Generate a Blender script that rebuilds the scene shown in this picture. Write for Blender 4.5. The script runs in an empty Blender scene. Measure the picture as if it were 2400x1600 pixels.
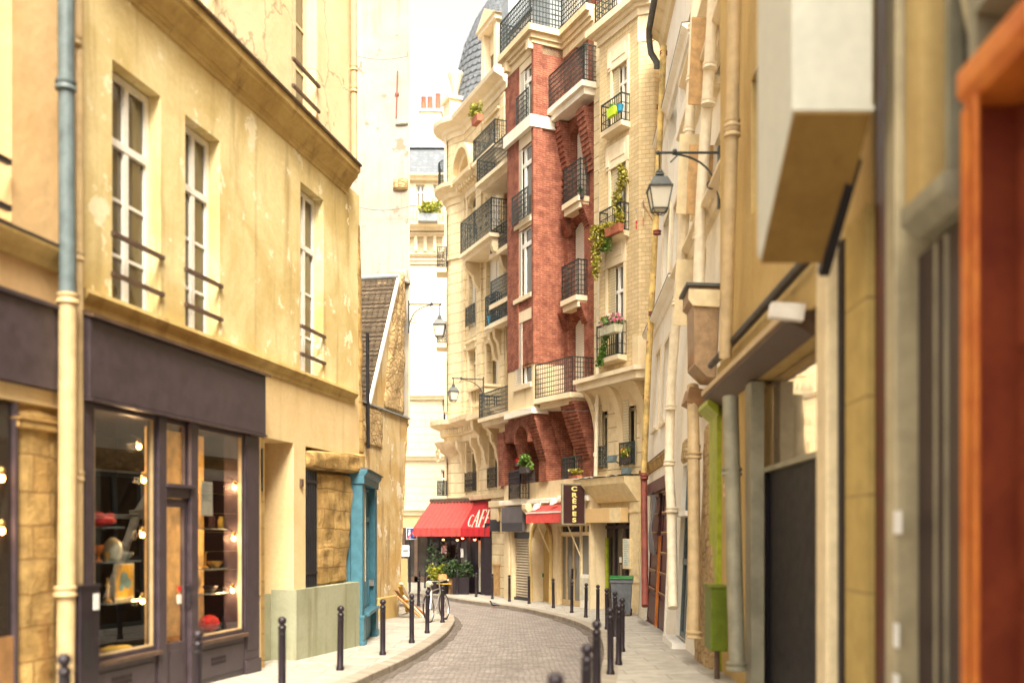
import bpy, bmesh, math, random
from mathutils import Vector, Matrix, geometry
random.seed(7)
S = bpy.context.scene
COL = S.collection
FPX, CX, HOR, CAMZ = 2333.0, 1200.0, 1250.0, 1.75
PROF = [(-40, .944), (0, 0), (31, -.73), (36.6, -.77), (42.5, -.88), (48, -1.0), (400, -8.0)]
def g(Y):                                   # height of the pavement at distance Y (the street falls gently away)
    for (a, za), (b, zb) in zip(PROF, PROF[1:]):
        if Y <= b: return za + (zb - za) * (Y - a) / (b - a)
    return PROF[-1][1]
def gpt(px, py):
    lo, hi = 2.0, 200.0
    for _ in range(60):
        m = (lo + hi) / 2
        if CAMZ + (HOR - py) / FPX * m > g(m): lo = m
        else: hi = m
    return ((px - CX) / FPX * lo, lo)
R = math.radians
ZO = {}

class Fr:                                   # a facade: x along the wall, y into it, z up
    def __init__(s, ox, oy, dx, dy, zb=None):
        L = math.hypot(dx, dy); s.ox, s.oy = ox, oy
        s.ux, s.uy = dx / L, dy / L; s.nx, s.ny = -s.uy, s.ux
        s.ang = math.atan2(s.uy, s.ux); s.zb = g(oy) if zb is None else zb
    def Y(s, px, n=0):
        k = (px - CX) / FPX
        return (n + s.ox * s.nx + s.oy * s.ny) / (k * s.nx + s.ny)
    def u(s, px, n=0):
        k = (px - CX) / FPX; Y = s.Y(px, n)
        return (k * Y - s.ox) * s.ux + (Y - s.oy) * s.uy
    def z(s, px, py, n=0):
        return CAMZ + (HOR - py) / FPX * s.Y(px, n)
    def gz(s, u, n=0):
        return g(s.oy + u * s.uy + n * s.ny)
    def w(s, u, n, z):
        return (s.ox + u * s.ux + n * s.nx, s.oy + u * s.uy + n * s.ny, z)
    def thing(s, name, label, cat, group=None):
        o = thing(name, label, cat, (s.ox, s.oy, s.zb), s.ang, group); ZO[o.name] = s.zb
        return o
    def thing_at(s, u, n, z, name, label, cat, group=None):     # frame-aligned thing whose base is (u,n,z)
        return thing(name, label, cat, s.w(u, n, z), s.ang, group)
    def solo(s, name, mb, mat, label, cat, group=None, smooth=False):
        o = mb.build(name, mat, None, smooth, zo=s.zb)
        o.location = (s.ox, s.oy, s.zb); o.rotation_euler = (0, 0, s.ang)
        return tag(o, label, cat, group)

def tag(o, label=None, cat=None, group=None, kind=None):
    if label: o['label'] = label
    if cat: o['category'] = cat
    if group: o['group'] = group
    if kind: o['kind'] = kind
    return o
def thing(name, label, cat, loc=(0, 0, 0), rz=0, group=None):
    o = bpy.data.objects.new(name, None); COL.objects.link(o)
    o.empty_display_size = .2; o.location = loc; o.rotation_euler = (0, 0, rz)
    return tag(o, label, cat, group)
def copy_tree(o, parent=None):
    c = o.copy(); COL.objects.link(c)
    if parent: c.parent = parent
    for ch in list(o.children): copy_tree(ch, c)
    return c

class MB:
    def __init__(s): s.v = []; s.f = []
    def add(s, vs, fs):
        b = len(s.v); s.v += [tuple(p) for p in vs]; s.f += [tuple(b + i for i in f) for f in fs]; return s
    def quad(s, a, b, c, d): return s.add([a, b, c, d], [(0, 1, 2, 3)])
    def box(s, x0, x1, y0, y1, z0, z1):
        vs = [(x, y, z) for z in (z0, z1) for y in (y0, y1) for x in (x0, x1)]
        return s.add(vs, [(0, 2, 3, 1), (4, 5, 7, 6), (0, 1, 5, 4), (2, 6, 7, 3), (0, 4, 6, 2), (1, 3, 7, 5)])
    def pr(s, poly, a, b, f):
        n = len(poly)
        vs = [f(p, a) for p in poly] + [f(p, b) for p in poly]
        return s.add(vs, [tuple(range(n))[::-1], tuple(range(n, 2 * n))] + [(i, (i + 1) % n, n + (i + 1) % n, n + i) for i in range(n)])
    def prism(s, poly, y0, y1): return s.pr(poly, y0, y1, lambda p, t: (p[0], t, p[1]))      # (x,z) outline
    def prismz(s, poly, z0, z1): return s.pr(poly, z0, z1, lambda p, t: (p[0], p[1], t))     # (x,y) outline
    def prismx(s, poly, x0, x1): return s.pr(poly, x0, x1, lambda p, t: (t, p[0], p[1]))     # (y,z) outline
    def tube(s, pts, r, n=6, cap=True):
        P = [Vector(p) for p in pts]; rs = r if isinstance(r, (list, tuple)) else [r] * len(P)
        vs = []; fs = []; up = None
        for i, p in enumerate(P):
            t = (P[min(i + 1, len(P) - 1)] - P[max(i - 1, 0)])
            t = t.normalized() if t.length > 1e-9 else Vector((0, 0, 1))
            if up is None:
                up = Vector((0, 0, 1)) if abs(t.z) < .9 else Vector((1, 0, 0))
            a = t.cross(up)
            if a.length < 1e-4: up = Vector((0, 1, 0)); a = t.cross(up)
            a.normalize(); b = a.cross(t).normalized(); up = b
            off = math.pi / 4 if n == 4 else 0
            for k in range(n):
                q = 2 * math.pi * k / n + off
                vs.append(p + (a * math.cos(q) + b * math.sin(q)) * rs[i])
        m = len(P)
        for i in range(m - 1):
            for k in range(n):
                fs.append((i * n + k, i * n + (k + 1) % n, (i + 1) * n + (k + 1) % n, (i + 1) * n + k))
        if cap: fs += [tuple(range(n))[::-1], tuple((m - 1) * n + k for k in range(n))]
        return s.add(vs, fs)
    def bar(s, a, b, w): return s.tube([a, b], w * .7071, 4)
    def lathe(s, cx, cy, prof, n=16, a0=0):
        vs = []; fs = []; m = len(prof)
        for r, z in prof:
            for k in range(n):
                q = 2 * math.pi * k / n + a0; vs.append((cx + r * math.cos(q), cy + r * math.sin(q), z))
        for i in range(m - 1):
            for k in range(n):
                fs.append((i * n + k, i * n + (k + 1) % n, (i + 1) * n + (k + 1) % n, (i + 1) * n + k))
        fs += [tuple(range(n))[::-1], tuple((m - 1) * n + k for k in range(n))]
        return s.add(vs, fs)
    def ball(s, c, r, n=10, sz=1):
        m = n // 2 + 1
        prof = [(max(r * math.sin(math.pi * i / m), r * .02), c[2] - r * sz * math.cos(math.pi * i / m)) for i in range(m + 1)]
        return s.lathe(c[0], c[1], prof, n)
    def torus(s, c, Rr, r, ax='y', n=20, k=5):
        pts = []
        for i in range(n + 1):
            q = 2 * math.pi * i / n; a, b = Rr * math.cos(q), Rr * math.sin(q)
            pts.append((c[0] + a, c[1], c[2] + b) if ax == 'y' else (c[0], c[1] + a, c[2] + b) if ax == 'x' else (c[0] + a, c[1] + b, c[2]))
        return s.tube(pts, r, k, False)
    def leaves(s, c, rad, n, size, rnd=random):
        for _ in range(n):
            while True:
                p = Vector((rnd.uniform(-1, 1), rnd.uniform(-1, 1), rnd.uniform(-1, 1)))
                if p.length < 1: break
            p = Vector((c[0] + p.x * rad[0], c[1] + p.y * rad[1], c[2] + p.z * rad[2]))
            a = Vector((rnd.gauss(0, 1), rnd.gauss(0, 1), rnd.gauss(0, 1))).normalized() * size * rnd.uniform(.6, 1.3)
            b = a.cross(Vector((rnd.gauss(0, 1), rnd.gauss(0, 1), rnd.gauss(0, 1)))).normalized() * a.length * .6
            s.quad(p - a, p - b * .7, p + a, p + b)
        return s
    def wall(s, u0, u1, z0, z1, holes, depth, thick, y0=0.0):
        us = sorted({u0, u1} | {h[0] for h in holes} | {h[1] for h in holes})
        zs = sorted({z0, z1} | {h[2] for h in holes} | {h[3] for h in holes})
        us = [x for x in us if u0 - 1e-6 <= x <= u1 + 1e-6]; zs = [x for x in zs if z0 - 1e-6 <= x <= z1 + 1e-6]
        for a, b in zip(us, us[1:]):
            for c, d in zip(zs, zs[1:]):
                m, q = (a + b) / 2, (c + d) / 2
                if any(h[0] < m < h[1] and h[2] < q < h[3] for h in holes): continue
                s.quad((a, y0, c), (b, y0, c), (b, y0, d), (a, y0, d))
        for h in holes:
            a, b, c, d = h[:4]; t = y0 + (h[4] if len(h) > 4 else depth)
            s.quad((a, y0, c), (a, y0, d), (a, t, d), (a, t, c)); s.quad((b, y0, c), (b, t, c), (b, t, d), (b, y0, d))
            s.quad((a, y0, d), (b, y0, d), (b, t, d), (a, t, d)); s.quad((a, y0, c), (a, t, c), (b, t, c), (b, y0, c))
            s.quad((a, t, c), (a, t, d), (b, t, d), (b, t, c))
        t = y0 + thick
        s.quad((u0, y0, z0), (u0, y0, z1), (u0, t, z1), (u0, t, z0)); s.quad((u1, y0, z0), (u1, t, z0), (u1, t, z1), (u1, y0, z1))
        s.quad((u0, y0, z1), (u1, y0, z1), (u1, t, z1), (u0, t, z1)); s.quad((u0, t, z0), (u0, t, z1), (u1, t, z1), (u1, t, z0))
        return s
    def arch(s, u0, u1, zs, zt, y0, y1, n=8):           # fills the corners of an opening so that its head is an arch
        m, a, h = (u0 + u1) / 2, (u1 - u0) / 2, zt - zs
        L = [(u0, zt)] + [(m - a * math.cos(math.pi / 2 * i / n), zs + h * .97 * math.sin(math.pi / 2 * i / n)) for i in range(n + 1)] + [(m, zt)]
        s.prism(L, y0, y1); s.prism([(2 * m - x, z) for x, z in L][::-1], y0, y1)
        return s
    def build(s, name, mat, parent=None, smooth=False, zo=None, bevel=0, merge=False):
        if zo is None: zo = ZO.get(parent.name, 0) if parent else 0
        me = bpy.data.meshes.new(name)
        me.from_pydata([(x, y, z - zo) for x, y, z in s.v], [], s.f)
        bm = bmesh.new(); bm.from_mesh(me)
        if merge: bmesh.ops.remove_doubles(bm, verts=bm.verts, dist=1e-4)
        bmesh.ops.recalc_face_normals(bm, faces=bm.faces)
        bm.to_mesh(me); bm.free()
        if smooth:
            for p in me.polygons: p.use_smooth = True
            try: me.set_sharp_from_angle(angle=R(50))
            except Exception: pass
        o = bpy.data.objects.new(name, me); COL.objects.link(o)
        me.materials.append(MT[mat] if isinstance(mat, str) else mat)
        if parent: o.parent = parent; ZO[o.name] = zo
        if bevel:
            b = o.modifiers.new('bevel', 'BEVEL'); b.width = bevel; b.segments = 2; b.limit_method = 'ANGLE'
        return o

# ------------------------------------------------------------------ materials
MT = {}
def nodes(name):
    m = bpy.data.materials.new(name); m.use_nodes = True; nt = m.node_tree; nt.nodes.clear()
    out = nt.nodes.new('ShaderNodeOutputMaterial'); b = nt.nodes.new('ShaderNodeBsdfPrincipled')
    nt.links.new(b.outputs[0], out.inputs[0]); MT[name] = m
    return nt, b, (lambda t, **k: mk(nt, t, **k)), nt.links.new
def mk(nt, t, **k):
    n = nt.nodes.new(t)
    for a, v in k.items():
        if a.startswith('i_'):
            key = a[2:]; key = int(key) if key.isdigit() else key.replace('_', ' ')
            n.inputs[key].default_value = v
        else: setattr(n, a, v)
    return n
def c4(c): return (c[0], c[1], c[2], 1)
def mixc(nt, fac, a, b, mode='MIX'):
    n = nt.nodes.new('ShaderNodeMix'); n.data_type = 'RGBA'; n.blend_type = mode
    for sock, v in ((n.inputs[0], fac), (n.inputs[6], a), (n.inputs[7], b)):
        if hasattr(v, 'type') and hasattr(v, 'links'): nt.links.new(v, sock)
        elif isinstance(v, (int, float)): sock.default_value = v
        else: sock.default_value = c4(v)
    return n.outputs[2]
def ramp(nt, src, a, b):
    n = nt.nodes.new('ShaderNodeMapRange'); n.inputs[1].default_value = a; n.inputs[2].default_value = b
    n.interpolation_type = 'SMOOTHSTEP'; nt.links.new(src, n.inputs[0]); return n.outputs[0]
def coords(nt, sc=(1, 1, 1), flat=False):
    t = nt.nodes.new('ShaderNodeTexCoord'); src = t.outputs['Object']
    if flat:                                     # x+y runs along any upright face of the frame, z up
        sp = nt.nodes.new('ShaderNodeSeparateXYZ'); nt.links.new(src, sp.inputs[0])
        ad = mk(nt, 'ShaderNodeMath', operation='ADD'); nt.links.new(sp.outputs[0], ad.inputs[0]); nt.links.new(sp.outputs[1], ad.inputs[1])
        cb = nt.nodes.new('ShaderNodeCombineXYZ'); nt.links.new(ad.outputs[0], cb.inputs[0]); nt.links.new(sp.outputs[2], cb.inputs[1])
        src = cb.outputs[0]
    m = nt.nodes.new('ShaderNodeMapping'); m.inputs['Scale'].default_value = sc; nt.links.new(src, m.inputs[0])
    return m.outputs[0]
def noise(nt, vec, sc, det=5, rough=.55, dist=0):
    n = mk(nt, 'ShaderNodeTexNoise', i_Scale=sc, i_Detail=det, i_Roughness=rough, i_Distortion=dist); nt.links.new(vec, n.inputs['Vector'])
    return n.outputs['Fac']
def bump(nt, b, h, st, dist=.02, prev=None):
    n = mk(nt, 'ShaderNodeBump', i_Strength=st, i_Distance=dist); nt.links.new(h, n.inputs['Height'])
    if prev: nt.links.new(prev, n.inputs['Normal'])
    nt.links.new(n.outputs[0], b.inputs['Normal']); return n.outputs[0]

def plaster(name, c1, c2, c3=None, sc=.7, stain=.45, streak=0, rough=.85, bst=.25, patch=None, pth=.62, crack=0):
    nt, b, N, L = nodes(name); v = coords(nt)
    big = ramp(nt, noise(nt, v, sc, 6, .6, .6), .35, .68)
    col = mixc(nt, big, c1, c2)
    fine = noise(nt, v, 14, 4, .6)
    if c3 is not None:
        st = ramp(nt, noise(nt, coords(nt, (2.2, 2.2, .22)), 1.3, 6, .6, .3), .5, .78)
        md = mk(nt, 'ShaderNodeMath', operation='MULTIPLY', i_1=streak or stain); L(st, md.inputs[0]); col = mixc(nt, md.outputs[0], col, c3)
    if patch is not None:
        pm = ramp(nt, noise(nt, v, 1.5, 8, .68, .2), pth, pth + .02); col = mixc(nt, pm, col, patch)
    if crack:
        vo = mk(nt, 'ShaderNodeTexVoronoi', feature='DISTANCE_TO_EDGE', i_Scale=.55)
        nn = mk(nt, 'ShaderNodeTexNoise', i_Scale=3.0, i_Detail=5); L(v, nn.inputs['Vector'])
        vv = mk(nt, 'ShaderNodeVectorMath', operation='ADD'); L(v, vv.inputs[0])
        vs = mk(nt, 'ShaderNodeVectorMath', operation='SCALE', i_Scale=.5); L(nn.outputs['Color'], vs.inputs[0]); L(vs.outputs[0], vv.inputs[1]); L(vv.outputs[0], vo.inputs['Vector'])
        ck = ramp(nt, vo.outputs['Distance'], .012, .002)
        md = mk(nt, 'ShaderNodeMath', operation='MULTIPLY', i_1=crack); L(ck, md.inputs[0]); col = mixc(nt, md.outputs[0], col, [x * .4 for x in c2])
    sp = mixc(nt, ramp(nt, fine, .3, .75), col, [1, 1, 1], 'MULTIPLY'); dk = mixc(nt, .12, sp, [x * .6 for x in c2])
    col = mixc(nt, ramp(nt, fine, .38, .62), dk, col)
    L(col, b.inputs['Base Color']); b.inputs['Roughness'].default_value = rough; b.inputs['Specular IOR Level'].default_value = .25
    p = bump(nt, b, fine, bst, .02); bump(nt, b, noise(nt, v, 2.2, 5), bst, .06, p)
    return MT[name]
def paint(name, c, rough=.45, var=.25, metal=0, bst=.08, wear=None, wth=.66, spec=.4, sc=6):
    nt, b, N, L = nodes(name); v = coords(nt); f = noise(nt, v, sc, 5, .6)
    col = mixc(nt, ramp(nt, f, .3, .7), [x * (1 - var) for x in c], [min(1, x * (1 + var * .6)) for x in c])
    if wear is not None: col = mixc(nt, ramp(nt, noise(nt, v, sc * 1.7, 8, .7), wth, wth + .03), col, wear)
    L(col, b.inputs['Base Color']); b.inputs['Metallic'].default_value = metal; b.inputs['Specular IOR Level'].default_value = spec
    rr = mk(nt, 'ShaderNodeMapRange', i_3=max(rough - .12, .03), i_4=min(rough + .15, 1)); L(f, rr.inputs[0]); L(rr.outputs[0], b.inputs['Roughness'])
    bump(nt, b, noise(nt, v, sc * 5, 3), bst, .01)
    return MT[name]
def brickmat(name, c1, c2, mortar, bw, bh, ms, bst=.5, rough=.8, stain=None, flat=True, noisy=.5, off=.5, wob=0, dirt=.35):
    nt, b, N, L = nodes(name); v = coords(nt, flat=flat)
    if wob:
        nn = mk(nt, 'ShaderNodeTexNoise', i_Scale=1.2, i_Detail=3); L(v, nn.inputs['Vector'])
        vs = mk(nt, 'ShaderNodeVectorMath', operation='SCALE', i_Scale=wob); L(nn.outputs['Color'], vs.inputs[0])
        va = mk(nt, 'ShaderNodeVectorMath', operation='ADD'); L(v, va.inputs[0]); L(vs.outputs[0], va.inputs[1]); v2 = va.outputs[0]
    else: v2 = v
    t = mk(nt, 'ShaderNodeTexBrick', i_Scale=1.0, i_Mortar_Size=ms, i_Mortar_Smooth=.3, i_Brick_Width=bw, i_Row_Height=bh, offset=off)
    t.inputs['Color1'].default_value = c4(c1); t.inputs['Color2'].default_value = c4(c2); t.inputs['Mortar'].default_value = c4(mortar); L(v2, t.inputs['Vector'])
    f = noise(nt, v, 3.0, 6, .65); col = mixc(nt, ramp(nt, f, .3, .75), t.outputs['Color'], [x * (1 - dirt) for x in c2])
    if stain is not None: col = mixc(nt, ramp(nt, noise(nt, coords(nt, (1.6, 1.6, .25)), 1.4, 6, .6), .55, .8), col, stain)
    L(col, b.inputs['Base Color']); b.inputs['Roughness'].default_value = rough; b.inputs['Specular IOR Level'].default_value = .25
    inv = mk(nt, 'ShaderNodeMath', operation='SUBTRACT', i_0=1.0); L(t.outputs['Fac'], inv.inputs[1])
    p = bump(nt, b, inv.outputs[0], bst, .03); bump(nt, b, noise(nt, v, 20, 4), noisy * .4, .02, p)
    return MT[name]
def rubble(name, c1, c2, c3, sc=3.0, bst=.9):
    nt, b, N, L = nodes(name); v = coords(nt, (1, 1, 1.35))
    nn = mk(nt, 'ShaderNodeTexNoise', i_Scale=2.0, i_Detail=4); L(v, nn.inputs['Vector'])
    vs = mk(nt, 'ShaderNodeVectorMath', operation='SCALE', i_Scale=.35); L(nn.outputs['Color'], vs.inputs[0])
    va = mk(nt, 'ShaderNodeVectorMath', operation='ADD'); L(v, va.inputs[0]); L(vs.outputs[0], va.inputs[1])
    vo = mk(nt, 'ShaderNodeTexVoronoi', i_Scale=sc); L(va.outputs[0], vo.inputs['Vector'])
    ve = mk(nt, 'ShaderNodeTexVoronoi', feature='DISTANCE_TO_EDGE', i_Scale=sc); L(va.outputs[0], ve.inputs['Vector'])
    col = mixc(nt, vo.outputs['Color'], c1, c2); ed = ramp(nt, ve.outputs['Distance'], .0, .09)
    col = mixc(nt, ed, c3, col); f = noise(nt, v, 9, 6, .65); col = mixc(nt, ramp(nt, f, .45, .7), col, c2)
    L(col, b.inputs['Base Color']); b.inputs['Roughness'].default_value = .9
    p = bump(nt, b, ed, bst, .06); bump(nt, b, f, bst, .05, p)
    return MT[name]
def glassmat(name, c, rough=.04, tr=0.0):
    nt, b, N, L = nodes(name)
    b.inputs['Base Color'].default_value = c4(c); b.inputs['Roughness'].default_value = rough; b.inputs['Specular IOR Level'].default_value = .7
    v = coords(nt); bump(nt, b, noise(nt, v, 1.1, 2), .12, .04)
    if tr:
        t = N('ShaderNodeBsdfTransparent'); gl = N('ShaderNodeBsdfGlossy', i_Roughness=rough); fr = N('ShaderNodeLayerWeight', i_Blend=.5); mx = N('ShaderNodeMixShader')
        pw = N('ShaderNodeMath', operation='POWER', i_1=3.0); L(fr.outputs['Facing'], pw.inputs[0]); ad = N('ShaderNodeMath', operation='MULTIPLY_ADD', i_1=.5, i_2=.04); L(pw.outputs[0], ad.inputs[0])
        L(ad.outputs[0], mx.inputs[0]); L(t.outputs[0], mx.inputs[1]); L(gl.outputs[0], mx.inputs[2])
        t.inputs[0].default_value = (tr, tr, tr, 1)
        L(mx.outputs[0], [n for n in nt.nodes if n.type == 'OUTPUT_MATERIAL'][0].inputs[0])
    return MT[name]
def emit(name, c, st):
    nt, b, N, L = nodes(name); b.inputs['Base Color'].default_value = c4(c)
    b.inputs['Emission Color'].default_value = c4(c); b.inputs['Emission Strength'].default_value = st
def leafmat(name, c1, c2):
    nt, b, N, L = nodes(name); f = noise(nt, coords(nt), 4, 3)
    oi = N('ShaderNodeNewGeometry'); col = mixc(nt, oi.outputs['Random Per Island'], c1, c2)
    L(col, b.inputs['Base Color']); b.inputs['Roughness'].default_value = .55
    b.inputs['Subsurface Weight'].default_value = 0
def slats(name, c, pitch, rough=.6, bst=.6, axis='Z'):
    nt, b, N, L = nodes(name); v = coords(nt)
    w = N('ShaderNodeTexWave', bands_direction=axis, i_Scale=1.0 / pitch * .318 , i_Distortion=0, wave_profile='SAW'); L(v, w.inputs[0])
    col = mixc(nt, ramp(nt, w.outputs[1], 0, .35), [x * .45 for x in c], c)
    col = mixc(nt, ramp(nt, noise(nt, v, 3, 5), .45, .8), col, [x * .8 for x in c])
    L(col, b.inputs['Base Color']); b.inputs['Roughness'].default_value = rough; bump(nt, b, w.outputs[1], bst, .03)

plaster('yellow_plaster', (.80, .67, .36), (.58, .43, .17), (.33, .22, .08), sc=.6, streak=.85, patch=(.86, .77, .52), pth=.58, crack=0)
plaster('yellow_low', (.76, .58, .32), (.69, .50, .25), (.36, .22, .08), sc=.8, streak=.4)
plaster('cream_upper', (.80, .66, .42), (.74, .58, .34), (.55, .38, .18), sc=.8, streak=.35, patch=(.50, .27, .09), pth=.665, crack=.7)
plaster('peach_plaster', (.72, .50, .26), (.66, .43, .20), (.45, .28, .12), sc=.6, streak=.25)
plaster('green_plinth', (.36, .36, .25), (.29, .295, .19), (.15, .12, .05), sc=.9, streak=.95)
plaster('trim_ochre', (.60, .44, .18), (.48, .33, .12), (.16, .08, .03), sc=1.2, streak=.7)
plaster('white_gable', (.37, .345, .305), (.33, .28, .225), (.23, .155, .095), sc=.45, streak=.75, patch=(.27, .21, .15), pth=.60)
plaster('cream_stone', (.76, .62, .40), (.69, .54, .32), (.36, .24, .11), sc=1.1, streak=.5)
plaster('pale_stone', (.80, .68, .48), (.74, .60, .40), (.50, .37, .20), sc=1.0, streak=.45)
plaster('white_wall', (.88, .83, .72), (.86, .78, .64), (.60, .46, .28), sc=.7, streak=.45)
plaster('right_ochre', (.58, .42, .17), (.50, .34, .13), (.30, .19, .07), sc=.7, streak=.5)
plaster('stained_wall', (.64, .50, .29), (.52, .34, .13), (.15, .085, .04), sc=.9, streak=1.0, patch=(.74, .65, .50), pth=.585, bst=.6)
plaster('beige_board', (.68, .48, .24), (.64, .44, .21), (.5, .33, .15), sc=.5, streak=.15, rough=.5, bst=.05)
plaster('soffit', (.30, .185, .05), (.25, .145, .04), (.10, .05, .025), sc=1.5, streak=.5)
brickmat('red_brick', (.37, .115, .066), (.24, .068, .042), (.42, .24, .15), .24, .08, .009, bst=.4, dirt=.4)
brickmat('yellow_brick', (.74, .58, .34), (.66, .50, .27), (.42, .29, .15), .34, .135, .012, bst=.5, dirt=.2)
brickmat('ashlar', (.77, .63, .40), (.73, .58, .35), (.28, .18, .08), 60.0, .46, .02, bst=.6, stain=(.45, .31, .15), dirt=.22)
brickmat('ashlar_pale', (.72, .63, .45), (.68, .58, .40), (.45, .32, .17), 60.0, .46, .02, bst=.5, stain=(.6, .45, .27), dirt=.15)
brickmat('stone_pier', (.54, .36, .14), (.48, .31, .11), (.25, .15, .06), .62, .42, .012, bst=.5, stain=(.30, .17, .06), dirt=.35, wob=.06)
brickmat('right_stone', (.50, .36, .12), (.47, .33, .105), (.26, .17, .06), 40.0, .78, .012, bst=.3, dirt=.2)
brickmat('roof_tile', (.17, .12, .075), (.11, .08, .05), (.03, .022, .016), .17, .12, .014, bst=1.0, dirt=.4, wob=.03)
brickmat('slate', (.20, .215, .235), (.155, .17, .19), (.08, .085, .10), .34, .24, .012, bst=.6, rough=.8, dirt=.2)
brickmat('paving', (.48, .445, .385), (.40, .37, .315), (.17, .14, .105), 1.15, .62, .010, bst=.4, flat=False, wob=.015, dirt=.25)
brickmat('cobbles', (.44, .395, .365), (.31, .275, .255), (.14, .115, .10), .185, .115, .016, bst=.9, rough=.6, flat=False, wob=.16, dirt=.5, noisy=1.2)
rubble('rubble', (.55, .40, .20), (.42, .28, .12), (.30, .18, .08), 4.5, .7)
brickmat('rough_stone', (.58, .39, .15), (.47, .29, .10), (.30, .17, .06), .55, .36, .012, bst=.7, stain=(.28, .15, .05), dirt=.55, wob=.16, noisy=1.6)
plaster('kerb_stone', (.40, .35, .29), (.32, .27, .22), (.18, .14, .11), sc=2.0, streak=.3)
paint('shop_dark', (.060, .043, .051), .42, .25, wear=(.11, .085, .09), wth=.70)
paint('black_iron', (.018, .016, .018), .42, .3, wear=(.05, .03, .025), wth=.7)
paint('bollard_black', (.022, .015, .020), .33, .25, wear=(.07, .055, .05), wth=.75)
paint('rail_green', (.035, .045, .042), .45, .3)
paint('hood_wood', (.34, .22, .115), .5, .25)
paint('white_paint', (.84, .81, .74), .4, .1)
paint('cream_paint', (.74, .60, .36), .45, .12)
paint('cream_pipe', (.52, .38, .20), .5, .15, wear=(.36, .22, .10), wth=.68)
paint('white_pipe', (.78, .68, .50), .5, .12, wear=(.5, .34, .18), wth=.7)
paint('blue_pipe', (.115, .15, .155), .5, .25, wear=(.07, .07, .06), wth=.66)
paint('rust_pipe', (.62, .43, .15), .6, .5, wear=(.30, .075, .03), wth=.60, sc=2.5)
paint('rust_low', (.23, .055, .035), .6, .35, wear=(.5, .42, .34), wth=.66, sc=4)
paint('blue_paint', (.05, .155, .21), .42, .2, wear=(.07, .21, .27), wth=.66)
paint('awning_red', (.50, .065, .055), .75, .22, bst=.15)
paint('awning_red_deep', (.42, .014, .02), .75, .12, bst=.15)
plaster('orange_wood', (.64, .21, .035), (.46, .11, .018), (.17, .03, .012), sc=2.2, streak=.8, rough=.45, bst=.06)
plaster('panel_and_shaded_jamb', (.25, .055, .022), (.17, .032, .016), (.30, .07, .02), sc=2.0, streak=.6, rough=.45, bst=.06)  # red-brown of the door; doubles as the frame's orange with shade painted in
paint('pale_post', (.40, .335, .20), .5, .2, wear=(.6, .55, .42), wth=.7, sc=3)
paint('dark_brown', (.040, .024, .022), .5, .3)
paint('brown_wood', (.10, .06, .04), .5, .3)
paint('red_wood', (.085, .016, .014), .42, .4, wear=(.15, .06, .04), wth=.68)
paint('green_plastic', (.015, .15, .035), .4, .2)
paint('lime_paint', (.32, .37, .02), .45, .25)
paint('green_box', (.11, .15, .006), .45, .2)
paint('grey_plastic', (.13, .14, .155), .5, .2)
paint('door_black', (.010, .008, .011), .5, .2, spec=.2)
paint('dark_board', (.03, .028, .034), .35, .2)
paint('grey_board', (.12, .105, .11), .4, .3, sc=1.2)
paint('grey_post', (.27, .245, .165), .5, .25, wear=(.5, .48, .38), wth=.70, sc=3)
paint('shutter_metal', (.56, .48, .36), .5, .12)
paint('zinc', (.33, .36, .38), .4, .2, metal=.3)
paint('gutter_zinc', (.10, .10, .095), .5, .3)
paint('steel', (.55, .52, .50), .3, .15, metal=.9)
paint('white_sign', (.80, .79, .74), .35, .06)
paint('sign_box_white', (.52, .51, .42), .5, .08)
paint('sign_blue', (.02, .07, .28), .3, .1)
paint('sign_red', (.6, .03, .03), .3, .1)
paint('letter_cream', (.85, .80, .62), .4, .04)
paint('letter_yellow', (.85, .72, .26), .4, .04)
paint('sign_brown', (.045, .018, .02), .35, .2)
paint('terracotta', (.40, .13, .07), .7, .25)
paint('lamp_green', (.045, .052, .048), .4, .3)
paint('navy_panel', (.010, .018, .030), .4, .3)
paint('interior_dark', (.022, .014, .014), .7, .3)
paint('warm_interior_reflection', (.80, .55, .20), .7, .3)  # warm interior tone, its gold also painting in the pane's sunlit reflection
paint('shelf_glass', (.20, .24, .24), .1, .1)
paint('red_fabric', (.50, .03, .03), .8, .4)
paint('yellow_fabric', (.62, .40, .06), .8, .3)
paint('wood_light', (.50, .30, .12), .6, .3)
paint('wood_frame', (.30, .155, .06), .5, .3)
paint('tyre', (.02, .018, .02), .7, .2)
paint('dark_metal', (.05, .045, .05), .4, .3, metal=.6)
paint('pot_pale', (.52, .50, .36), .5, .2)
paint('pot_dark', (.06, .05, .05), .5, .2)
paint('brass', (.55, .34, .10), .35, .2, metal=.8)
paint('poster', (.62, .60, .48), .6, .15)
paint('poster_blue', (.18, .35, .42), .6, .2)
paint('plastic_blue', (.03, .25, .42), .4, .15)
paint('pot_lime', (.45, .62, .03), .5, .1)
paint('flag_blue', (.05, .08, .35), .7, .1)
glassmat('pane_dark', (.030, .024, .020)); glassmat('pane_warm', (.10, .075, .035)); glassmat('pane_grey', (.16, .15, .12), .08)
glassmat('shop_glass', (.1, .1, .1), .01, .93)
nt, b, N, L = nodes('lamp_glass'); _t = N('ShaderNodeBsdfDiffuse', i_Color=(.90, .88, .76, 1)); _d = N('ShaderNodeBsdfTransparent', i_Color=(.9, .88, .8, 1)); _m = N('ShaderNodeMixShader', i_0=.35); _g = N('ShaderNodeBsdfGlossy', i_Roughness=.1); _m2 = N('ShaderNodeMixShader', i_0=.12)
L(_t.outputs[0], _m.inputs[1]); L(_d.outputs[0], _m.inputs[2]); L(_m.outputs[0], _m2.inputs[1]); L(_g.outputs[0], _m2.inputs[2]); L(_m2.outputs[0], [n for n in nt.nodes if n.type == 'OUTPUT_MATERIAL'][0].inputs[0])
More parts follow.
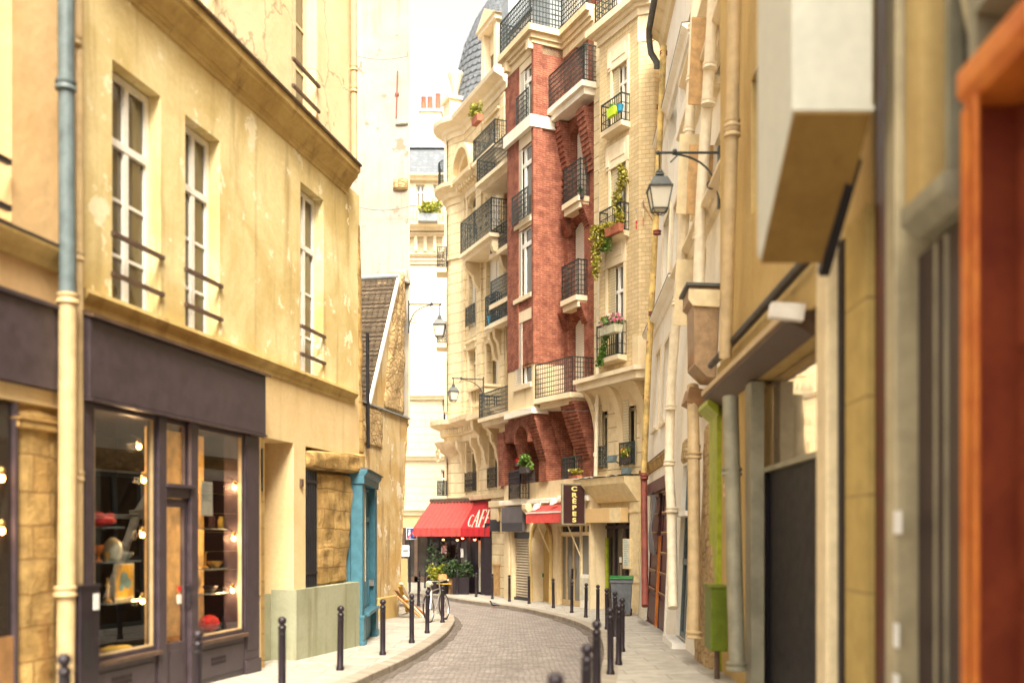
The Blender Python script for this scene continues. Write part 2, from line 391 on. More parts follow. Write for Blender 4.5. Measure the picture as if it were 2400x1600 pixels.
emit('bulb', (1, .42, .10), 14); emit('bulb_red', (1, .10, .03), 14); emit('menu_light', (.9, .95, .8), .7)
leafmat('leaf_green', (.06, .16, .02), (.14, .24, .03)); leafmat('leaf_dark', (.015, .04, .012), (.05, .09, .025))
leafmat('leaf_yellow', (.34, .30, .02), (.16, .22, .02)); leafmat('leaf_gold', (.36, .34, .03), (.22, .16, .02))
leafmat('petal_pink', (.62, .10, .22), (.80, .52, .55)); leafmat('petal_orange', (.65, .30, .02), (.7, .42, .04)); leafmat('petal_red', (.6, .03, .03), (.45, .02, .02))
slats('shutter_white', (.80, .74, .62), .09); slats('shutter_cream', (.66, .56, .36), .09); slats('roller_slats', (.56, .49, .37), .125, bst=.9)

# ------------------------------------------------------------------ reusable building pieces
def window(par, u0, u1, z0, z1, y, fr=.07, cols=2, rows=(.72,), mat='white_paint', pane='pane_dark', shutter=None, sash=.05, th=.06):
    """frame (part 'window') and pane (sub-part); y = distance of the frame's face inside the wall"""
    m = MB()
    m.box(u0, u0 + fr, y, y + th, z0, z1); m.box(u1 - fr, u1, y, y + th, z0, z1)
    m.box(u0 + fr, u1 - fr, y, y + th, z1 - fr, z1); m.box(u0 + fr, u1 - fr, y, y + th, z0, z0 + fr)
    for i in range(1, cols):
        x = u0 + (u1 - u0) * i / cols; m.box(x - sash, x + sash, y - .012, y + th - .01, z0 + fr, z1 - fr)
    for k, r in enumerate(rows):
        zz = z0 + (z1 - z0) * r; t = sash if k == 0 else .02
        m.box(u0 + fr, u1 - fr, y - .02 if k == 0 else y + .012, y + th - .015, zz - t, zz + t)
    w = m.build('window', mat, par)
    MB().box(u0 + .01, u1 - .01, y + th - .025, y + th + .01, z0 + .01, z1 - .01).build('pane', pane, w)
    if shutter:
        for a, b in shutter: MB().box(a, b, y - .05, y - .015, z0 + .03, z1 - .03).build('shutter', 'shutter_white', w)
    return w
def shutters(par, u0, u1, z0, z1, y, n=2, mat='shutter_white', gap=.012):
    m = MB(); d = (u1 - u0) / n; r = .035
    for i in range(n):
        a, b = u0 + d * i + gap, u0 + d * (i + 1) - gap
        m.box(a + r, b - r, y + .012, y + .03, z0 + r, z1 - r)
        for q in ((a, a + r, z0, z1), (b - r, b, z0, z1), (a + r, b - r, z0, z0 + r), (a + r, b - r, z1 - r, z1)): m.box(q[0], q[1], y, y + .035, q[2], q[3])
    return m.build('shutter', mat, par)
def railing(par, plan, z0, z1, style='grid', mat='rail_green', step=.105, name='balcony_railing', rows=None, w=.02):
    m = MB()
    for (a, an), (b, bn) in zip(plan, plan[1:]):
        L = math.hypot(b - a, bn - an)
        if L < .05: continue
        P = lambda t, z: (a + (b - a) * t, an + (bn - an) * t, z)
        m.bar(P(0, z1), P(1, z1), w * 1.9); m.bar(P(0, z0 + .04), P(1, z0 + .04), w * 1.3)
        for t in (0, 1): m.bar(P(t, z0), P(t, z1 + .03), w * 1.7)
        n = max(1, round(L / step))
        for i in range(1, n): m.bar(P(i / n, z0 + .04), P(i / n, z1), w)
        if style == 'grid':
            k = rows or max(2, round((z1 - z0) / .17))
            for i in range(1, k): m.bar(P(0, z0 + (z1 - z0) * i / k), P(1, z0 + (z1 - z0) * i / k), w)
        elif style == 'scroll':
            m.bar(P(0, z0 + (z1 - z0) * .78), P(1, z0 + (z1 - z0) * .78), w); m.bar(P(0, z0 + (z1 - z0) * .2), P(1, z0 + (z1 - z0) * .2), w)
            k = max(1, round(L / .24))
            for i in range(k):
                for zz, rr in ((.36, .075), (.60, .055), (.89, .04)):
                    t = (i + .5) / k; pts = []
                    for q in range(11):
                        an2 = q / 10 * 6.283; s_ = rr * math.cos(an2) / L; pts.append(P(min(max(t + s_, 0), 1), z0 + (z1 - z0) * zz + rr * 1.2 * math.sin(an2)))
                    m.tube(pts, w * .5, 4)
    return m.build(name, mat, par)
def arm_path(p0, p1, p2, n=10):
    return [tuple((1 - t) ** 2 * a + 2 * t * (1 - t) * b + t * t * c for a, b, c in zip(p0, p1, p2)) for t in [i / n for i in range(n + 1)]]
# ------------------------------------------------------------------ camera, sky, sun
cam = bpy.data.cameras.new('camera'); co = bpy.data.objects.new('camera', cam); COL.objects.link(co); S.camera = co
co.location = (0, 0, CAMZ); co.rotation_euler = (R(90), 0, 0)
cam.sensor_width = 36; cam.lens = FPX / 2400 * 36; cam.shift_y = (HOR - 800) / 2400; cam.clip_end = 600; cam.clip_start = .05
cam.dof.use_dof = True; cam.dof.focus_distance = 27; cam.dof.aperture_fstop = .54; cam.dof.aperture_blades = 0
SUN_EL, SUN_AZ = 52, 170      # azimuth of the sun seen from above, clockwise from +Y (behind the camera, a little right)
w = bpy.data.worlds.new('World'); S.world = w; w.use_nodes = True; nt = w.node_tree; nt.nodes.clear()
sky = mk(nt, 'ShaderNodeTexSky', sky_type='NISHITA', sun_disc=False, sun_elevation=R(SUN_EL), sun_rotation=R(SUN_AZ), air_density=1.0, dust_density=6.0, ozone_density=.6)
hs = mk(nt, 'ShaderNodeHueSaturation', i_Saturation=.12, i_Value=1.0); nt.links.new(sky.outputs[0], hs.inputs['Color'])
mu = mixc(nt, 1.0, hs.outputs[0], (1.0, .945, .86), 'MULTIPLY')
bg = mk(nt, 'ShaderNodeBackground', i_Strength=.11); nt.links.new(mu, bg.inputs[0])
wo = mk(nt, 'ShaderNodeOutputWorld'); nt.links.new(bg.outputs[0], wo.inputs[0])
sl = bpy.data.lights.new('sun', 'SUN'); sl.energy = 2.1; sl.angle = R(24); sl.color = (1, .91, .73)
so = bpy.data.objects.new('sun', sl); COL.objects.link(so)
d = Vector((math.sin(R(SUN_AZ)) * math.cos(R(SUN_EL)), math.cos(R(SUN_AZ)) * math.cos(R(SUN_EL)), math.sin(R(SUN_EL))))
so.rotation_euler = (-d).to_track_quat('-Z', 'Y').to_euler(); so.location = (0, -5, 30)
S.view_settings.view_transform = 'Standard'; S.view_settings.look = 'None'; S.view_settings.exposure = 1.95; S.view_settings.gamma = 1
S.cycles.max_bounces = 7; S.cycles.diffuse_bounces = 4; S.cycles.glossy_bounces = 3; S.cycles.transparent_max_bounces = 8
S.cycles.use_denoising = True; S.cycles.caustics_reflective = False; S.cycles.caustics_refractive = False; S.cycles.sample_clamp_indirect = 8

# ------------------------------------------------------------------ road, kerbs, pavements
def drape(poly, dz):
    tri = geometry.tessellate_polygon([[Vector((x, y, 0)) for x, y in poly]])
    bm = bmesh.new(); vs = [bm.verts.new((x, y, 0)) for x, y in poly]
    for t in tri:
        try: bm.faces.new([vs[i] for i in t])
        except ValueError: pass
    for Yb, _ in PROF[1:-1]:
        bmesh.ops.bisect_plane(bm, geom=bm.verts[:] + bm.edges[:] + bm.faces[:], plane_co=(0, Yb, 0), plane_no=(0, 1, 0))
    for v in bm.verts: v.co.z = g(v.co.y) + dz
    bmesh.ops.recalc_face_normals(bm, faces=bm.faces)
    for f in bm.faces:
        if f.normal.z < 0: f.normal_flip()
    return bm
def drape_obj(name, poly, dz, mat):
    bm = drape(poly, dz); me = bpy.data.meshes.new(name); bm.to_mesh(me); bm.free(); me.materials.append(MT[mat])
    o = bpy.data.objects.new(name, me); COL.objects.link(o); return tag(o, kind='structure')
drape_obj('road', [(-150, -30), (150, -30), (150, 300), (-150, 300)], -.12, 'cobbles')
def smooth_line(P, it=2):
    for _ in range(it):
        Q = [P[0]]
        for a, b in zip(P, P[1:]): Q += [(a[0] * .75 + b[0] * .25, a[1] * .75 + b[1] * .25), (a[0] * .25 + b[0] * .75, a[1] * .25 + b[1] * .75)]
        P = Q + [P[-1]]
    return P
LK = smooth_line([(-3.6, -8), (-3.25, 7.8), (-2.9, 10.3), (-2.5, 12.5)] + [gpt(*p) for p in ((838, 1593), (876, 1575), (953, 1541), (1006, 1511), (1045, 1483), (1062, 1461), (1067, 1449), (1060, 1436))] + [(-2.6, 33.3), (-4.2, 34.6), (-14, 38)])
RK = smooth_line([(-.25, -8), (.1, 6.5), (.42, 8.67), (.85, 11.8)] + [gpt(*p) for p in ((1403, 1600), (1411, 1555), (1417, 1524), (1411, 1495), (1387, 1471), (1350, 1454), (1300, 1439), (1232, 1424), (1179, 1416), (1117, 1409), (1064, 1401), (1014, 1392), (953, 1387))] + [(-9, 47.5), (-16, 49)])
def offset(P, d):
    out = []
    for i, p in enumerate(P):
        a, b = P[max(i - 1, 0)], P[min(i + 1, len(P) - 1)]
        dx, dy = b[0] - a[0], b[1] - a[1]; L = math.hypot(dx, dy) or 1
        out.append((p[0] - dy / L * d, p[1] + dx / L * d))
    return out
def kerb(P, d):
    I = offset(P, d); me = bpy.data.meshes.new('kerb'); v = []; f = []; uv = []; s = 0
    for i, (p, q) in enumerate(zip(P, I)):
        z = g(p[1]); v += [(p[0], p[1], z - .16), (p[0], p[1], z - .012), (p[0] + (q[0] - p[0]) * .08, p[1] + (q[1] - p[1]) * .08, z + .006), (q[0], q[1], z + .006), (q[0], q[1], z - .1)]
        if i:
            for k in range(4): f.append(((i - 1) * 5 + k, i * 5 + k, i * 5 + k + 1, (i - 1) * 5 + k + 1))
    me.from_pydata(v, [], f); bm = bmesh.new(); bm.from_mesh(me); bmesh.ops.recalc_face_normals(bm, faces=bm.faces); bm.to_mesh(me); bm.free()
    ul = me.uv_layers.new(name='run'); run = [0]
    for a, b in zip(P, P[1:]): run.append(run[-1] + math.hypot(b[0] - a[0], b[1] - a[1]))
    for l in me.loops: ul.data[l.index].uv = (run[l.vertex_index // 5], (l.vertex_index % 5) * .1)
    me.materials.append(MT['kerb_run']); o = bpy.data.objects.new('kerb', me); COL.objects.link(o); tag(o, kind='structure'); return I
brickmat('kerb_run', (.40, .35, .28), (.33, .28, .22), (.09, .07, .05), 1.1, 60, .012, bst=.5, off=0, dirt=.3)
_nt = MT['kerb_run'].node_tree
_uv = mk(_nt, 'ShaderNodeUVMap', uv_map='run'); _bt = [n for n in _nt.nodes if n.type == 'TEX_BRICK'][0]; _nt.links.new(_uv.outputs[0], _bt.inputs['Vector'])
def gutter(P, d):
    A_, B_ = offset(P, -d), P; me = bpy.data.meshes.new('gutter'); v = []; rnd = random.Random(5)
    for a, b in zip(A_, B_): j = rnd.uniform(.75, 1.2); v += [(b[0] + (a[0] - b[0]) * j, b[1] + (a[1] - b[1]) * j, g(a[1]) - .1155), (b[0], b[1], g(b[1]) - .1155)]
    me.from_pydata(v, [], [(2 * i, 2 * i + 1, 2 * i + 3, 2 * i + 2) for i in range(len(P) - 1)]); me.materials.append(MT['gutter_setts']); tag_o = bpy.data.objects.new('gutter', me); COL.objects.link(tag_o); tag(tag_o, kind='structure')
brickmat('gutter_setts', (.24, .20, .17), (.17, .14, .12), (.08, .065, .055), .2, .13, .016, bst=.8, flat=False, wob=.1, dirt=.5)
gutter(LK, .20); gutter(RK, -.20)
LI = kerb(LK, .26); RI = kerb(RK, -.26)
drape_obj('pavement', offset(LK, .1) + [(-40, 60), (-40, -8)], 0, 'paving')
drape_obj('pavement', offset(RK, -.1) + [(-16, 90), (60, 90), (60, -8)], 0, 'paving')
# ------------------------------------------------------------------ left: the yellow building
FA = Fr(-7.33 + 2.143, 10.0, .2143, 1)
U = FA.u; Z = FA.z
A = FA.thing('yellow_building', 'yellow plastered building with three tall white windows above the dark shopfront', 'building')
uL, uS, uE = U(184), U(608), U(842)
zl0, zl1, zc0, zc1 = 4.30, 4.53, 8.30, 8.84
DEP = .27
gl = g(12) - .6
# openings of the main storey
W = [(263, 377, 138, 345), (434, 515, 268, 480), (704, 758, 425, 728)]
ops = []
for a, b, pt, _ in W:
    u0, u1 = U(a), U(b); ops.append((u0, u1, zl1 + .02, Z(a, pt)))
MB().wall(uL, uE, zl0 + .1, zc0 + .2, ops, DEP, 6).build('wall', 'yellow_plaster', A)
for (u0, u1, z0, z1), (a, b, pt, _) in zip(ops, W):
    ur = u0 + (u1 - u0) * 1.0
    w_ = window(A, u0 + .02, ur - .01, z0, z1 - .02, DEP - .10, fr=.085, cols=2, rows=(.70, .22, .46), pane='pane_warm', sash=.045)
    m = MB()
    for zz in (z0 + .30, z0 + .78): m.bar((u0 - .03, -.02, zz), (u1 + .03, -.02, zz), .05)
    m.build('window_bar', 'brown_wood', A)
# string ledge under the windows, moulded
def moulding(F, par, prof, u0, u1, name, mat, bevel=0):
    m = MB(); m.pr(prof, u0, u1, lambda p, t: (t, p[0], p[1])); return m.build(name, mat, par, bevel=bevel)
moulding(FA, A, [(.12, zl0), (-.03, zl0), (-.04, zl0 + .08), (-.09, zl0 + .13), (-.12, zl1 - .05), (-.11, zl1 + .0), (.12, zl1 + .04)], uL + .02, FA.u(841, -.12), 'ledge', 'trim_ochre')
moulding(FA, A, [(.2, zc0), (-.025, zc0), (-.035, zc0 + .05), (-.06, zc0 + .07), (-.07, zc0 + .12), (-.10, zc0 + .13), (-.13, zc0 + .19), (-.20, zc0 + .27), (-.24, zc0 + .30), (-.25, zc0 + .36), (-.29, zc0 + .38), (-.30, zc1 - .05), (.2, zc1 + .05)], uL + .02, FA.u(845, -.30), 'cornice', 'trim_ochre')
MB().pr([(-.33, zc1 - .05), (-.34, zc1 - .01), (.2, zc1 + .11), (.2, zc1 + .07)], uL, FA.u(848, -.33), lambda p, t: (t, p[0], p[1])).build('cornice_flashing', 'brown_wood', A)
# upper storey, set back
up = []
for a, b, pb in ((424, 502, 78), (683, 742, 283)):
    u0, u1 = U(a, .12), U(b, .12); z0 = Z(b, pb, .12); up.append((u0, u1, z0, z0 + 3.3))
MB().wall(uL, U(824, .12), zc1 - .1, 17, up, .3, 6, y0=.12).build('upper_wall', 'cream_upper', A)
for (u0, u1, z0, z1) in up:
    window(A, u0 + .02, u1 - .01, z0, z1, .12 + .2, fr=.07, rows=(.72, .24, .48), pane='pane_warm', mat='cream_paint')
    m = MB()
    for zz in (z0 + .16, z0 + .62): m.bar((u0 - .03, .08, zz), (u1 + .03, .08, zz), .05)
    m.build('window_bar', 'brown_wood', A)
# ground storey beside the shop: alcove, plaster pier, barred window with rough stones
u_al0, u_al1 = U(612), U(688); u_g0, u_g1 = U(716), U(832)
z_al = Z(650, 1030); z_gw = Z(770, 1056)
zpl = .78
gb = g(20) - .4
MB().wall(uS - .02, uE, zpl, zl0 + .1, [(u_al0, u_al1, gb, z_al, .75), (u_g0, u_g1 + .6, zpl - .001, z_gw, .22)], .3, 6).build('ground_floor_wall', 'yellow_low', A)
MB().box(u_al0 + .001, u_al0 + .16, .02, .74, gb, z_al - .01).box(u_al0 + .17, u_al1 - .002, .60, .745, gb, z_al - .01).build('alcove_stones', 'stone_pier', A)
m = MB(); m.prismz([(u_al1 - .02, -.06), (uE - .02, -.10), (uE - .02, .4), (u_al1 - .02, .4)], gb, zpl + .02); m.prismz([(u_al0 + .02, .42), (u_al1 - .03, .40), (u_al1 - .03, .7), (u_al0 + .02, .7)], gb, zpl - .05)
m.build('plinth', 'green_plinth', A)
# rough stones beyond the grille, leaning and narrowing downwards
def lumpy(F, outline, y0, y1, seed, amp, name, mat, par, nx=7, nz=16):
    rnd = random.Random(seed); (xa, za), (xb, zb), (xc, zc), (xd, zd) = outline   # bl br tr tl
    vs = []; fs = []
    for j in range(nz + 1):
        t = j / nz
        for i in range(nx + 1):
            s_ = i / nx; x = (xa * (1 - t) + xd * t) * (1 - s_) + (xb * (1 - t) + xc * t) * s_; z = (za * (1 - s_) + zb * s_) * (1 - t) + (zd * (1 - s_) + zc * s_) * t
            ed = 0 if 0 < i < nx else amp * 1.2
            vs.append((x + rnd.uniform(-1, 1) * amp * (.6 if i in (0, nx) else 1), y0 + rnd.uniform(-1, 1) * amp + ed, z + (rnd.uniform(-1, 1) * amp if 0 < j < nz else 0)))
    n = nx + 1
    for j in range(nz):
        for i in range(nx): fs.append((j * n + i, j * n + i + 1, (j + 1) * n + i + 1, (j + 1) * n + i))
    b = len(vs); vs += [(x, y1, z) for x, y, z in vs]
    for j in range(nz): fs += [(j * n, (j + 1) * n, b + (j + 1) * n, b + j * n), (j * n + nx, b + j * n + nx, b + (j + 1) * n + nx, (j + 1) * n + nx)]
    for i in range(nx): fs += [(i, b + i, b + i + 1, i + 1), (nz * n + i, nz * n + i + 1, b + nz * n + i + 1, b + nz * n + i)]
    m = MB(); m.add(vs, fs); o = m.build(name, mat, par); o.modifiers.new('smooth', 'SUBSURF').levels = 1; o.modifiers[-1].render_levels = 1
    return o
lumpy(FA, ((U(748), zpl), (U(826), zpl), (U(846), Z(846, 1112)), (U(748), Z(748, 1100))), .04, .5, 3, .05, 'stone_jamb', 'rough_stone', A)
lumpy(FA, ((U(716), Z(716, 1098)), (U(850), Z(850, 1112)), (U(857), Z(857, 1062)), (U(716), Z(716, 1052))), -.10, .4, 5, .03, 'stone_lintel', 'rough_stone', A, nx=9, nz=4)
lumpy(FA, ((U(840), zl0 - 1.0), (U(856), zl0 - 1.0), (U(846), zc0 - .3), (U(834), zc0 - .3)), -.03, .3, 9, .035, 'corner_stones', 'rough_stone', A, nx=3, nz=22)
m = MB(); u0, u1 = U(716), U(745)
for i in range(7):
    x = u0 + .03 + (u1 - u0 - .06) * i / 6; m.bar((x, .03, zpl + .03), (x, .03, Z(720, 1100)), .035)
for zz in (zpl + .25, Z(720, 1130)): m.box(u0, u1, .005, .06, zz, zz + .05)
m.build('window_grille', 'black_iron', A); MB().box(u0, u1 + .05, .15, .19, zpl, z_gw).build('window_recess', 'interior_dark', A)
MB().box(U(702), U(707), -.04, .02, Z(705, 1140), Z(705, 1122)).build('junction_box', 'brown_wood', A)
MB().box(u_al0 + .17, u_al0 + .30, .54, .62, Z(616, 1306, .4), Z(616, 1292, .4)).build('doorbell_box', 'cream_paint', A)
MB().box(u_al0 - .005, u_al0 + .03, -.02, .02, Z(612, 1150), Z(612, 1050)).build('iron_strip', 'black_iron', A)

# ---- shopfront
SH = FA.thing('shopfront', 'dark purple-grey wooden shopfront with two lit display windows and a glazed door', 'shopfront')
n0 = -.15
u = lambda p: FA.u(p, n0)
zf0, zf1 = Z(194, 926, n0 - .1), Z(194, 727, n0 - .1)
x0, x1 = u(192), u(608)
gz = lambda p: FA.gz(u(p)) - .05
m = MB(); m.box(x0, x1 + .02, n0 - .1, -.005, zf0, zf1); m.build('fascia', 'shop_dark', SH, bevel=.01)
MB().prismx([(0, zf1 + .02), (n0 - .17, zf1 - .05), (n0 - .17, zf1 - .015), (0, zf1 + .07)], x0 - .03, x1 + .05).build('fascia_flashing', 'brown_wood', SH)
MB().box(x0, x1 + .03, n0 - .12, n0 - .02, zf0 - .035, zf0 - .004).build('fascia_trim', 'shop_dark', SH)
zt = zf0 - .04
for a, b in ((192, 218), (575, 608)):
    mm = MB(); mm.box(u(a), u(b), n0, .2, gz(a) - .1, zt); mm.box(u(a) - .01, u(b) + .012, n0 - .03, n0 + .06, gz(a) - .1, gz(a) + .25)
    mm.box(u(a) + .04, u(b) - .04, n0 - .012, n0 - .003, gz(a) + .4, zt - .15); mm.build('pillar', 'shop_dark', SH, bevel=.006)
zs1, zs2 = Z(300, 1536, n0), Z(520, 1492, n0)
def disp(pa, pb, zs, name='display_window'):
    a, b = u(pa), u(pb); mm = MB(); t = .055
    mm.box(a, a + t, n0 + .02, n0 + .12, zs, zt); mm.box(b - t, b, n0 + .02, n0 + .12, zs, zt); mm.box(a + t, b - t, n0 + .02, n0 + .12, zt - .05, zt); mm.box(a + t, b - t, n0 + .02, n0 + .12, zs, zs + t)
    o = mm.build(name, 'shop_dark', SH)
    mm = MB(); q = .022
    mm.box(a + t, a + t + q, n0 + .03, n0 + .08, zs + t, zt - .05); mm.box(b - t - q, b - t, n0 + .03, n0 + .08, zs + t, zt - .05); mm.box(a + t + q, b - t - q, n0 + .03, n0 + .08, zs + t, zs + t + q); mm.build('glazing_bead', 'cream_pipe', o)
    MB().box(a + t, b - t, n0 + .055, n0 + .063, zs + t, zt - .05).build('pane', 'shop_glass', o)
    MB().box(a - .02, b + .02, n0 - .07, n0 + .02, zs - .05, zs - .002).build('sill', 'brown_wood', o)
    return a, b
a1, b1 = disp(218, 370, zs1); a2, b2 = disp(462, 575, zs2)
for pa, pb, zs, gx in ((218, 370, zs1, 285), (462, 575, zs2, 512)):
    mm = MB(); mm.box(u(pa), u(pb), n0 + .01, n0 + .1, gz(pa) - .1, zs - .05); mm.box(u(pa) + .08, u(pb) - .08, n0 - .005, n0 + .012, gz(pa) + .12, zs - .14)
    st = mm.build('stall_riser', 'shop_dark', SH, bevel=.005)
    mm = MB(); cx = u(gx); zz = gz(pa) + .28
    for i in range(6):
        for j in range(2): mm.box(cx - .2 + i * .07, cx - .155 + i * .07, n0 - .012, n0 + .0, zz + j * .06, zz + .045 + j * .06)
    mm.build('air_vent', 'interior_dark', st)
# door bay
for a, b in ((370, 388), (446, 462)): MB().box(u(a), u(b), n0 - .02, n0 + .14, gz(a) - .1, zt).build('door_post', 'shop_dark', SH, bevel=.006)
ztr0, ztr1 = Z(415, 1166, n0), Z(415, 1134, n0); d0, d1 = u(388), u(446)
mm = MB(); mm.box(d0, d1, n0 + .0, n0 + .12, ztr0, ztr1); mm.box(d0 - .03, d1 + .03, n0 - .06, n0 - .002, ztr1 - .05, ztr1); mm.build('transom', 'shop_dark', SH, bevel=.006)
mm = MB(); t = .05; mm.box(d0, d0 + t, n0 + .05, n0 + .1, ztr1, zt); mm.box(d1 - t, d1, n0 + .05, n0 + .1, ztr1, zt); mm.box(d0, d1, n0 + .05, n0 + .1, zt - .05, zt - .001)
tw = mm.build('transom_window', 'shop_dark', SH); MB().box(d0 + t, d1 - t, n0 + .07, n0 + .078, ztr1, zt - .05).build('pane', 'shop_glass', tw)
zd0, zdg = gz(400) + .02, Z(415, 1505, n0)
mm = MB(); t = .09; mm.box(d0 + .01, d0 + t, n0 + .04, n0 + .1, zd0, ztr0 - .01); mm.box(d1 - t, d1 - .01, n0 + .04, n0 + .1, zd0, ztr0 - .01); mm.box(d0 + t, d1 - t, n0 + .04, n0 + .1, ztr0 - .12, ztr0 - .01)
mm.box(d0 + t, d1 - t, n0 + .04, n0 + .1, zd0, zdg); mm.box(d0 + .16, d1 - .16, n0 + .03, n0 + .05, zd0 + .12, zdg - .1)
dr = mm.build('door', 'shop_dark', SH, bevel=.005); MB().box(d0 + t, d1 - t, n0 + .066, n0 + .074, zdg, ztr0 - .12).build('pane', 'shop_glass', dr)
hx = d1 - .05; hz = Z(440, 1395, n0)
MB().tube([(hx, n0 + .04, hz - .12), (hx, n0 - .03, hz - .12), (hx, n0 - .03, hz + .14), (hx, n0 + .04, hz + .14)], .013, 6).build('handle', 'black_iron', dr)
MB().box(hx - .17, hx - .08, n0 + .055, n0 + .064, hz - .1, hz + .02).build('sticker', 'white_sign', dr); MB().box(hx - .16, hx - .09, n0 + .052, n0 + .064, hz + .06, hz + .13).build('sticker', 'sign_red', dr)
# interior room of the shop
yi = 2.3
mm = MB(); gi = g(14) - .2
mm.box(x0, x1, yi, yi + .1, gi, zt + .4); mm.box(x0 - .1, x0, n0 + .14, yi, gi, zt + .4); mm.box(x1, x1 + .1, .2, yi, gi, zt + .4); mm.box(x0, x1, n0 + .14, yi, zt + .02, zt + .4); mm.box(x0, x1, n0 + .14, yi, gi - .1, gi)
mm.build('interior', 'interior_dark', SH)
mm = MB(); mm.box(a1 + .3, b1 + .2, 1.0, 1.06, gi, zt - .2)
for q in (0, 1): mm.box(a1 + .4 + q * .75, a1 + 1.0 + q * .75, .96, .999, gi + .8, zt - .6)
mm.build('back_panel', 'navy_panel', SH)
MB().box(a2 - .1, b2 + .02, .54, .58, gi, zt - .02).build('back_panel', 'warm_interior_reflection', SH)  # warm backing whose gold stands in for the reflection on the pane
for a, b, zz in ((a1, b1, zs1), (a2, b2, zs2)): MB().box(a + .03, b - .03, n0 + .13, .9 if a == a1 else .53, zz - .04, zz + .01).build('display_floor', 'wood_frame', SH)
shelves = {}
q3 = lambda px: FA.u(px, .3)
for i, (a, b, py, y0_, y1_) in enumerate(((221, 262, 1234, .12, .5), (221, 302, 1314, .12, .5), (224, 318, 1408, .12, .5), (469, 545, 1330, .12, .5), (469, 545, 1386, .12, .5), (469, 545, 1238, .12, .5))):
    a_, b_ = q3(a), q3(b); zz = FA.z((a + b) / 2, py, .3); MB().box(a_, b_, y0_, y1_, zz - .015, zz).build('shelf', 'shelf_glass', SH); shelves[i] = (a_, b_, zz)
# bulbs on a strip behind the glass
spots = [(326, 1046), (337, 1125), (334, 1253), (334, 1408), (550, 1141), (548, 1261), (545, 1383)]
names = ['small lit bulb highest in the left display window of the dark shop', 'lit bulb beside the latticed panel in the left shop window', 'lit bulb level with the pale vase in the left shop window', 'lit bulb lowest in the left display window, beside the framed picture', 'lit bulb highest in the right display window of the dark shop', 'middle one of the three lit bulbs in the right shop window', 'lit bulb lowest in the right display window of the dark shop']
def bulb_thing(F, px, py, n, lab, grp, mat='bulb', r=.029):
    t = F.thing_at(F.u(px, n), n, F.z(px, py, n), 'light_bulb', lab, 'light bulb', grp)
    MB().ball((0, 0, 0), r, 10, 1.25).build('bulb', mat, t, True); MB().lathe(0, 0, [(.02, r), (.03, r + .02), (.03, r + .06), (.012, r + .08)], 8).build('socket', 'brass', t, True)
    MB().tube([(0, 0, r + .07), (0, .12, r + .12)], .008, 5).build('stem', 'black_iron', t)
    l = bpy.data.lights.new('bulb_glow', 'POINT'); l.energy = 5; l.color = (1, .62, .28); l.shadow_soft_size = .06; lo = bpy.data.objects.new('bulb_glow', l); COL.objects.link(lo); lo.parent = t; lo.location = (0, .09, 0)
    return t
for (px, py), lab in zip(spots, names): bulb_thing(FA, px, py, .12 if px < 400 else -.035, lab, 'lit bulbs in the shop windows')
# wares
def ware(idx, frac, name, label, cat, fn, mat, smooth=True, grp=None, y=.3):
    a, b, zz = shelves[idx]
    o = FA.thing_at(a + (b - a) * frac, y, zz + .002, name, label, cat, grp); m = MB(); fn(m); m.build(name + '_body' if cat == 'picture' else 'body', mat, o, smooth); return o
def cushion(m):
    rnd = random.Random(4); m.ball((0, 0, .07), .20, 12, .36)
    for k in range(9): m.ball((rnd.uniform(-.14, .14), rnd.uniform(-.1, .1), .10 + rnd.uniform(0, .06)), .055, 8, .6)
ware(0, .25, 'red_hat', 'red ruffled fabric piece on the top shelf of the left shop window', 'fabric', cushion, 'red_fabric')
ware(1, .52, 'vase', 'pale green dome-shaped jar on the middle shelf of the left shop window', 'vase', lambda m: m.lathe(0, 0, [(.07, 0), (.10, .03), (.115, .12), (.10, .22), (.05, .27), (.02, .29)], 16), 'pot_pale')
ware(1, .12, 'goblet', 'small orange goblet at the left end of the middle shop shelf', 'goblet', lambda m: m.lathe(0, 0, [(.05, 0), (.015, .03), (.015, .09), (.05, .12), (.07, .2), (.065, .2)], 12), 'orange_wood')
ware(1, .34, 'cup', 'little brass cup beside the pale jar on the middle shop shelf', 'cup', lambda m: m.lathe(0, 0, [(.03, 0), (.04, .02), (.045, .08), (.05, .11)], 12), 'brass')
def bowl(m): m.lathe(0, 0, [(.05, 0), (.06, .02), (.11, .07), (.12, .10), (.11, .09)], 14)
ware(1, .86, 'bowl', 'glassy grey bowl at the right end of the middle shop shelf', 'bowl', bowl, 'shelf_glass')
pic = FA.thing_at(FA.u(292, .42), .42, shelves[2][2] + .002, 'picture', 'yellow and blue picture in a pale frame leaning on the lowest shop shelf', 'picture')
m = MB(); m.box(-.21, .21, 0, .02, 0, .46); m.build('frame', 'pot_pale', pic); MB().box(-.185, .185, -.006, -.001, .025, .435).build('canvas', 'yellow_fabric', pic)
m = MB()
for cx, cz, r_ in ((-.02, .26, .09), (.06, .2, .07), (-.08, .16, .05)): m.pr([(cx + r_ * math.cos(q * .5236), cz + r_ * math.sin(q * .5236)) for q in range(12)], -.011, -.0065, lambda p, t: (p[0], t, p[1]))
m.build('painted_shape', 'poster_blue', pic)
ware(2, .2, 'candlestick', 'brass candlestick on the lowest shelf of the left shop window', 'candlestick', lambda m: m.lathe(0, 0, [(.05, 0), (.05, .02), (.015, .04), (.015, .18), (.035, .2), (.02, .22), (.015, .3)], 12), 'brass', y=.25)
ware(3, .45, 'bowl', 'brass bowl on the middle shelf of the right shop window', 'bowl', bowl, 'brass')
ware(3, .15, 'candlestick', 'brass candlestick on the middle shelf of the right shop window', 'candlestick', lambda m: m.lathe(0, 0, [(.05, 0), (.05, .02), (.015, .04), (.015, .22), (.035, .24)], 12), 'brass')
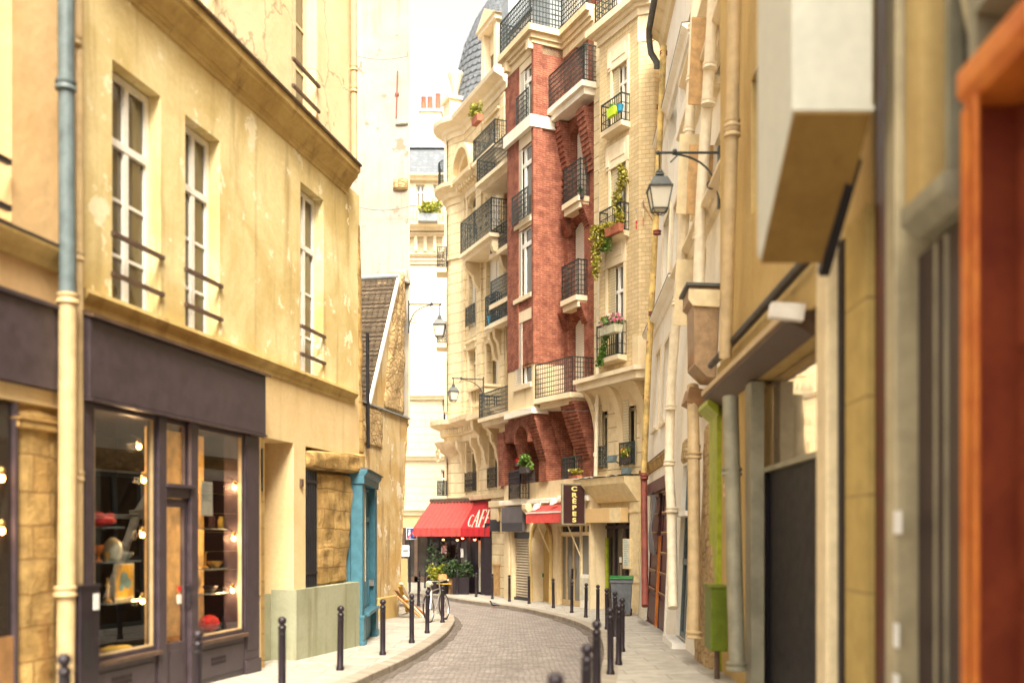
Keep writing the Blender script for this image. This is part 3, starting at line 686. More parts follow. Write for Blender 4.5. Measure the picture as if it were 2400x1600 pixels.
ware(4, .3, 'plate', 'dark footed dish on the lower shelf of the right shop window', 'dish', bowl, 'dark_metal')
ware(5, .35, 'bottle', 'dark bottle on the top shelf of the right shop window', 'bottle', lambda m: m.lathe(0, 0, [(.04, 0), (.045, .02), (.045, .16), (.016, .22), (.016, .29)], 12), 'sign_brown')
ware(5, .65, 'jar', 'amber jar on the top shelf of the right shop window', 'jar', lambda m: m.lathe(0, 0, [(.05, 0), (.06, .03), (.06, .13), (.04, .16), (.045, .18)], 12), 'yellow_fabric')
def on_floor(ux, zz, y, name, label, cat, fn, mat):
    o = FA.thing_at(ux, y, zz + .012, name, label, cat); m = MB(); fn(m); m.build('body', mat, o, True)
on_floor(FA.u(275, .25), zs1, .25, 'cloth', 'crumpled yellow cloth on the floor of the left shop window', 'cloth', lambda m: [m.ball((random.uniform(-.2, .2), random.uniform(-.08, .08), .03), .09, 8, .4) for _ in range(8)], 'yellow_fabric')
on_floor(FA.u(532, .3), zs2, .3, 'cat_figure', 'dark cat-shaped ornament on the floor of the right shop window', 'ornament', lambda m: (m.ball((0, 0, .10), .12, 10, .8), m.ball((.09, 0, .22), .065, 10), m.lathe(.065, 0, [(.025, .26), (.003, .31)], 6), m.lathe(.115, 0, [(.025, .26), (.003, .31)], 6), m.tube([(-.1, 0, .06), (-.2, .0, .05), (-.22, 0, .12)], .02, 6)), 'interior_dark')
on_floor(FA.u(490, .35), zs2, .35, 'cushion', 'dark red cushion on the floor of the right shop window', 'cushion', lambda m: m.ball((0, 0, .13), .16, 10, .8), 'red_fabric')
lt = FA.thing_at(FA.u(485, n0 + .09), n0 + .09, Z(485, 1170, n0), 'notice', 'pale printed notice hung inside the right shop window', 'notice'); MB().box(-.16, .16, 0, .006, -.22, .26).build('sheet', 'poster', lt)
m = MB()
for i in range(7): m.box(-.12, .12 - (i % 3) * .05, -.003, -.0005, .2 - i * .035, .208 - i * .035)
m.build('print_lines', 'poster_blue', lt)

# ------------------------------------------------------------------ far left: the peach building
PB = FA.thing('peach_building', 'peach plastered building with a dark shop fascia at the left edge', 'building')
ua, ub = FA.u(-420), uL - .02
zlA = Z(70, 570)
MB().wall(ua, ub, zlA - .9, 17, [(FA.u(-130), FA.u(33), zlA + .15, zlA + 3.4)], .3, 6, y0=.03).build('wall', 'peach_plaster', PB)
window(PB, FA.u(-130), FA.u(33) - .02, zlA + .15, zlA + 3.4, .25, rows=(.7, .25, .48), pane='pane_warm')
m = MB()
for zz in (zlA + .25, zlA + .72): m.bar((FA.u(-140), -.03, zz), (FA.u(16), -.03, zz), .06)
m.build('window_bar', 'black_iron', PB)
moulding(FA, PB, [(.1, zlA - .2), (-.03, zlA - .2), (-.06, zlA - .1), (-.15, zlA - .02), (-.16, zlA + .02), (.1, zlA + .06)], ua, U(141), 'ledge', 'trim_ochre')
MB().pr([(-.165, zlA + .025), (-.165, zlA + .05), (.1, zlA + .09), (.1, zlA + .065)], ua, U(141), lambda p, t: (t, p[0], p[1])).build('ledge_flashing', 'dark_board', PB)
zg0, zg1 = Z(140, 915, -.12), Z(140, 728, -.12)
m = MB(); m.box(ua, U(146), -.12, .03, zg0, zg1); m.box(ua, U(147), -.16, .03, zg1, zg1 + .04); m.build('fascia', 'shop_dark', PB)
MB().box(ua, U(180), .05, 6, g(9) - .3, zlA - .85).build('ground_floor_wall', 'right_ochre', PB)
MB().box(ua, U(142), -.04, .06, zg0 - .18, zg0 - .01).build('lintel', 'yellow_low', PB)
lumpy(FA, ((U(33), g(10) - .3), (U(142), g(10) - .3), (U(142), zg0 - .19), (U(36), zg0 - .19)), -.03, .3, 12, .025, 'stone_pier', 'rough_stone', PB, nx=5, nz=18)
m = MB(); m.box(U(28), U(143), -.08, .1, Z(90, 1010), Z(90, 992)); m.box(U(25), U(144), -.1, .1, Z(90, 992), Z(90, 985)); m.build('pier_capital', 'rough_stone', PB, bevel=.02)
zw = Z(20, 1490)
wo_ = MB().box(ua, U(32), -.005, .045, zw, zg0 - .2).build('display_window', 'pane_dark', PB); MB().box(U(26), U(33), -.05, .045, g(10) - .3, zg0 - .2).build('frame', 'shop_dark', wo_)
MB().box(ua, U(33), -.03, .048, g(10) - .3, zw).build('stall_riser', 'wood_frame', PB)
for py, lab in ((1120, 'lit bulb at the left edge of the photo, upper of the two'), (1243, 'lit bulb at the left edge of the photo, lower of the two')):
    bulb_thing(FA, 4, py, -.06, lab, 'lit bulbs at the left edge')

# ------------------------------------------------------------------ drainpipes between the two buildings
def pipe(F, pts, r, mat, label, collars=(), name='drainpipe', group='drainpipes on the facades', cmat=None):
    m = MB(); m.tube(pts, r, 12)
    o = F.solo(name, m, mat, label, 'drainpipe', group, True)
    for c in collars:
        mm = MB(); mm.lathe(c[0], c[1], [(r, c[2] - .06), (r * 1.28, c[2] - .05), (r * 1.28, c[2] - .02), (r * 1.1, c[2]), (r * 1.28, c[2] + .02), (r * 1.28, c[2] + .05), (r, c[2] + .06)], 12)
        cc = mm.build('collar', cmat or mat, None, True, zo=F.zb); cc.parent = o
    return o
q = -.20
pu = lambda p: FA.u(p, q)
pipe(FA, [(pu(152), q, 17), (pu(154), q, 8), (pu(158), q, Z(158, 690, q))], .085, 'blue_pipe', 'thick blue-grey drainpipe running down the left building from the top', [(pu(154), q, Z(152, 200, q))], cmat='blue_pipe')
pipe(FA, [(pu(159), q, Z(158, 692, q)), (pu(158), q, 2.0), (pu(152), q, g(11) - .1)], .095, 'cream_pipe', 'thick cream drainpipe below the blue-grey pipe beside the dark shopfront', [(pu(159), q, Z(158, 700, q)), (pu(153), q, Z(153, 1385, q))])
pipe(FA, [(U(177, -.12), -.12, 17), (U(183, -.12), -.12, 5), (U(182, -.12), -.12, g(11) - .1)], .058, 'cream_pipe', 'slim cream drainpipe running full height beside the blue-grey pipe', [(U(176, -.12), -.12, Z(176, 95, -.12)), (U(182, -.12), -.12, Z(182, 600, -.12)), (U(182, -.12), -.12, Z(182, 1115, -.12))])
pipe(FA, [(U(827, .0), -.0, 17), (U(830), -.0, 9.0)], .06, 'cream_pipe', 'ochre drainpipe at the far corner of the yellow building above the cornice', [(U(829), 0, Z(829, 160)), (U(829), 0, 10.5)])
# mailbox-like dark cabinet at the shop pillar
cb = FA.thing_at(FA.u(208, -.3), -.3, FA.gz(FA.u(208, -.3), -.3), 'utility_cabinet', 'narrow black cabinet with stickers against the left pillar of the dark shopfront', 'cabinet')
hh = Z(208, 1370, -.3) - FA.gz(FA.u(208, -.3), -.3)
MB().box(-.17, .17, -.02, .14, 0, hh).build('body', 'bollard_black', cb, bevel=.015); MB().box(-.18, .18, -.03, .15, hh - .03, hh + .005).build('lid', 'bollard_black', cb)
MB().box(.05, .15, -.027, -.021, hh - .28, hh - .10).build('sticker', 'white_sign', cb); MB().box(-.14, .0, -.026, -.021, hh - .9, hh - .4).build('door_panel', 'black_iron', cb)
# ------------------------------------------------------------------ blue shopfront beyond the yellow building
FK = Fr(-2.96, 19.7, -.03, 1)
K = FK.thing('blue_shopfront', 'narrow blue painted wooden shopfront between the rough stones and the stained wall', 'shopfront')
kz = FK.gz(1) - .06; kt = FK.z(858, 1108)
L_ = 2.72
MB().box(.02, L_ - .02, .24, .9, kz, kt - .02).build('backing', 'blue_paint', K)
for a, b in ((0, .34), (L_ - .42, L_)):
    m = MB(); m.box(a, b, 0, .23, kz, kt - .25); m.box(a - .03, b + .03, -.05, .23, kz, kz + .16); m.box(a - .02, b + .02, -.03, .23, kz + .16, kz + .62); m.box(a - .035, b + .035, -.045, .23, kz + .62, kz + .68)
    m.box(a + .06, b - .06, -.012, 0, kz + .85, kt - .4); m.build('pilaster', 'blue_paint', K, bevel=.008)
m = MB(); m.box(-.03, L_ + .03, -.04, .9, kt - .25, kt - .1); m.prismx([(-.04, kt - .1), (-.10, kt - .02), (-.10, kt + .03), (.9, kt + .03), (.9, kt - .1)], -.03, L_ + .06); m.build('cornice', 'blue_paint', K, bevel=.008)
MB().prismx([(-.14, kt + .031), (-.14, kt + .05), (.9, kt + .25), (.9, kt + .035)], .0, L_ + .1).build('canopy', 'gutter_zinc', K)
w_ = window(K, .36, L_ - .44, kz + .72, kt - .27, .12, fr=.06, cols=3, rows=(.74, .25, .5), mat='blue_paint', pane='pane_grey', th=.05)
m = MB(); m.box(.35, L_ - .43, .10, .22, kz, kz + .70); m.box(.33, L_ - .41, -.10, .14, kz + .64, kz + .71)
for i in range(2): m.box(.42 + i * .95, 1.25 + i * .95, .08, .1, kz + .14, kz + .56)
m.build('stall_riser', 'blue_paint', K, bevel=.006)
MB().box(L_ - .5, L_ - .44, .02, .12, kz + 1.15, kz + 1.28).build('door_handle', 'steel', K)

# ------------------------------------------------------------------ lean-to with stained wall and tiled roof
FS = Fr(-4.5, 24.0, .214, 1)
ST = FS.thing('lean_to_house', 'low house with stained plaster wall, tiled roof and white verge board', 'building')
sa, sb = FS.u(840), FS.u(956); zs_t = 5.22; gs = g(26) - .4
sbb = FS.u(933); MB().prism([(sa, gs), (sbb, gs), (sb, zs_t), (sa, zs_t)], 0, 3.5).build('wall', 'stained_wall', ST)
MB().box(FS.u(885), FS.u(926), -.05, .05, gs, FS.z(905, 1397)).build('base_stone', 'right_ochre', ST, bevel=.03)
MB().prismx([(-.08, zs_t + .0), (-.08, zs_t + .04), (.3, zs_t + .14), (.3, zs_t + .0)], sa, sb + .04).build('wall_cap', 'zinc', ST)
lumpy(FS, ((sa, 4.1), (FS.u(899), 4.1), (FS.u(897), zs_t - .01), (sa, zs_t - .01)), -.05, .2, 21, .035, 'rubble_stones', 'rubble', ST, nx=8, nz=8)
lumpy(FS, ((sbb - .14, gs), (sbb + .01, gs), (sb + .04, zs_t), (sb - .16, zs_t)), -.03, .35, 22, .03, 'edge_stones', 'rubble', ST, nx=2, nz=24)
ue, ur = FS.u(868), FS.u(935); zr = FS.z(935, 655)
lumpy(FS, ((FS.u(905), zs_t + .05), (sb, zs_t + .05), (sb + .02, FS.z(957, 634)), (FS.u(932), FS.z(934, 660))), .02, .6, 23, .06, 'stone_pier', 'rubble', ST, nx=8, nz=18)
MB().prism([(FS.u(872), zs_t + .02), (FS.u(915), zs_t + .02), (FS.u(934), zr - .2)], .12, .55).build('gable_end', 'stained_wall', ST)
m = MB(); m.add([(ue, .03, zs_t), (ur, .03, zr), (ur, 5, zr), (ue, 5, zs_t), (ue, .03, zs_t + .09), (ur, .03, zr + .09), (ur, 5, zr + .09), (ue, 5, zs_t + .09)], [(0, 1, 2, 3), (4, 7, 6, 5), (0, 4, 5, 1), (2, 6, 7, 3), (0, 3, 7, 4), (1, 5, 6, 2)])
rf = m.build('roof', 'roof_tile', ST)
# rows of tiles standing proud
m = MB(); nrow = 26; rnd = random.Random(2)
for i in range(nrow):
    t = (i + .2) / nrow; uu = ue + (ur - ue) * t; zz = zs_t + .09 + (zr - zs_t) * t; y = .06
    while y < 3.0:
        wd = rnd.uniform(.15, .19); dz = rnd.uniform(0, .018); sl_ = .19
        m.add([(uu - .02, y, zz + .012 + dz), (uu - .02, y + wd - .012, zz + .012 + dz), (uu + sl_ * .55, y + wd - .012, zz + sl_ * .75), (uu + sl_ * .55, y, zz + sl_ * .75), (uu - .02, y, zz - .02), (uu - .02, y + wd - .012, zz - .02)], [(0, 1, 2, 3), (0, 4, 5, 1), (0, 3, 4), (1, 5, 2)])
        y += wd
m.build('tile_rows', 'roof_tile', rf)
MB().add([(ue - .03, -.03, zs_t - .02), (ur, -.03, zr - .02), (ur, .05, zr - .02), (ue - .03, .05, zs_t - .02), (ue - .03, -.03, zs_t + .14), (ur, -.03, zr + .14), (ur, .05, zr + .14), (ue - .03, .05, zs_t + .14)], [(0, 1, 2, 3), (4, 7, 6, 5), (0, 4, 5, 1), (2, 6, 7, 3), (0, 3, 7, 4), (1, 5, 6, 2)]).build('verge_board', 'white_paint', rf)
MB().tube([(ur, .0, zr + .1), (ur, 5, zr + .1)], .09, 8).build('ridge', 'zinc', rf, True)
FS.solo('drainpipe', MB().tube([(FS.u(861, -.1), -.1, FS.z(861, 780, -.1)), (FS.u(863, -.1), -.1, FS.z(863, 1050, -.1))], .05, 8), 'black_iron', 'short black drainpipe in front of the tiled roof, left of the white verge', 'drainpipe', 'drainpipes on the facades', True)

# ------------------------------------------------------------------ tall white gable
FF = Fr(-5, 30.5, 1, 0)
GW = FF.thing('white_gable_building', 'tall white rendered gable wall rising above the tiled roof', 'building')
fa, fb = FF.u(790), FF.u(960)
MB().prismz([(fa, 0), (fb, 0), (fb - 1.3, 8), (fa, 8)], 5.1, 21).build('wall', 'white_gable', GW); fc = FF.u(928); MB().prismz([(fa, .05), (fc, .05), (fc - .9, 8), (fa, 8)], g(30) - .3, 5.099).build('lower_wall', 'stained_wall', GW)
lumpy(FF, ((FF.u(921), FF.z(0, 447)), (FF.u(957), FF.z(0, 447)), (FF.u(957), FF.z(0, 418)), (FF.u(921), FF.z(0, 418))), -.12, .1, 31, .02, 'projecting_stone', 'rubble', GW, nx=4, nz=3)
lumpy(FF, ((FF.u(926), FF.z(0, 296)), (FF.u(958), FF.z(0, 294)), (FF.u(958), FF.z(0, 283)), (FF.u(926), FF.z(0, 285))), -.08, .1, 32, .015, 'projecting_stone', 'white_gable', GW, nx=4, nz=2)
lumpy(FF, ((FF.u(925), FF.z(0, 668)), (FF.u(962), FF.z(0, 668)), (FF.u(958), FF.z(0, 630)), (FF.u(912), FF.z(0, 640))), -.22, .1, 33, .05, 'projecting_stone', 'white_gable', GW, nx=4, nz=4)
m = MB(); m.bar((FF.u(932), -.03, FF.z(0, 168)), (FF.u(929), -.03, FF.z(0, 276)), .035); m.box(FF.u(926), FF.u(935), -.05, 0, FF.z(0, 224), FF.z(0, 219)); m.build('tie_rod', 'rust_low', GW)
MB().box(FF.u(958), FF.u(960), -.02, .02, 5.1, 20).build('corner_strip', 'cream_stone', GW)


# ------------------------------------------------------------------ far pale building closing the street
FE = Fr(-8, 62, 1, 0)
E = FE.thing('far_cream_building', 'pale ashlar building with slate roof closing the end of the street', 'building')
eu, ez = FE.u, FE.z
ea, eb = eu(880), eu(1180)
ge = g(62) - .3
MB().wall(ea, eb, ez(0, 1205), ez(0, 419), [(eu(1034), eu(1053), ez(0, 1170), ez(0, 1100)), (eu(1036), eu(1056), ez(0, 1010), ez(0, 900)), (eu(975), eu(995), ez(0, 492), ez(0, 432)), (eu(1015), eu(1030), ez(0, 492), ez(0, 432))], .35, 9).build('wall', 'ashlar_pale', E)
window(E, eu(1034), eu(1053), ez(0, 1170), ez(0, 1100), .2, fr=.09, cols=2, rows=(.7,), pane='pane_dark'); window(E, eu(1036), eu(1056), ez(0, 1010), ez(0, 900), .2, pane='pane_dark')
for a, b in ((975, 995), (1015, 1030)): window(E, eu(a), eu(b), ez(0, 492), ez(0, 432), .2, pane='pane_grey')
m = MB(); m.box(ea, eb, .01, .5, ez(0, 1073), ez(0, 600)); 
MB().box(ea, eb, -.02, -.004, ez(0, 925), ez(0, 622)).build('smooth_wall', 'pale_stone', E)
def ledges(par, F, a, b, rows, mat='pale_stone'):
    for pt, pb, d in rows:
        m = MB(); zt_, zb_ = F.z(0, pt) if isinstance(pt, int) else pt, F.z(0, pb) if isinstance(pb, int) else pb
        m.prismx([(.05, zb_), (-d * .5, zb_), (-d * .6, zb_ + (zt_ - zb_) * .5), (-d, zb_ + (zt_ - zb_) * .7), (-d, zt_), (.05, zt_ + .02)], a, b); m.build('ledge', mat, par)
ledges(E, FE, ea, eb, ((531, 545, .9), (548, 556, .35), (597, 603, .35), (608, 620, .25), (925, 936, .3), (1066, 1078, .35), (1190, 1207, .45), (412, 424, .5)))
m = MB()
for px in range(950, 1100, 22): m.box(eu(px), eu(px + 7), -.28, -.02, ez(0, 590), ez(0, 556))
m.build('frieze_brackets', 'pale_stone', E)
railing(E, [(eu(940), -.8), (eu(1040), -.8)], ez(0, 531), ez(0, 493), 'scroll', step=.2, w=.025)
m = MB(); m.add([(ea, 0, ez(0, 417)), (eb, 0, ez(0, 417)), (eb, 1.6, ez(0, 325)), (ea, 1.6, ez(0, 325)), (ea, 7, ez(0, 417)), (eb, 7, ez(0, 417)), (eb, 6, ez(0, 325)), (ea, 6, ez(0, 325))], [(0, 1, 2, 3), (4, 7, 6, 5), (3, 2, 6, 7), (0, 3, 7, 4), (1, 5, 6, 2)]); rf = m.build('roof', 'slate', E)
MB().box(ea, eb, 1.4, 6.2, ez(0, 325), ez(0, 318)).build('roof_ridge', 'zinc', rf); m = MB(); m.prism([(eu(985), ez(0, 415)), (eu(993), ez(0, 415)), (eu(989), ez(0, 404))], -.1, 1); m.build('roof_vent', 'white_paint', rf)
MB().tube([(ea, -.25, ez(0, 412)), (eb, -.25, ez(0, 412))], .1, 8).build('gutter', 'zinc', E)
m = MB(); m.box(eu(984, 4), eu(1034, 4), 4, 5.2, ez(0, 330), FE.z(0, 262, 4)); m.box(eu(982, 4), eu(1036, 4), 3.9, 5.3, FE.z(0, 262, 4), FE.z(0, 256, 4)); ch = m.build('chimney', 'pale_stone', E)
for px, s_ in ((991, 1), (1006, 1), (1025, 1.25)): MB().lathe(eu(px, 4), 4.6, [(.20, FE.z(0, 257, 4)), (.17, FE.z(0, 250, 4)), (.13, FE.z(0, 250, 4) + .8 * s_), (.16, FE.z(0, 250, 4) + .85 * s_)], 10).build('chimney_pot', 'terracotta', ch, True)
# ground storey with dark shop glass
MB().box(ea, eb, -.1, .3, ez(0, 1236), ez(0, 1206)).build('shop_sign', 'beige_board', E)
MB().box(ea, eb, .3, 6, ge, ez(0, 1205)).build('ground_floor_wall', 'interior_dark', E)
m = MB()
for px in (945, 975, 1008, 1014, 1040, 1075): m.box(eu(px) - .1, eu(px) + .1, -.05, .29, ge, ez(0, 1237))
m.box(ea, eb, -.05, .28, ge, ez(0, 1350)); m.build('shop_frame', 'brown_wood', E)
MB().box(ea, eb, .1, .14, ez(0, 1349), ez(0, 1238)).build('shop_pane', 'pane_dark', E)
def pot_plant(name, label, cat, loc, pot, leaf, potmat='pot_dark', leafm='leaf_green', n=160, size=.05, grp=None, rz=0, box=False, drop=0, sd=1, shape='potted'):
    t = thing(name, label, cat, loc, rz, grp); m = MB(); w2, h = pot
    if box: m.prismx([(-w2 * .32, 0), (-w2 * .40, h), (w2 * .40, h), (w2 * .32, 0)], -w2, w2)
    else: m.lathe(0, 0, [(w2 * .7, 0), (w2 * .95, h * .85), (w2 * 1.08, h * .86), (w2 * 1.08, h), (w2 * .9, h), (w2 * .85, h * .9)], 14)
    m.build('planter', potmat, t)
    rnd = random.Random(sd); m = MB(); rx, rz_ = leaf
    for k in range(9 if box else 6):
        a = rnd.uniform(0, 6.28); rr = rnd.uniform(.2, .75)
        c = (rx * rr * math.cos(a) * (1.25 if box else 1), rx * .55 * rr * math.sin(a), h + rz_ * rnd.uniform(.1, 1.1) - drop * rnd.random())
        m.leaves(c, (rx * .45, rx * .4, rz_ * .45), n // 6, size, rnd); m.tube([(c[0] * .3, c[1] * .3, h * .8), c], .006, 3)
    m.build('foliage', leafm, t); return t
pot_plant('balcony_plant', 'bushy yellow-green plant in a grey box on the far balcony of the pale building', 'plant', FE.w(eu(1006), -1.15, ez(0, 533)), (.6, .45), (.9, .75), 'zinc', 'leaf_yellow', 420, .11, 'plants on the balconies', box=True, sd=3)
pot_plant('window_plant', 'small bright plant behind the low window rail of the far building', 'plant', FE.w(eu(1047), -.06, ez(0, 1168)), (.25, .2), (.3, .5), 'pot_dark', 'leaf_yellow', 80, .09, 'plants on the balconies', sd=5)
railing(E, [(eu(1032), -.3), (eu(1056), -.3)], ez(0, 1171), ez(0, 1150), 'grid', step=.16, rows=2, name='window_railing')
# ------------------------------------------------------------------ red brick building with its projecting bay
FB = Fr(2.75 - .45 * 7.1, 41.3, .45, -1)
B = FB.thing('red_brick_building', 'tall red brick building with a projecting bay and iron balconies', 'building')
U = FB.u; Z = FB.z
bL, bR, uI, N = -.05, U(1394), U(1322), -1.20
oL = U(1192, N); zB = g(36) - .4
zst = Z(1290, 1127, -.5)                 # top of the stone ground storey
zbay = Z(1258, 952, N); zcor = Z(1260, 88, N)
# main wall, right column of openings
colR = [(1350, 1378, 42, 200), (1335, 1374, 288, 478), (1331, 1369, 514, 702), (1331, 1369, 742, 915), (1326, 1362, 966, 1128)]
ho = []
for a, b, t_, bt in colR: ho.append((U(a), U(b), Z((a + b) / 2, bt), Z((a + b) / 2, t_)))
MB().wall(bL, bR, zst - .05, zcor + .9, ho, .42, 9).build('wall', 'red_brick', B)
for h in ho[1:]: MB().arch(h[0], h[1], h[3] - .38, h[3] + .001, .004, .4).build('arch_head', 'red_brick', B)
for i, h in enumerate(ho):
    sh = window(B, h[0], h[1], h[2], h[3], .33, fr=.06, cols=2, rows=(), pane='pane_grey')
    shutters(B, h[0] + .06, h[1] - .06, h[2] + .03, h[3] - .04, .28, 2, 'shutter_white' if i < 4 else 'shutter_cream')
# stepped brick corbels beside the arches
def corbel(mb, u0, u1, na, nb, z0, z1, k, d0=0, d1=0, nback=.05):
    for i in range(k):
        t = (i + 1) / k; za = z0 + (z1 - z0) * i / k; zb_ = z0 + (z1 - z0) * (i + 1) / k
        mb.box(u0 - d0 * t, u1 + d1 * t, na + (nb - na) * t, nback, za, zb_ - .004)
def teeth(mb, u0, u1, n, z0, z1, k):                    # a run of projecting courses
    for i in range(k):
        za = z0 + (z1 - z0) * i / k; mb.box(u0, u1, n - (.07 if i % 2 else 0.02), n + .12, za, za + (z1 - z0) / k - .006)
def cb(*a, **k): m = MB(); corbel(m, *a, **k); return m.build('brick_corbel', 'red_brick', B)
cb(ho[1][1] + .02, bR - .02, -.03, -.42, Z(1380, 405), Z(1380, 262), 12, d0=-.02)
cb(uI + .02, ho[1][0] - .02, -.03, -.42, Z(1330, 405), Z(1330, 290), 10)
m = MB(); teeth(m, uI + .03, ho[1][0] - .03, -.05, Z(1330, 470), Z(1330, 410), 8); m.build('brick_courses', 'red_brick', B)
cb(ho[4][1] + .02, bR - .02, -.15, -.80, Z(1375, 1075), Z(1375, 945), 16, d0=.10)
cb(uI + .02, ho[4][0] - .02, -.1, -.75, Z(1325, 1075), Z(1325, 950), 15)
for i in (2, 3):
    cb(ho[i - 1][1] - .12, ho[i - 1][1] + .25, -.02, -.28, ho[i - 1][2] - .95, ho[i - 1][2] - .28, 8, d0=0)
    cb(ho[i - 1][0] - .28, ho[i - 1][0] + .05, -.02, -.28, ho[i - 1][2] - .95, ho[i - 1][2] - .28, 8, d1=0)
MB().box(ho[4][1] + .02, bR - .02, -.15, .05, zst, Z(1375, 1075)).build('brick_pier', 'red_brick', B)
# bay front
bw = [(1226, 1256, 153, 282), (1216, 1254, 340, 515), (1214, 1251, 535, 692), (1215, 1249, 752, 900)]
bo = []
for a, b, t_, bt in bw:
    m_ = (a + b) / 2; bo.append((U(a - 6, N), min(U(b, N), uI - .17), Z(m_, bt, N), Z(m_, t_, N)))
zst2 = Z(1258, 850, N)
MB().wall(oL, uI, zst2, zcor, [h for h in bo[:3]], .3, 1.22, y0=N).build('bay', 'red_brick', B)
MB().wall(oL - .02, uI + .02, zbay, zst2 + .002, [(bo[3][0], bo[3][1], bo[3][2], zst2 + .1)], .3, 1.2, y0=N - .02).build('bay_base', 'cream_stone', B)
# clear the top part of the lowest bay window: lintel stones
pm = MB()
for (p0, p1) in ((oL - .03, bo[0][0] - .10), (uI - .13, uI + .03)):
    pm.box(p0, p1, N - .04, N + .02, zst2 + .02, zcor - .01)
pm.box(uI - .10, uI + .06, N - .06, N + .30, zst2 + .02, zcor - .02)
pm.build('corner_pier', 'red_brick', B)
for i, h in enumerate(bo):
    m = MB(); m.box(h[0] - .05, h[1] + .02, N - .08, N + .28, h[2] - .16, h[2] - .002); m.box(h[0] - .06, h[1] + .02, N - .02, N + .03, h[3] + .002, h[3] + .40); m.box(h[0] - .06, h[0] - .003, N - .02, N + .03, h[2], h[3])
    m.build('window_surround', 'pale_stone', B)
    um = h[0] + (h[1] - h[0]) * .5
    window(B, h[0], h[1], h[2], h[3], N + .06, fr=.07, cols=2, rows=(.76,), pane='pane_warm', mat='white_paint', sash=.08)
    shutters(B, h[0] + .02, h[0] + (h[1] - h[0]) * .42, h[2] + .03, h[3] - .05, N - .03, 1)
for i in (0, 1): railing(B, [(bo[i][0] - .02, N - .16), (bo[i][1] + .02, N - .16)], bo[i][2], bo[i][2] + 1.05, 'grid', step=.11, name='window_railing')
m = MB(); za = Z(1270, 283, N); m.box(oL - .06, uI + .09, N - .2, .02, za, za + .42); zb2 = Z(1240, 300, N)
m.build('stone_band', 'white_wall', B)
m = MB()
for i in range(9): m.box(oL + .3 + i * .2, oL + .4 + i * .2, N - .12, N, bo[1][3] + .42, bo[1][3] + .58)
m.box(oL + .05, uI, N - .15, N, bo[1][3] + .58, bo[1][3] + .68); m.build('dentils', 'pale_stone', B)
MB().box(oL - .08, uI + .08, N - .16, .02, zbay - .22, zbay - .002).build('bay_ledge', 'white_wall', B)
# arcade below the bay: two corbelled piers with an arched recess
zp0, zp1 = Z(1271, 1075, -.75), zbay - .225
lq0, lq1 = U(1168, -.72), max(U(1182, -.72), U(1168, -.72) + .4)
for u0, u1 in ((uI - .62, uI), (oL, oL + .42), (lq0, lq1)):
    lim = N if u0 > lq0 + .01 else -.75; cm = MB()
    cm.box(u0, u1, -.72, .02, zst, zp0)
    corbel(cm, u0, u1, -.72, lim - .02, zp0, zp1 if u0 > lq0 + .01 else zp1 - .3, 14)
    cm.build('corbelled_pier', 'red_brick', B)
am = MB(); z_sp = zp1 - .95
am.box(oL + .42, uI - .62, N + .02, .0, zp1 - .32, zp1); am.arch(oL + .42, uI - .62, z_sp, zp1 - .32, N + .03, .0)
am.box(lq1, oL, -.7, .0, zp1 - .75, zp1) if oL > lq1 + .1 else 0
am.build('arcade', 'red_brick', B)
for a, b in ((oL + .5, uI - .68),): shutters(B, a, b, zst + .15, zp1 - .7, -.06, 2, 'shutter_cream')
# bay cornice and attic
cp = [(oL - .12, 0), (oL - .12, N - .22), (uI + .14, N - .22), (uI + .14, -.12), (bR, -.12), (bR, 0)]
m = MB()
for k, (dz0, dz1, gr) in enumerate(((-.75, -.45, .0), (-.45, -.30, .08), (-.30, -.12, .16), (-.12, .10, .30))):
    m.box(oL - gr, uI + gr, N - .05 - gr, .1, zcor + .35 + dz0, zcor + .35 + dz1); m.box(uI + gr + .001, bR, -.05 - gr, .1, zcor + .35 + dz0, zcor + .35 + dz1)
for uu in (uI - .18, oL + .1): m.box(uu, uu + .22, N - .26, N - .04, zcor - .30, zcor + .04)
m.build('cornice', 'cream_stone', B)
zt_ = zcor + .45
railing(B, [(oL - .2, 0), (oL - .2, N - .25), (uI + .2, N - .25), (uI + .2, -.2), (bR, -.2)], zt_, zt_ + 1.25, 'grid', step=.13, w=.024)
MB().wall(bL, bR, zt_ - .02, zt_ + 2.6, [(oL + .5, oL + 1.3, zt_, zt_ + 2.1), (uI + .4, uI + 1.2, zt_, zt_ + 2.1)], .2, 6, y0=.35).build('attic_wall', 'white_wall', B)
for a in (oL + .5, uI + .4): window(B, a, a + .8, zt_, zt_ + 2.1, .45, pane='pane_grey')
m = MB(); m.prismx([(.2, zt_ + 2.6), (2.2, zt_ + 5.4), (6.5, zt_ + 5.4), (6.5, zt_ + 2.6)], bL, bR); m.build('roof', 'slate', B)
m = MB(); m.box(oL + .2, oL + 1.6, -.3, 2, zt_ + .3, zt_ + 2.2); m.prism([(oL + .05, zt_ + 2.2), (oL + 1.75, zt_ + 2.2), (oL + .9, zt_ + 2.9)], -.4, 2); m.build('dormer', 'zinc', B)
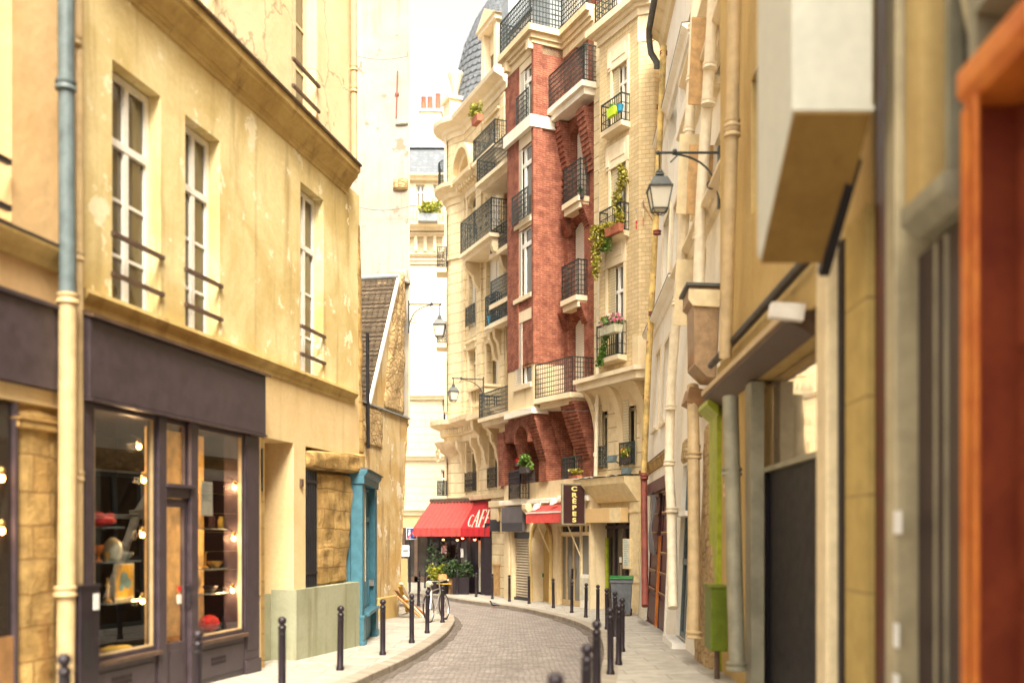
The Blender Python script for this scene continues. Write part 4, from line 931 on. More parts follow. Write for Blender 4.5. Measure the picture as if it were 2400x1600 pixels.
# balconies of the right column
def balcony(par, F, plan, zt, h, th=.28, mat='pale_stone', style='grid', step=.11, under=None, lip=.08, **k):
    (a, an), (b, bn) = plan[1] if len(plan) > 2 else plan[0], plan[-2] if len(plan) > 2 else plan[1]
    po = [(plan[0][0], .02)] if plan[0][1] < 0 else []
    poly = [(plan[0][0], .03)] + [(x, y - lip if y < 0 else .03) for x, y in plan] + [(plan[-1][0], .03)]
    seen = []; [seen.append(q) for q in poly if not seen or (abs(q[0] - seen[-1][0]) + abs(q[1] - seen[-1][1])) > 1e-4]
    m = MB(); m.prismz(seen, zt - th * .45, zt)
    cx = sum(q[0] for q in seen) / len(seen)
    m.prismz([(cx + (x - cx) * .94, y * .82 if y < 0 else .03) for x, y in seen], zt - th, zt - th * .45 - .002)
    s_ = m.build('balcony_slab', mat, par); railing(par, plan, zt, zt + h, style, step=step, **k); return s_
n5 = -.62; r5 = U(1369, n5); balcony(B, FB, [(uI + .04, n5), (r5, n5), (r5, 0)], Z(1369, 187, n5), Z(1369, 103, n5) - Z(1369, 187, n5), .42, 'white_wall')
for (pa, pb, nn, pt, pb2) in ((1321, 1360, -.36, 371, 457), (1318, 1355, -.36, 607, 690)):
    a, b = U(pa, nn), U(pb, nn); zz = Z(pb, pb2, nn); balcony(B, FB, [(a, 0), (a, nn), (b, nn), (b, 0)], zz, Z(pb, pt, nn) - zz, .40, 'pale_stone')
n2 = -.85; r2 = U(1341, n2); zz = Z(1341, 918, n2); balcony(B, FB, [(uI + .05, N + .02), (r2, n2), (r2, 0)], zz, Z(1341, 835, n2) - zz, .38, 'pale_stone')
n1 = -.5; a, b = U(1317, n1), U(1345, n1); zz = Z(1345, 1134, n1); balcony(B, FB, [(a, 0), (a, n1), (b, n1), (b, 0)], zz, .95, .2, 'cream_stone')
# balconies of the left, narrow column beside the bay
for (pa, pb, pt, pb2, nn) in ((1148, 1192, 895, 975, -1.0), (1166, 1207, 305, 392, -1.1)):
    a, b = bL + .1, oL - .02; zz = Z(pa, pb2, nn); balcony(B, FB, [(a, 0), (a, nn), (b, nn)], zz, .98, .35, 'pale_stone')
for pt, pb2 in ((520, 578), (640, 700), (690, 745)):
    nn = -.5; zz = Z(1180, pb2, nn); railing(B, [(bL + .12, nn), (oL - .05, nn)], zz, zz + .95, 'grid', name='window_railing'); MB().box(bL + .05, oL - .03, nn - .05, .02, zz - .18, zz).build('sill', 'pale_stone', B)
railing(B, [(U(1193, -.8), -.8), (U(1219, -1.0), -1.0), (U(1228, -.9), -.7)], Z(1210, 1170, -.8), Z(1210, 1104, -.8), 'scroll', mat='black_iron', step=.11, name='window_railing', w=.02)
railing(B, [(oL + .44, N + .3), (uI - .64, N + .3)], Z(1235, 1131, N + .3), Z(1235, 1106, N + .3), 'grid', step=.10, rows=2, name='window_railing')
# stone ground storey
gn = -.62; gL = FB.u(1181, -.62)
X = lambda p: U(p, gn)
zg = lambda p: FB.gz(X(p), gn)
hs_ = [(X(1199), X(1244), zg(1220) - .02, Z(1220, 1246, gn), .35), (X(1248), X(1294), zg(1270) - .02, Z(1270, 1220, gn), .55), (X(1306), X(1380), zg(1340) - .02, Z(1340, 1232, gn), .3)]
MB().wall(gL, X(1384), zB, zst, hs_, .4, 5, y0=gn).build('ground_floor_wall', 'cream_stone', B)
MB().arch(hs_[1][0], hs_[1][1], hs_[1][3] - .95, hs_[1][3] + .002, gn + .01, gn + .5, 10).build('arch_head', 'cream_stone', B)
for dz, gr in ((0, .0), (.10, -.10), (.20, -.2)):
    m = MB(); h = hs_[1]; w2 = (h[1] - h[0]) / 2; mid = (h[0] + h[1]) / 2; pts = [(mid - w2 - gr * .5, gn - .05, zB)] + [(mid - (w2 - gr * .5) * math.cos(q * math.pi / 16), gn - .05 + gr * .15, h[3] - .95 + (.95 - gr * .5) * math.sin(q * math.pi / 16)) for q in range(17)] + [(mid + w2 + gr * .5, gn - .05, zB)]
    if gr == -.10: m.tube(pts, .07, 6); m.build('arch_moulding', 'trim_ochre', B)
m = MB(); h = hs_[1]; m.box(h[0] + .02, h[1] - .02, gn + .46, gn + .54, h[2], h[3] - .1)
for q in range(3): m.box(h[0] + .12, h[1] - .12, gn + .43, gn + .46, h[2] + .15 + q * .85, h[2] + .85 + q * .85)
m.build('door', 'right_ochre', B)
MB().box(X(1284), X(1292), gn + .1, gn + .14, Z(1285, 1314, gn), Z(1285, 1295, gn)).build('intercom', 'steel', B)
h = hs_[0]; m = MB(); nz = 22
for i in range(nz):
    za = h[2] + .12 + (h[3] - h[2] - .35) * i / nz; zb_ = h[2] + .12 + (h[3] - h[2] - .35) * (i + 1) / nz
    m.prismx([(gn + .24, za), (gn + .17, za + .02), (gn + .17, zb_ - .035), (gn + .24, zb_ - .01)], h[0] + .03, h[1] - .03)
rs = m.build('roller_shutter', 'shutter_metal', B); MB().box(h[0], h[1], gn + .12, gn + .3, h[3] - .24, h[3] + .0).build('shutter_box', 'dark_board', rs)
MB().box(h[0], h[1], gn + .1, gn + .3, h[2], h[2] + .11).build('shutter_rail', 'dark_metal', rs)
MB().box(X(1196), X(1247), gn - .12, gn + .3, zB, h[2] + .18 - .2).build('step', 'cream_stone', B)
m = MB(); m.box(gL - .02, X(1236), gn - .22, gn + .02, Z(1210, 1184, gn), Z(1210, 1172, gn)); m.box(X(1236) + .02, X(1384), gn - .14, gn + .02, Z(1300, 1178, gn), Z(1300, 1166, gn)); m.build('ledge', 'white_wall', B, bevel=.03)
for a in (1190, 1244): MB().box(X(a), X(a + 5), gn - .05, gn + .02, zB, Z(a, 1185, gn)).build('stone_jamb', 'cream_stone', B)
MB().prismx([(gn - .02, Z(1246, 1215, gn)), (gn - .35, Z(1246, 1194, gn)), (gn - .35, Z(1246, 1180, gn)), (gn - .02, Z(1246, 1180, gn))], X(1242), X(1252)).build('bracket', 'cream_stone', B, bevel=.03)
# creperie front
h = hs_[2]; m = MB(); t = .05
us = [h[0], h[0] + (h[1] - h[0]) * .20, h[0] + (h[1] - h[0]) * .42, h[0] + (h[1] - h[0]) * .64, h[1]]
zh = Z(1340, 1254, gn); zsl = Z(1360, 1345, gn)
SF = B
fo = MB(); fo.box(h[0], h[1], gn + .1, gn + .25, zh, zh + .12); fo.box(h[0], h[0] + .08, gn + .1, gn + .25, h[2], h[3]); fo.box(h[1] - .12, h[1], gn + .1, gn + .25, h[2], h[3]); fo.box(us[3], us[3] + .1, gn + .1, gn + .25, h[2], h[3])
sf = fo.build('shopfront', 'cream_paint', B)
for i in (0, 1, 2):
    a, b = us[i] + (.08 if i == 0 else 0), us[i + 1] - .004; q = MB(); q.box(a, a + t, gn + .13, gn + .2, h[2] + .03, zh); q.box(b - t, b, gn + .13, gn + .2, h[2] + .03, zh); q.box(a + t, b - t, gn + .13, gn + .2, zh - t, zh - .001); q.box(a + t, b - t, gn + .13, gn + .2, h[2] + .03, h[2] + .22)
    dd = q.build('door', 'brass' if False else 'cream_pipe', B); MB().box(a + t, b - t, gn + .16, gn + .17, h[2] + .22, zh - t).build('pane', 'pane_grey', dd)
    if i > 0: MB().tube([(a + .03 if i == 2 else b - .03, gn + .09, zg(1330) + .95), (a + .03 if i == 2 else b - .03, gn + .09, zg(1330) + 1.3)], .02, 6).build('handle', 'black_iron', dd)
MB().box(h[0] + .08, h[1] - .12, gn + .18, gn + .19, zh + .12, h[3]).build('transom_pane', 'pane_dark', sf)
MB().box(us[3] + .1, h[1] - .12, gn + .16, gn + .17, zsl, zh).build('window_pane', 'pane_grey', sf); MB().box(us[3] + .1, h[1] - .12, gn + .08, gn + .2, h[2], zsl - .001).build('stall_riser', 'white_paint', sf)
m = MB(); m.box(us[3] + .12, h[1] - .14, gn + .065, gn + .079, h[2] + .3, zsl - .12); m.build('menu_panel', 'poster', sf)

# ------------------------------------------------------------------ cream brick house between the red house and the street's right side
FC = Fr(2.69, 33.9, .52, -1)
C = FC.thing('cream_brick_house', 'narrow cream brick house with a bay, flower boxes and a cream shopfront below', 'building')
U = FC.u; Z = FC.z
Nc = -.60; cL, cR = U(1392), U(1548)
c0, c1 = U(1405, Nc), U(1497, Nc)
zc0 = Z(1450, 868, Nc); zct = Z(1484, 44, Nc)
sh_ = Z(1440, 1112); gC = g(33) - .4
lw = [(1402, 1425, 925, 1098), (1462, 1492, 905, 1090)]
lo_ = [(U(a), U(b), Z((a + b) / 2, d), Z((a + b) / 2, t_)) for a, b, t_, d in lw]
MB().wall(cL, cR, sh_ - .02, zct + 2, lo_, .3, 7).build('wall', 'ashlar', C)
for h in lo_:
    window(C, h[0], h[1], h[2], h[3], .2, pane='pane_dark', mat='cream_paint'); shutters(C, h[0] - .0, h[0] + (h[1] - h[0]) * .45, h[2] + .03, h[3], -.04, 1, 'shutter_cream')
    railing(C, [(h[0] - .05, -.12), (h[1] + .05, -.12)], h[2], h[2] + .72, 'scroll', step=.1, name='window_railing', w=.022)
cw = [(1436, 1471, 153, 300), (1432, 1469, 388, 552), (1425, 1463, 622, 838)]
ch = [(U(a, Nc), U(b, Nc), Z((a + b) / 2, d, Nc), Z((a + b) / 2, t_, Nc)) for a, b, t_, d in cw]
MB().wall(c0, c1, zc0, zct, ch, .22, .58, y0=Nc).build('bay', 'yellow_brick', C)
k1 = c1 + .32
MB().prismz([(c1 + .001, Nc), (k1, -.25), (k1, .02), (c1 + .001, .02)], zc0 + .9, zct).build('bay_side', 'yellow_brick', C)
MB().prismz([(c1 - .28, Nc - .04), (c1 + .02, Nc - .04), (k1 + .03, -.27), (k1 + .03, .02), (c1 - .28, .02)], zc0 + .01, zc0 + .9).build('bay_foot', 'cream_stone', C)
MB().prismz([(k1 + .3, -.06), (cR, -.06), (cR, .02), (k1 + .3, .02)], zc0 + .9, zct).build('brick_strip', 'yellow_brick', C)
for i, h in enumerate(ch):
    m = MB(); m.box(h[0] - .22, h[1] + .12, Nc - .05, Nc + .02, h[3] + .002, h[3] + .75); m.box(h[0] - .10, h[0] - .003, Nc - .04, Nc + .02, h[2] - .2, h[3]); m.box(h[1] + .003, h[1] + .10, Nc - .04, Nc + .02, h[2] - .2, h[3])
    m.box(h[0] - .2, h[0] - .05, Nc - .08, Nc - .05, h[3] + .1, h[3] + .6); m.box(h[0] + .05, h[1] - .05, Nc - .07, Nc - .05, h[3] + .25, h[3] + .6); m.build('window_surround', 'pale_stone', C)
    MB().prismx([(Nc + .2, h[2] - .2), (Nc - .32, h[2] - .14), (Nc - .34, h[2] - .002), (Nc + .2, h[2] - .002)], h[0] - .2, h[1] + .14).build('sill', 'pale_stone', C)
    window(C, h[0] + .02, h[1] - .02, h[2], h[3], Nc + .12, fr=.06, pane='pane_grey'); shutters(C, h[0] + .02, h[0] + (h[1] - h[0]) * .42, h[2] + .03, h[3] - .03, Nc + .03, 1, 'shutter_cream')
    railing(C, [(h[0] - .18, Nc), (h[0] - .18, Nc - .30), (h[1] + .10, Nc - .30), (h[1] + .10, Nc)], h[2], h[2] + (1.05 if i == 2 else .85), 'grid', step=.12, name='window_railing', rows=3)
m = MB(); m.prismz([(cL - .02, .02), (cL - .02, Nc - .22), (c1 + .05, Nc - .22), (k1 + .25, -.18), (k1 + .25, .02)], zc0 - .14, zc0 - .002); m.prismz([(cL + .04, .02), (cL + .04, Nc - .1), (c1, Nc - .1), (k1 + .12, -.12), (k1 + .12, .02)], zc0 - .38, zc0 - .142); m.build('bay_slab', 'pale_stone', C)
# sweeping brackets beneath the bay
def sweep_bracket(u0, u1, z0, z1, n1):
    pts = [(.02, z0)] + [(n1 * (1 - math.cos(q / 10 * math.pi / 2)), z0 + (z1 - z0) * math.sin(q / 10 * math.pi / 2)) for q in range(11)] + [(.02, z1)]
    return MB().prismx(pts, u0, u1)
for a, b in ((cL + .05, cL + .30), (U(1448), U(1460)), (U(1500), U(1517))):
    sweep_bracket(a, b, Z(1460, 1045), zc0 - .385, Nc - .05).build('bracket', 'cream_stone', C)
sweep_bracket(cL + .3, U(1500), Z(1460, 955), zc0 - .39, Nc + .05).build('bracket_vault', 'cream_stone', C)
m = MB()
for dz0, dz1, gr in ((-.05, .18, .06), (.18, .30, .16), (.30, .52, .34)):
    m.prismz([(c0 - gr, .02), (c0 - gr, Nc - gr), (c1 + gr * .4, Nc - gr), (k1 + gr, -.25 - gr), (cR, -.1 - gr), (cR, .02)], zct + dz0, zct + dz1 - .002)
m.build('cornice', 'pale_stone', C); MB().prismz([(c1 - .01, Nc - .03), (k1 + .02, -.27), (cR, -.08), (cR, .02), (c1 - .01, .02)], zct - .85, zct - .06).build('frieze', 'cream_stone', C)
zz = zct + .53; railing(C, [(c0, -.1), (c0, Nc - .15), (c1, Nc - .15)], zz, zz + 1.1, 'grid', step=.12); MB().box(c0, cR, -.02, 5, zz - .1, zz + 3).build('attic_wall', 'white_wall', C)
m = MB(); m.box(c0 + 1.4, c0 + 1.75, Nc - .22, .02, zz, zz + 1.3); m.box(c0 + 1.35, c0 + 1.8, Nc - .27, .02, zz + 1.3, zz + 1.42); m.build('balcony_pier', 'white_wall', C)
# shop below
sn = -.12; X = lambda p: U(p, sn)
dh = (X(1402), X(1482), FC.gz(X(1440), sn) - .02, Z(1440, 1224, sn))
MB().wall(cL - .05, cR, gC, sh_, [dh + (.5,)], .4, 5, y0=sn).build('ground_floor_wall', 'cream_paint', C)
m = MB(); zt1, zt2 = Z(1440, 1116, -.5), Z(1440, 1176, -.3)
m.prismx([(sn, zt2 - .02), (sn - .16, zt2), (sn - .20, zt2 + .06), (sn - .55, zt1 - .32), (sn - .62, zt1 - .25), (sn - .66, zt1 - .02), (sn, zt1)], cL - .08, X(1503)); cn = m.build('canopy', 'cream_paint', C, bevel=.01)
m = MB(); rnd = random.Random(8); n_ = 24; a, b = cL - .12, X(1505)
vs = []
for i in range(n_ + 1): vs += [(a + (b - a) * i / n_, sn - .70 + rnd.uniform(-.03, .02), zt1 + rnd.uniform(-.035, .03)), (a + (b - a) * i / n_, .0, zt1 + .05)]
m.add(vs, [(2 * i, 2 * i + 2, 2 * i + 3, 2 * i + 1) for i in range(n_)]); m.build('canopy_flashing', 'zinc', cn)
for a, b in ((1378, 1400), (1484, 1507)):
    m = MB(); m.box(X(a), X(b), sn - .14, sn + .02, gC, zt2 - .02); m.box(X(a) - .03, X(b) + .03, sn - .18, sn + .02, gC, FC.gz(X(a)) + .28); m.box(X(a) - .03, X(b) + .03, sn - .17, sn + .02, FC.gz(X(a)) + .95, FC.gz(X(a)) + 1.02); m.box(X(a) + .05, X(b) - .05, sn - .155, sn - .14, FC.gz(X(a)) + 1.2, zt2 - .7)
    m.box(X(a) - .02, X(b) + .02, sn - .18, sn + .02, zt2 - .35, zt2 - .25); m.build('pilaster', 'cream_paint', C, bevel=.01)
m = MB(); a, b = dh[0], dh[1]; zz1 = Z(1440, 1238, sn)
m.box(a, b, sn + .2, sn + .3, zz1, zz1 + .1); 
for t_ in (0, .30, .62, .95): m.box(a + (b - a) * t_, a + (b - a) * t_ + .09, sn + .2, sn + .3, dh[2], dh[3])
m.box(a, b, sn + .2, sn + .29, dh[2], dh[2] + .35)
fr_ = m.build('shop_door', 'shop_dark', C); MB().box(a, b, sn + .26, sn + .275, dh[2] + .3, dh[3]).build('pane', 'pane_dark', fr_)
MB().tube([(a + (b - a) * .58, sn + .14, dh[2] + 1.0), (a + (b - a) * .58, sn + .14, dh[2] + 1.5)], .02, 6).build('handle', 'steel', fr_)
MB().box(a + (b - a) * .12, a + (b - a) * .17, sn + .12, sn + .19, dh[2] + .1, dh[3] - .5).build('lime_strip', 'lime_paint', fr_)
MB().box(X(1440), X(1445), sn + .19, sn + .2, Z(1450, 1318, sn), Z(1450, 1305, sn)).build('sticker', 'white_sign', fr_)
t = FC.thing_at(X(1428), sn - .16, Z(1428, 1224, sn - .3), 'shop_sign', 'blank beige signboard above the cream shop door', 'sign')
m = MB(); hw = (X(1483) - X(1378)) / 2; hh = Z(1428, 1190, sn - .3) - Z(1428, 1224, sn - .3); m.box(-hw, hw, -.3, 0, 0, hh); m.build('board', 'beige_board', t, bevel=.01); m = MB(); m.box(hw - .62, hw + .01, -.31, -.301, 0, hh); m.build('end_panel', 'cream_paint', t)
mc = FC.thing_at(X(1483), sn - .2, Z(1483, 1333, sn - .2), 'menu_case', 'tall narrow glazed menu case on the right pilaster of the cream shop', 'menu case')
hh = Z(1483, 1262, sn - .2) - Z(1483, 1333, sn - .2); m = MB(); m.box(-.2, .2, -.05, .05, 0, hh); m.build('case', 'cream_paint', mc, bevel=.01); MB().box(-.16, .16, -.056, -.051, .05, hh - .05).build('menu', 'poster', mc)
m = MB(); [m.box(-.12, .1 - (i % 3) * .03, -.0595, -.0565, .12 + i * .07, .14 + i * .07) for i in range(12)]; m.build('print_lines', 'poster_blue', mc)
# ------------------------------------------------------------------ corner building with the cafe
FD = Fr(-.9 - .42 * 4.5, 47.0, .42, -1)
D = FD.thing('cafe_corner_building', 'cream stone corner building with a slate dome and carved balconies above the red awning', 'building')
U = FD.u; Z = FD.z
def loc(x, y): return ((x - FD.ox) * FD.ux + (y - FD.oy) * FD.uy, (x - FD.ox) * FD.nx + (y - FD.oy) * FD.ny)
dR = U(1191); dF = U(1088)
pA = loc(-2.14, 45.45); pB = loc(-2.82, 46.07)
# rounded corner: tangent arc turning away from the street
arc = []
hx, hy = -.74, .67; x, y = -2.82, 46.07; ang = math.atan2(hy, hx); rr = 1.05
for i in range(9):
    ang -= R(15); x += math.cos(ang) * rr * R(15); y += math.sin(ang) * rr * R(15); arc.append(loc(x, y))
end = loc(x + .9, y + 9)
plan = [(dR, 0), (dF, 0), pB] + arc + [end]
body = plan + [(dR, 9)]
zL0 = Z(1100, 1172); zL1 = Z(1085, 985); zL1b = Z(1085, 1012); zC2 = Z(1088, 437); zC1 = Z(1108, 268)
gD = g(46) - .4
wins = [(1097, 1118, 455, 560), (1101, 1118, 636, 765), (1100, 1117, 818, 925), (1140, 1172, 406, 560), (1142, 1172, 604, 742), (1142, 1171, 800, 930), (1144, 1172, 290, 352), (1060, 1072, 0, 0)][:7]
oo = [(U(a), U(b), Z((a + b) / 2, d), Z((a + b) / 2, t_)) for a, b, t_, d in wins]
fl = [(1095, 1120, 1022, 1152), (1148, 1168, 1010, 1143)]
of = [(U(a), U(b), Z((a + b) / 2, d), Z((a + b) / 2, t_)) for a, b, t_, d in fl]
MB().wall(dF, dR, zL0, zC1, oo + of, .32, 1.5).build('wall', 'ashlar', D)
MB().prismz([(dR, 1.45), (dF, 1.45)] and ([(dF - .001, 0.001), pB] + arc + [end, (dR, 9), (dR, 1.5), (dF - .001, 1.5)]), zL0, zC1).build('corner_wall', 'ashlar', D)
for h in (oo[0], of[0], of[1]): MB().arch(h[0], h[1], h[3] - .42, h[3] + .003, .006, .3).build('arch_head', 'cream_stone', D)
for i, h in enumerate(oo + of):
    window(D, h[0], h[1], h[2], h[3], .2, fr=.06, pane='pane_dark' if i in (1,) else 'pane_warm', mat='cream_paint')
    if i in (3, 4, 6): shutters(D, h[0], h[1] - (.3 if i == 6 else .0), h[2] + .02, h[3] - .02, .12, 2)
    elif i in (2, 5): shutters(D, h[0] + (h[1] - h[0]) * .5, h[1], h[2] + .02, h[3] - .02, .12, 1)
    elif i == 1: shutters(D, h[0], h[0] + (h[1] - h[0]) * .4, h[2] + .02, h[3] - .02, .12, 1)
    m = MB(); q = .12; m.box(h[0] - q, h[0] - .002, -.06, .02, h[2] - .1, h[3]); m.box(h[1] + .002, h[1] + q, -.06, .02, h[2] - .1, h[3]); m.box(h[0] - q - .06, h[1] + q + .06, -.10, .02, h[3] + .001, h[3] + .28); m.box(h[0] - q - .1, h[1] + q + .1, -.2, .02, h[3] + .28, h[3] + .38)
    m.build('window_surround', 'cream_stone' if i > 0 else 'pale_stone', D)
# pilaster strips
m = MB()
for a, b in ((1084, 1092), (1122, 1132), (1176, 1186)): m.box(U(a), U(b), -.10, .02, zL1 + .1, zC2 - .3 if a < 1100 else zC1 - .6)
m.build('pilaster', 'ashlar', D)
# carved courses sweeping round the corner
def sweep(name, prof, mat, z, P=None):
    P = P or plan; nrm = []
    m = MB(); vs = []; fs = []; rows = []
    for o_, dz in prof:
        Q = []
        for i, p in enumerate(P):
            a, b = P[max(i - 1, 0)], P[min(i + 1, len(P) - 1)]; dx, dy = b[0] - a[0], b[1] - a[1]; l = math.hypot(dx, dy)
            Q.append((p[0] + dy / l * o_ * -1 * -1, p[1] - dx / l * o_ * -1 * -1, z + dz))
        rows.append(Q)
    n = len(P)
    # outward is away from the body's middle
    c = (dR, 6)
    def out(i, o_):
        p = P[i]; a, b = P[max(i - 1, 0)], P[min(i + 1, n - 1)]; dx, dy = b[0] - a[0], b[1] - a[1]; l = math.hypot(dx, dy); nx, ny = dy / l, -dx / l
        if (p[0] - c[0]) * nx + (p[1] - c[1]) * ny < 0: nx, ny = -nx, -ny
        return (p[0] + nx * o_, p[1] + ny * o_)
    vs = [out(i, o_) + (z + dz,) for o_, dz in prof for i in range(n)]
    k = len(prof)
    for j in range(k):
        for i in range(n - 1): fs.append((j * n + i, j * n + i + 1, ((j + 1) % k) * n + i + 1, ((j + 1) % k) * n + i))
    fs += [tuple(j * n for j in range(k)), tuple(j * n + n - 1 for j in range(k))[::-1]]
    m.add(vs, fs); return m.build(name, mat, D)
sweep('cornice', [(-.1, -.5), (.06, -.5), (.08, -.3), (.2, -.24), (.24, -.1), (.5, .0), (.62, .06), (.66, .22), (.6, .3), (-.1, .4)], 'pale_stone', zC1)
sweep('cornice', [(-.1, -.7), (.05, -.7), (.08, -.45), (.2, -.4), (.24, -.18), (.48, -.06), (.58, .0), (.6, .16), (-.1, .26)], 'cream_stone', zC2)
sweep('string_course', [(-.1, -.1), (.08, -.1), (.1, .1), (-.1, .12)], 'cream_stone', Z(1100, 588))
sweep('first_floor_ledge', [(-.1, -1.0), (.12, -1.0), (.15, -.75), (.3, -.7), (.34, -.4), (.62, -.28), (.78, -.2), (.8, .0), (-.1, .06)], 'cream_stone', zL1, plan)
sweep('string_course', [(-.1, -.12), (.10, -.12), (.14, .06), (-.1, .12)], 'cream_stone', zL0 + .12)
for zq in (zC2 - .36, zL1 - .62):
    m = MB()
    for i in range(16): uu = dF + (dR - dF) * (i + .3) / 16; m.box(uu, uu + .13, -.44, -.1, zq, zq + .18)
    if zq > 10: m.build('dentils', 'cream_stone', D)
for i in range(7):
    t = i / 7; m.box(pA[0] + (pB[0] - pA[0]) * t - .06, pA[0] + (pB[0] - pA[0]) * t + .06, pA[1] + (pB[1] - pA[1]) * t - .42, pA[1] + (pB[1] - pA[1]) * t - .05, zL1 - .62, zL1 - .42)
m.build('dentils', 'cream_stone', D)
# arched pediment over the middle window, rising from the lower cornice
m = MB(); cx = (oo[0][0] + oo[0][1]) / 2; w2 = .85; z_ = zC2 - .1
for r0, r1, y0, y1 in ((w2, w2 + .25, -.35, .02), (w2 + .25, w2 + .42, -.62, .02)):
    pts = [(cx + r1 * math.cos(math.pi * q / 16), z_ + 1.25 * r1 * math.sin(math.pi * q / 16)) for q in range(17)]; pin = [(cx + r0 * math.cos(math.pi * q / 16), z_ + 1.25 * r0 * math.sin(math.pi * q / 16)) for q in range(17)]
    for q in range(16): m.prism([pts[q], pts[q + 1], pin[q + 1], pin[q]], y0, y1)
m.build('arched_pediment', 'cream_stone', D)
def console(mb, u0, u1, zt, h, d):
    pts = [(.02, zt), (-d, zt), (-d * 1.02, zt - h * .12), (-d * .95, zt - h * .28), (-d * .7, zt - h * .38), (-d * .52, zt - h * .5), (-d * .5, zt - h * .62), (-d * .38, zt - h * .82), (-d * .22, zt - h * .95), (.02, zt - h)]
    mb.prismx(pts, u0, u1); mb.lathe((u0 + u1) / 2, -d * .82, [(.02, zt - h * .30), (.1, zt - h * .22), (.02, zt - h * .12)], 8)
# balconies
n3 = -.9
def dbal(pa, pb, nn, ptop, pbot, th, style='scroll', mat='pale_stone', cons=True, px=None):
    a, b = U(pa, nn), U(pb, nn); px = px or (pa + pb) / 2; zz = Z(px, pbot, nn); balcony(D, FD, [(a, 0), (a, nn), (b, nn), (b, 0)], zz, Z(px, ptop, nn) - zz, th, mat, style, .1, mat_='x') if False else balcony(D, FD, [(a, 0), (a, nn), (b, nn), (b, 0)], zz, Z(px, ptop, nn) - zz, th, mat, style, .1)
    if cons:
        for q in (a + .1, b - .36): m = MB(); console(m, q, q + .26, zz - th, 1.15, abs(nn) * .9); m.build('console', 'cream_stone', D)
dbal(1080, 1152, -.85, 492, 570, .34, px=1118)
dbal(1110, 1160, -.7, 300, 356, .30, px=1140)
dbal(1138, 1160, -.4, 690, 762, .26, px=1150)
h = oo[1]; railing(D, [(h[0] - .1, -.16), (h[1] + .1, -.16)], h[2] + .05, h[2] + .9, 'scroll', name='window_railing')
for h in of: railing(D, [(h[0] - .04, -.10), (h[1] + .04, -.10)], h[2], h[2] + .85, 'scroll', mat='black_iron', step=.12, name='window_railing', w=.018)
# stone balcony
nn = -.8; a, b = U(1098, nn), U(1136, nn); zz = Z(1118, 968, nn); zt_ = Z(1118, 905, nn)
m = MB(); m.box(a - .1, b + .12, nn - .1, .02, zz - .22, zz); m.box(a, a + .3, nn, nn + .3, zz, zt_ - .12); m.box(b - .42, b, nn, nn + .42, zz, zt_ - .12); m.box(a - .05, b + .06, nn - .06, nn + .32, zt_ - .12, zt_); m.box(b - .34, b + .05, nn + .33, .02, zt_ - .12, zt_); m.box(a + .3, b - .42, nn + .05, nn + .2, zz, zz + .12)
for i in range(4): m.lathe(a + .42 + i * (b - a - .95) / 3, nn + .13, [(.06, zz + .12), (.05, zz + .2), (.1, zz + .35), (.05, zz + .6), (.06, zt_ - .12)], 8)
m.box(b - .2, b, nn + .42, .02, zz, zt_ - .12); m.build('stone_balcony', 'cream_stone', D)
for q in (a + .1, b - .4): m = MB(); console(m, q, q + .3, zz - .22, 1.5, .75); m.build('console', 'cream_stone', D)
for uu in (of[0][0] - .35, of[0][1] + .12, of[1][0] - .32, of[1][1] + .1): m = MB(); console(m, uu, uu + .22, zL1 - 1.0, 1.3, .45); m.build('console', 'cream_stone', D)
# bulging carved corner bracket below the ledge
cc = arc[1]; m = MB(); m.lathe(cc[0] + .35, cc[1] + .25, [(.15, zL0 + 1.6), (.28, zL0 + 1.75), (.34, zL0 + 2.05), (.75, zL1 - 1.35), (.95, zL1 - 1.0)], 18); m.build('corner_bracket', 'cream_stone', D, True)
m = MB(); [m.torus((cc[0] + .05 + .18 * i, cc[1] - .50 - .02 * i, zL1 - 1.45 - .3 * (i % 2)), .13, .035, 'y', 12, 5) for i in range(4)]; m.build('carved_scrolls', 'cream_stone', D)
# windows in the rounded corner
def corner_window(i, pt, pb, py0, py1, rail=None, w_=.62, mat='pane_grey'):
    a = arc[i - 1] if i else pB; b = arc[i]; dx, dy = b[0] - a[0], b[1] - a[1]; l = math.hypot(dx, dy); tx, ty = -dx / l, -dy / l; nx, ny = ty, -tx
    mid = ((a[0] + b[0]) / 2, (a[1] + b[1]) / 2); F2 = (tx, ty, nx, ny)
    P = lambda s_, o_, z: (mid[0] + tx * s_ + nx * o_, mid[1] + ty * s_ + ny * o_, z)
    def bx(mb, s0, s1, o0, o1, z0, z1):
        vs = [P(s_, o_, z) for z in (z0, z1) for o_ in (o0, o1) for s_ in (s0, s1)]; mb.add(vs, [(0, 2, 3, 1), (4, 5, 7, 6), (0, 1, 5, 4), (2, 6, 7, 3), (0, 4, 6, 2), (1, 3, 7, 5)])
    z0, z1 = CAMZ + (HOR - py1) / FPX * 46.6, CAMZ + (HOR - py0) / FPX * 46.6; h_ = w_ / 2
    m = MB(); bx(m, -h_ - .12, -h_, .0, .10, z0 - .05, z1 + .15); bx(m, h_, h_ + .12, .0, .10, z0 - .05, z1 + .15); bx(m, -h_, h_, .0, .12, z1, z1 + .15); wf = m.build('window', 'pale_stone', D)
    m = MB(); bx(m, -h_, h_, -.02, .03, z0, z1); m.build('pane', mat, wf)
    if rail:
        zr0, zr1 = CAMZ + (HOR - rail[1]) / FPX * 46.4, CAMZ + (HOR - rail[0]) / FPX * 46.4; m = MB(); bx(m, -.55, .55, 0, .48, zr0 - .2, zr0); m.build('balcony_slab', 'pale_stone', D)
        pts = [P(-.5, .02, 0), P(-.48, .42, 0), P(.48, .42, 0), P(.5, .02, 0)]; railing(D, [(p[0], p[1]) for p in pts], zr0, zr1, 'scroll', step=.1)
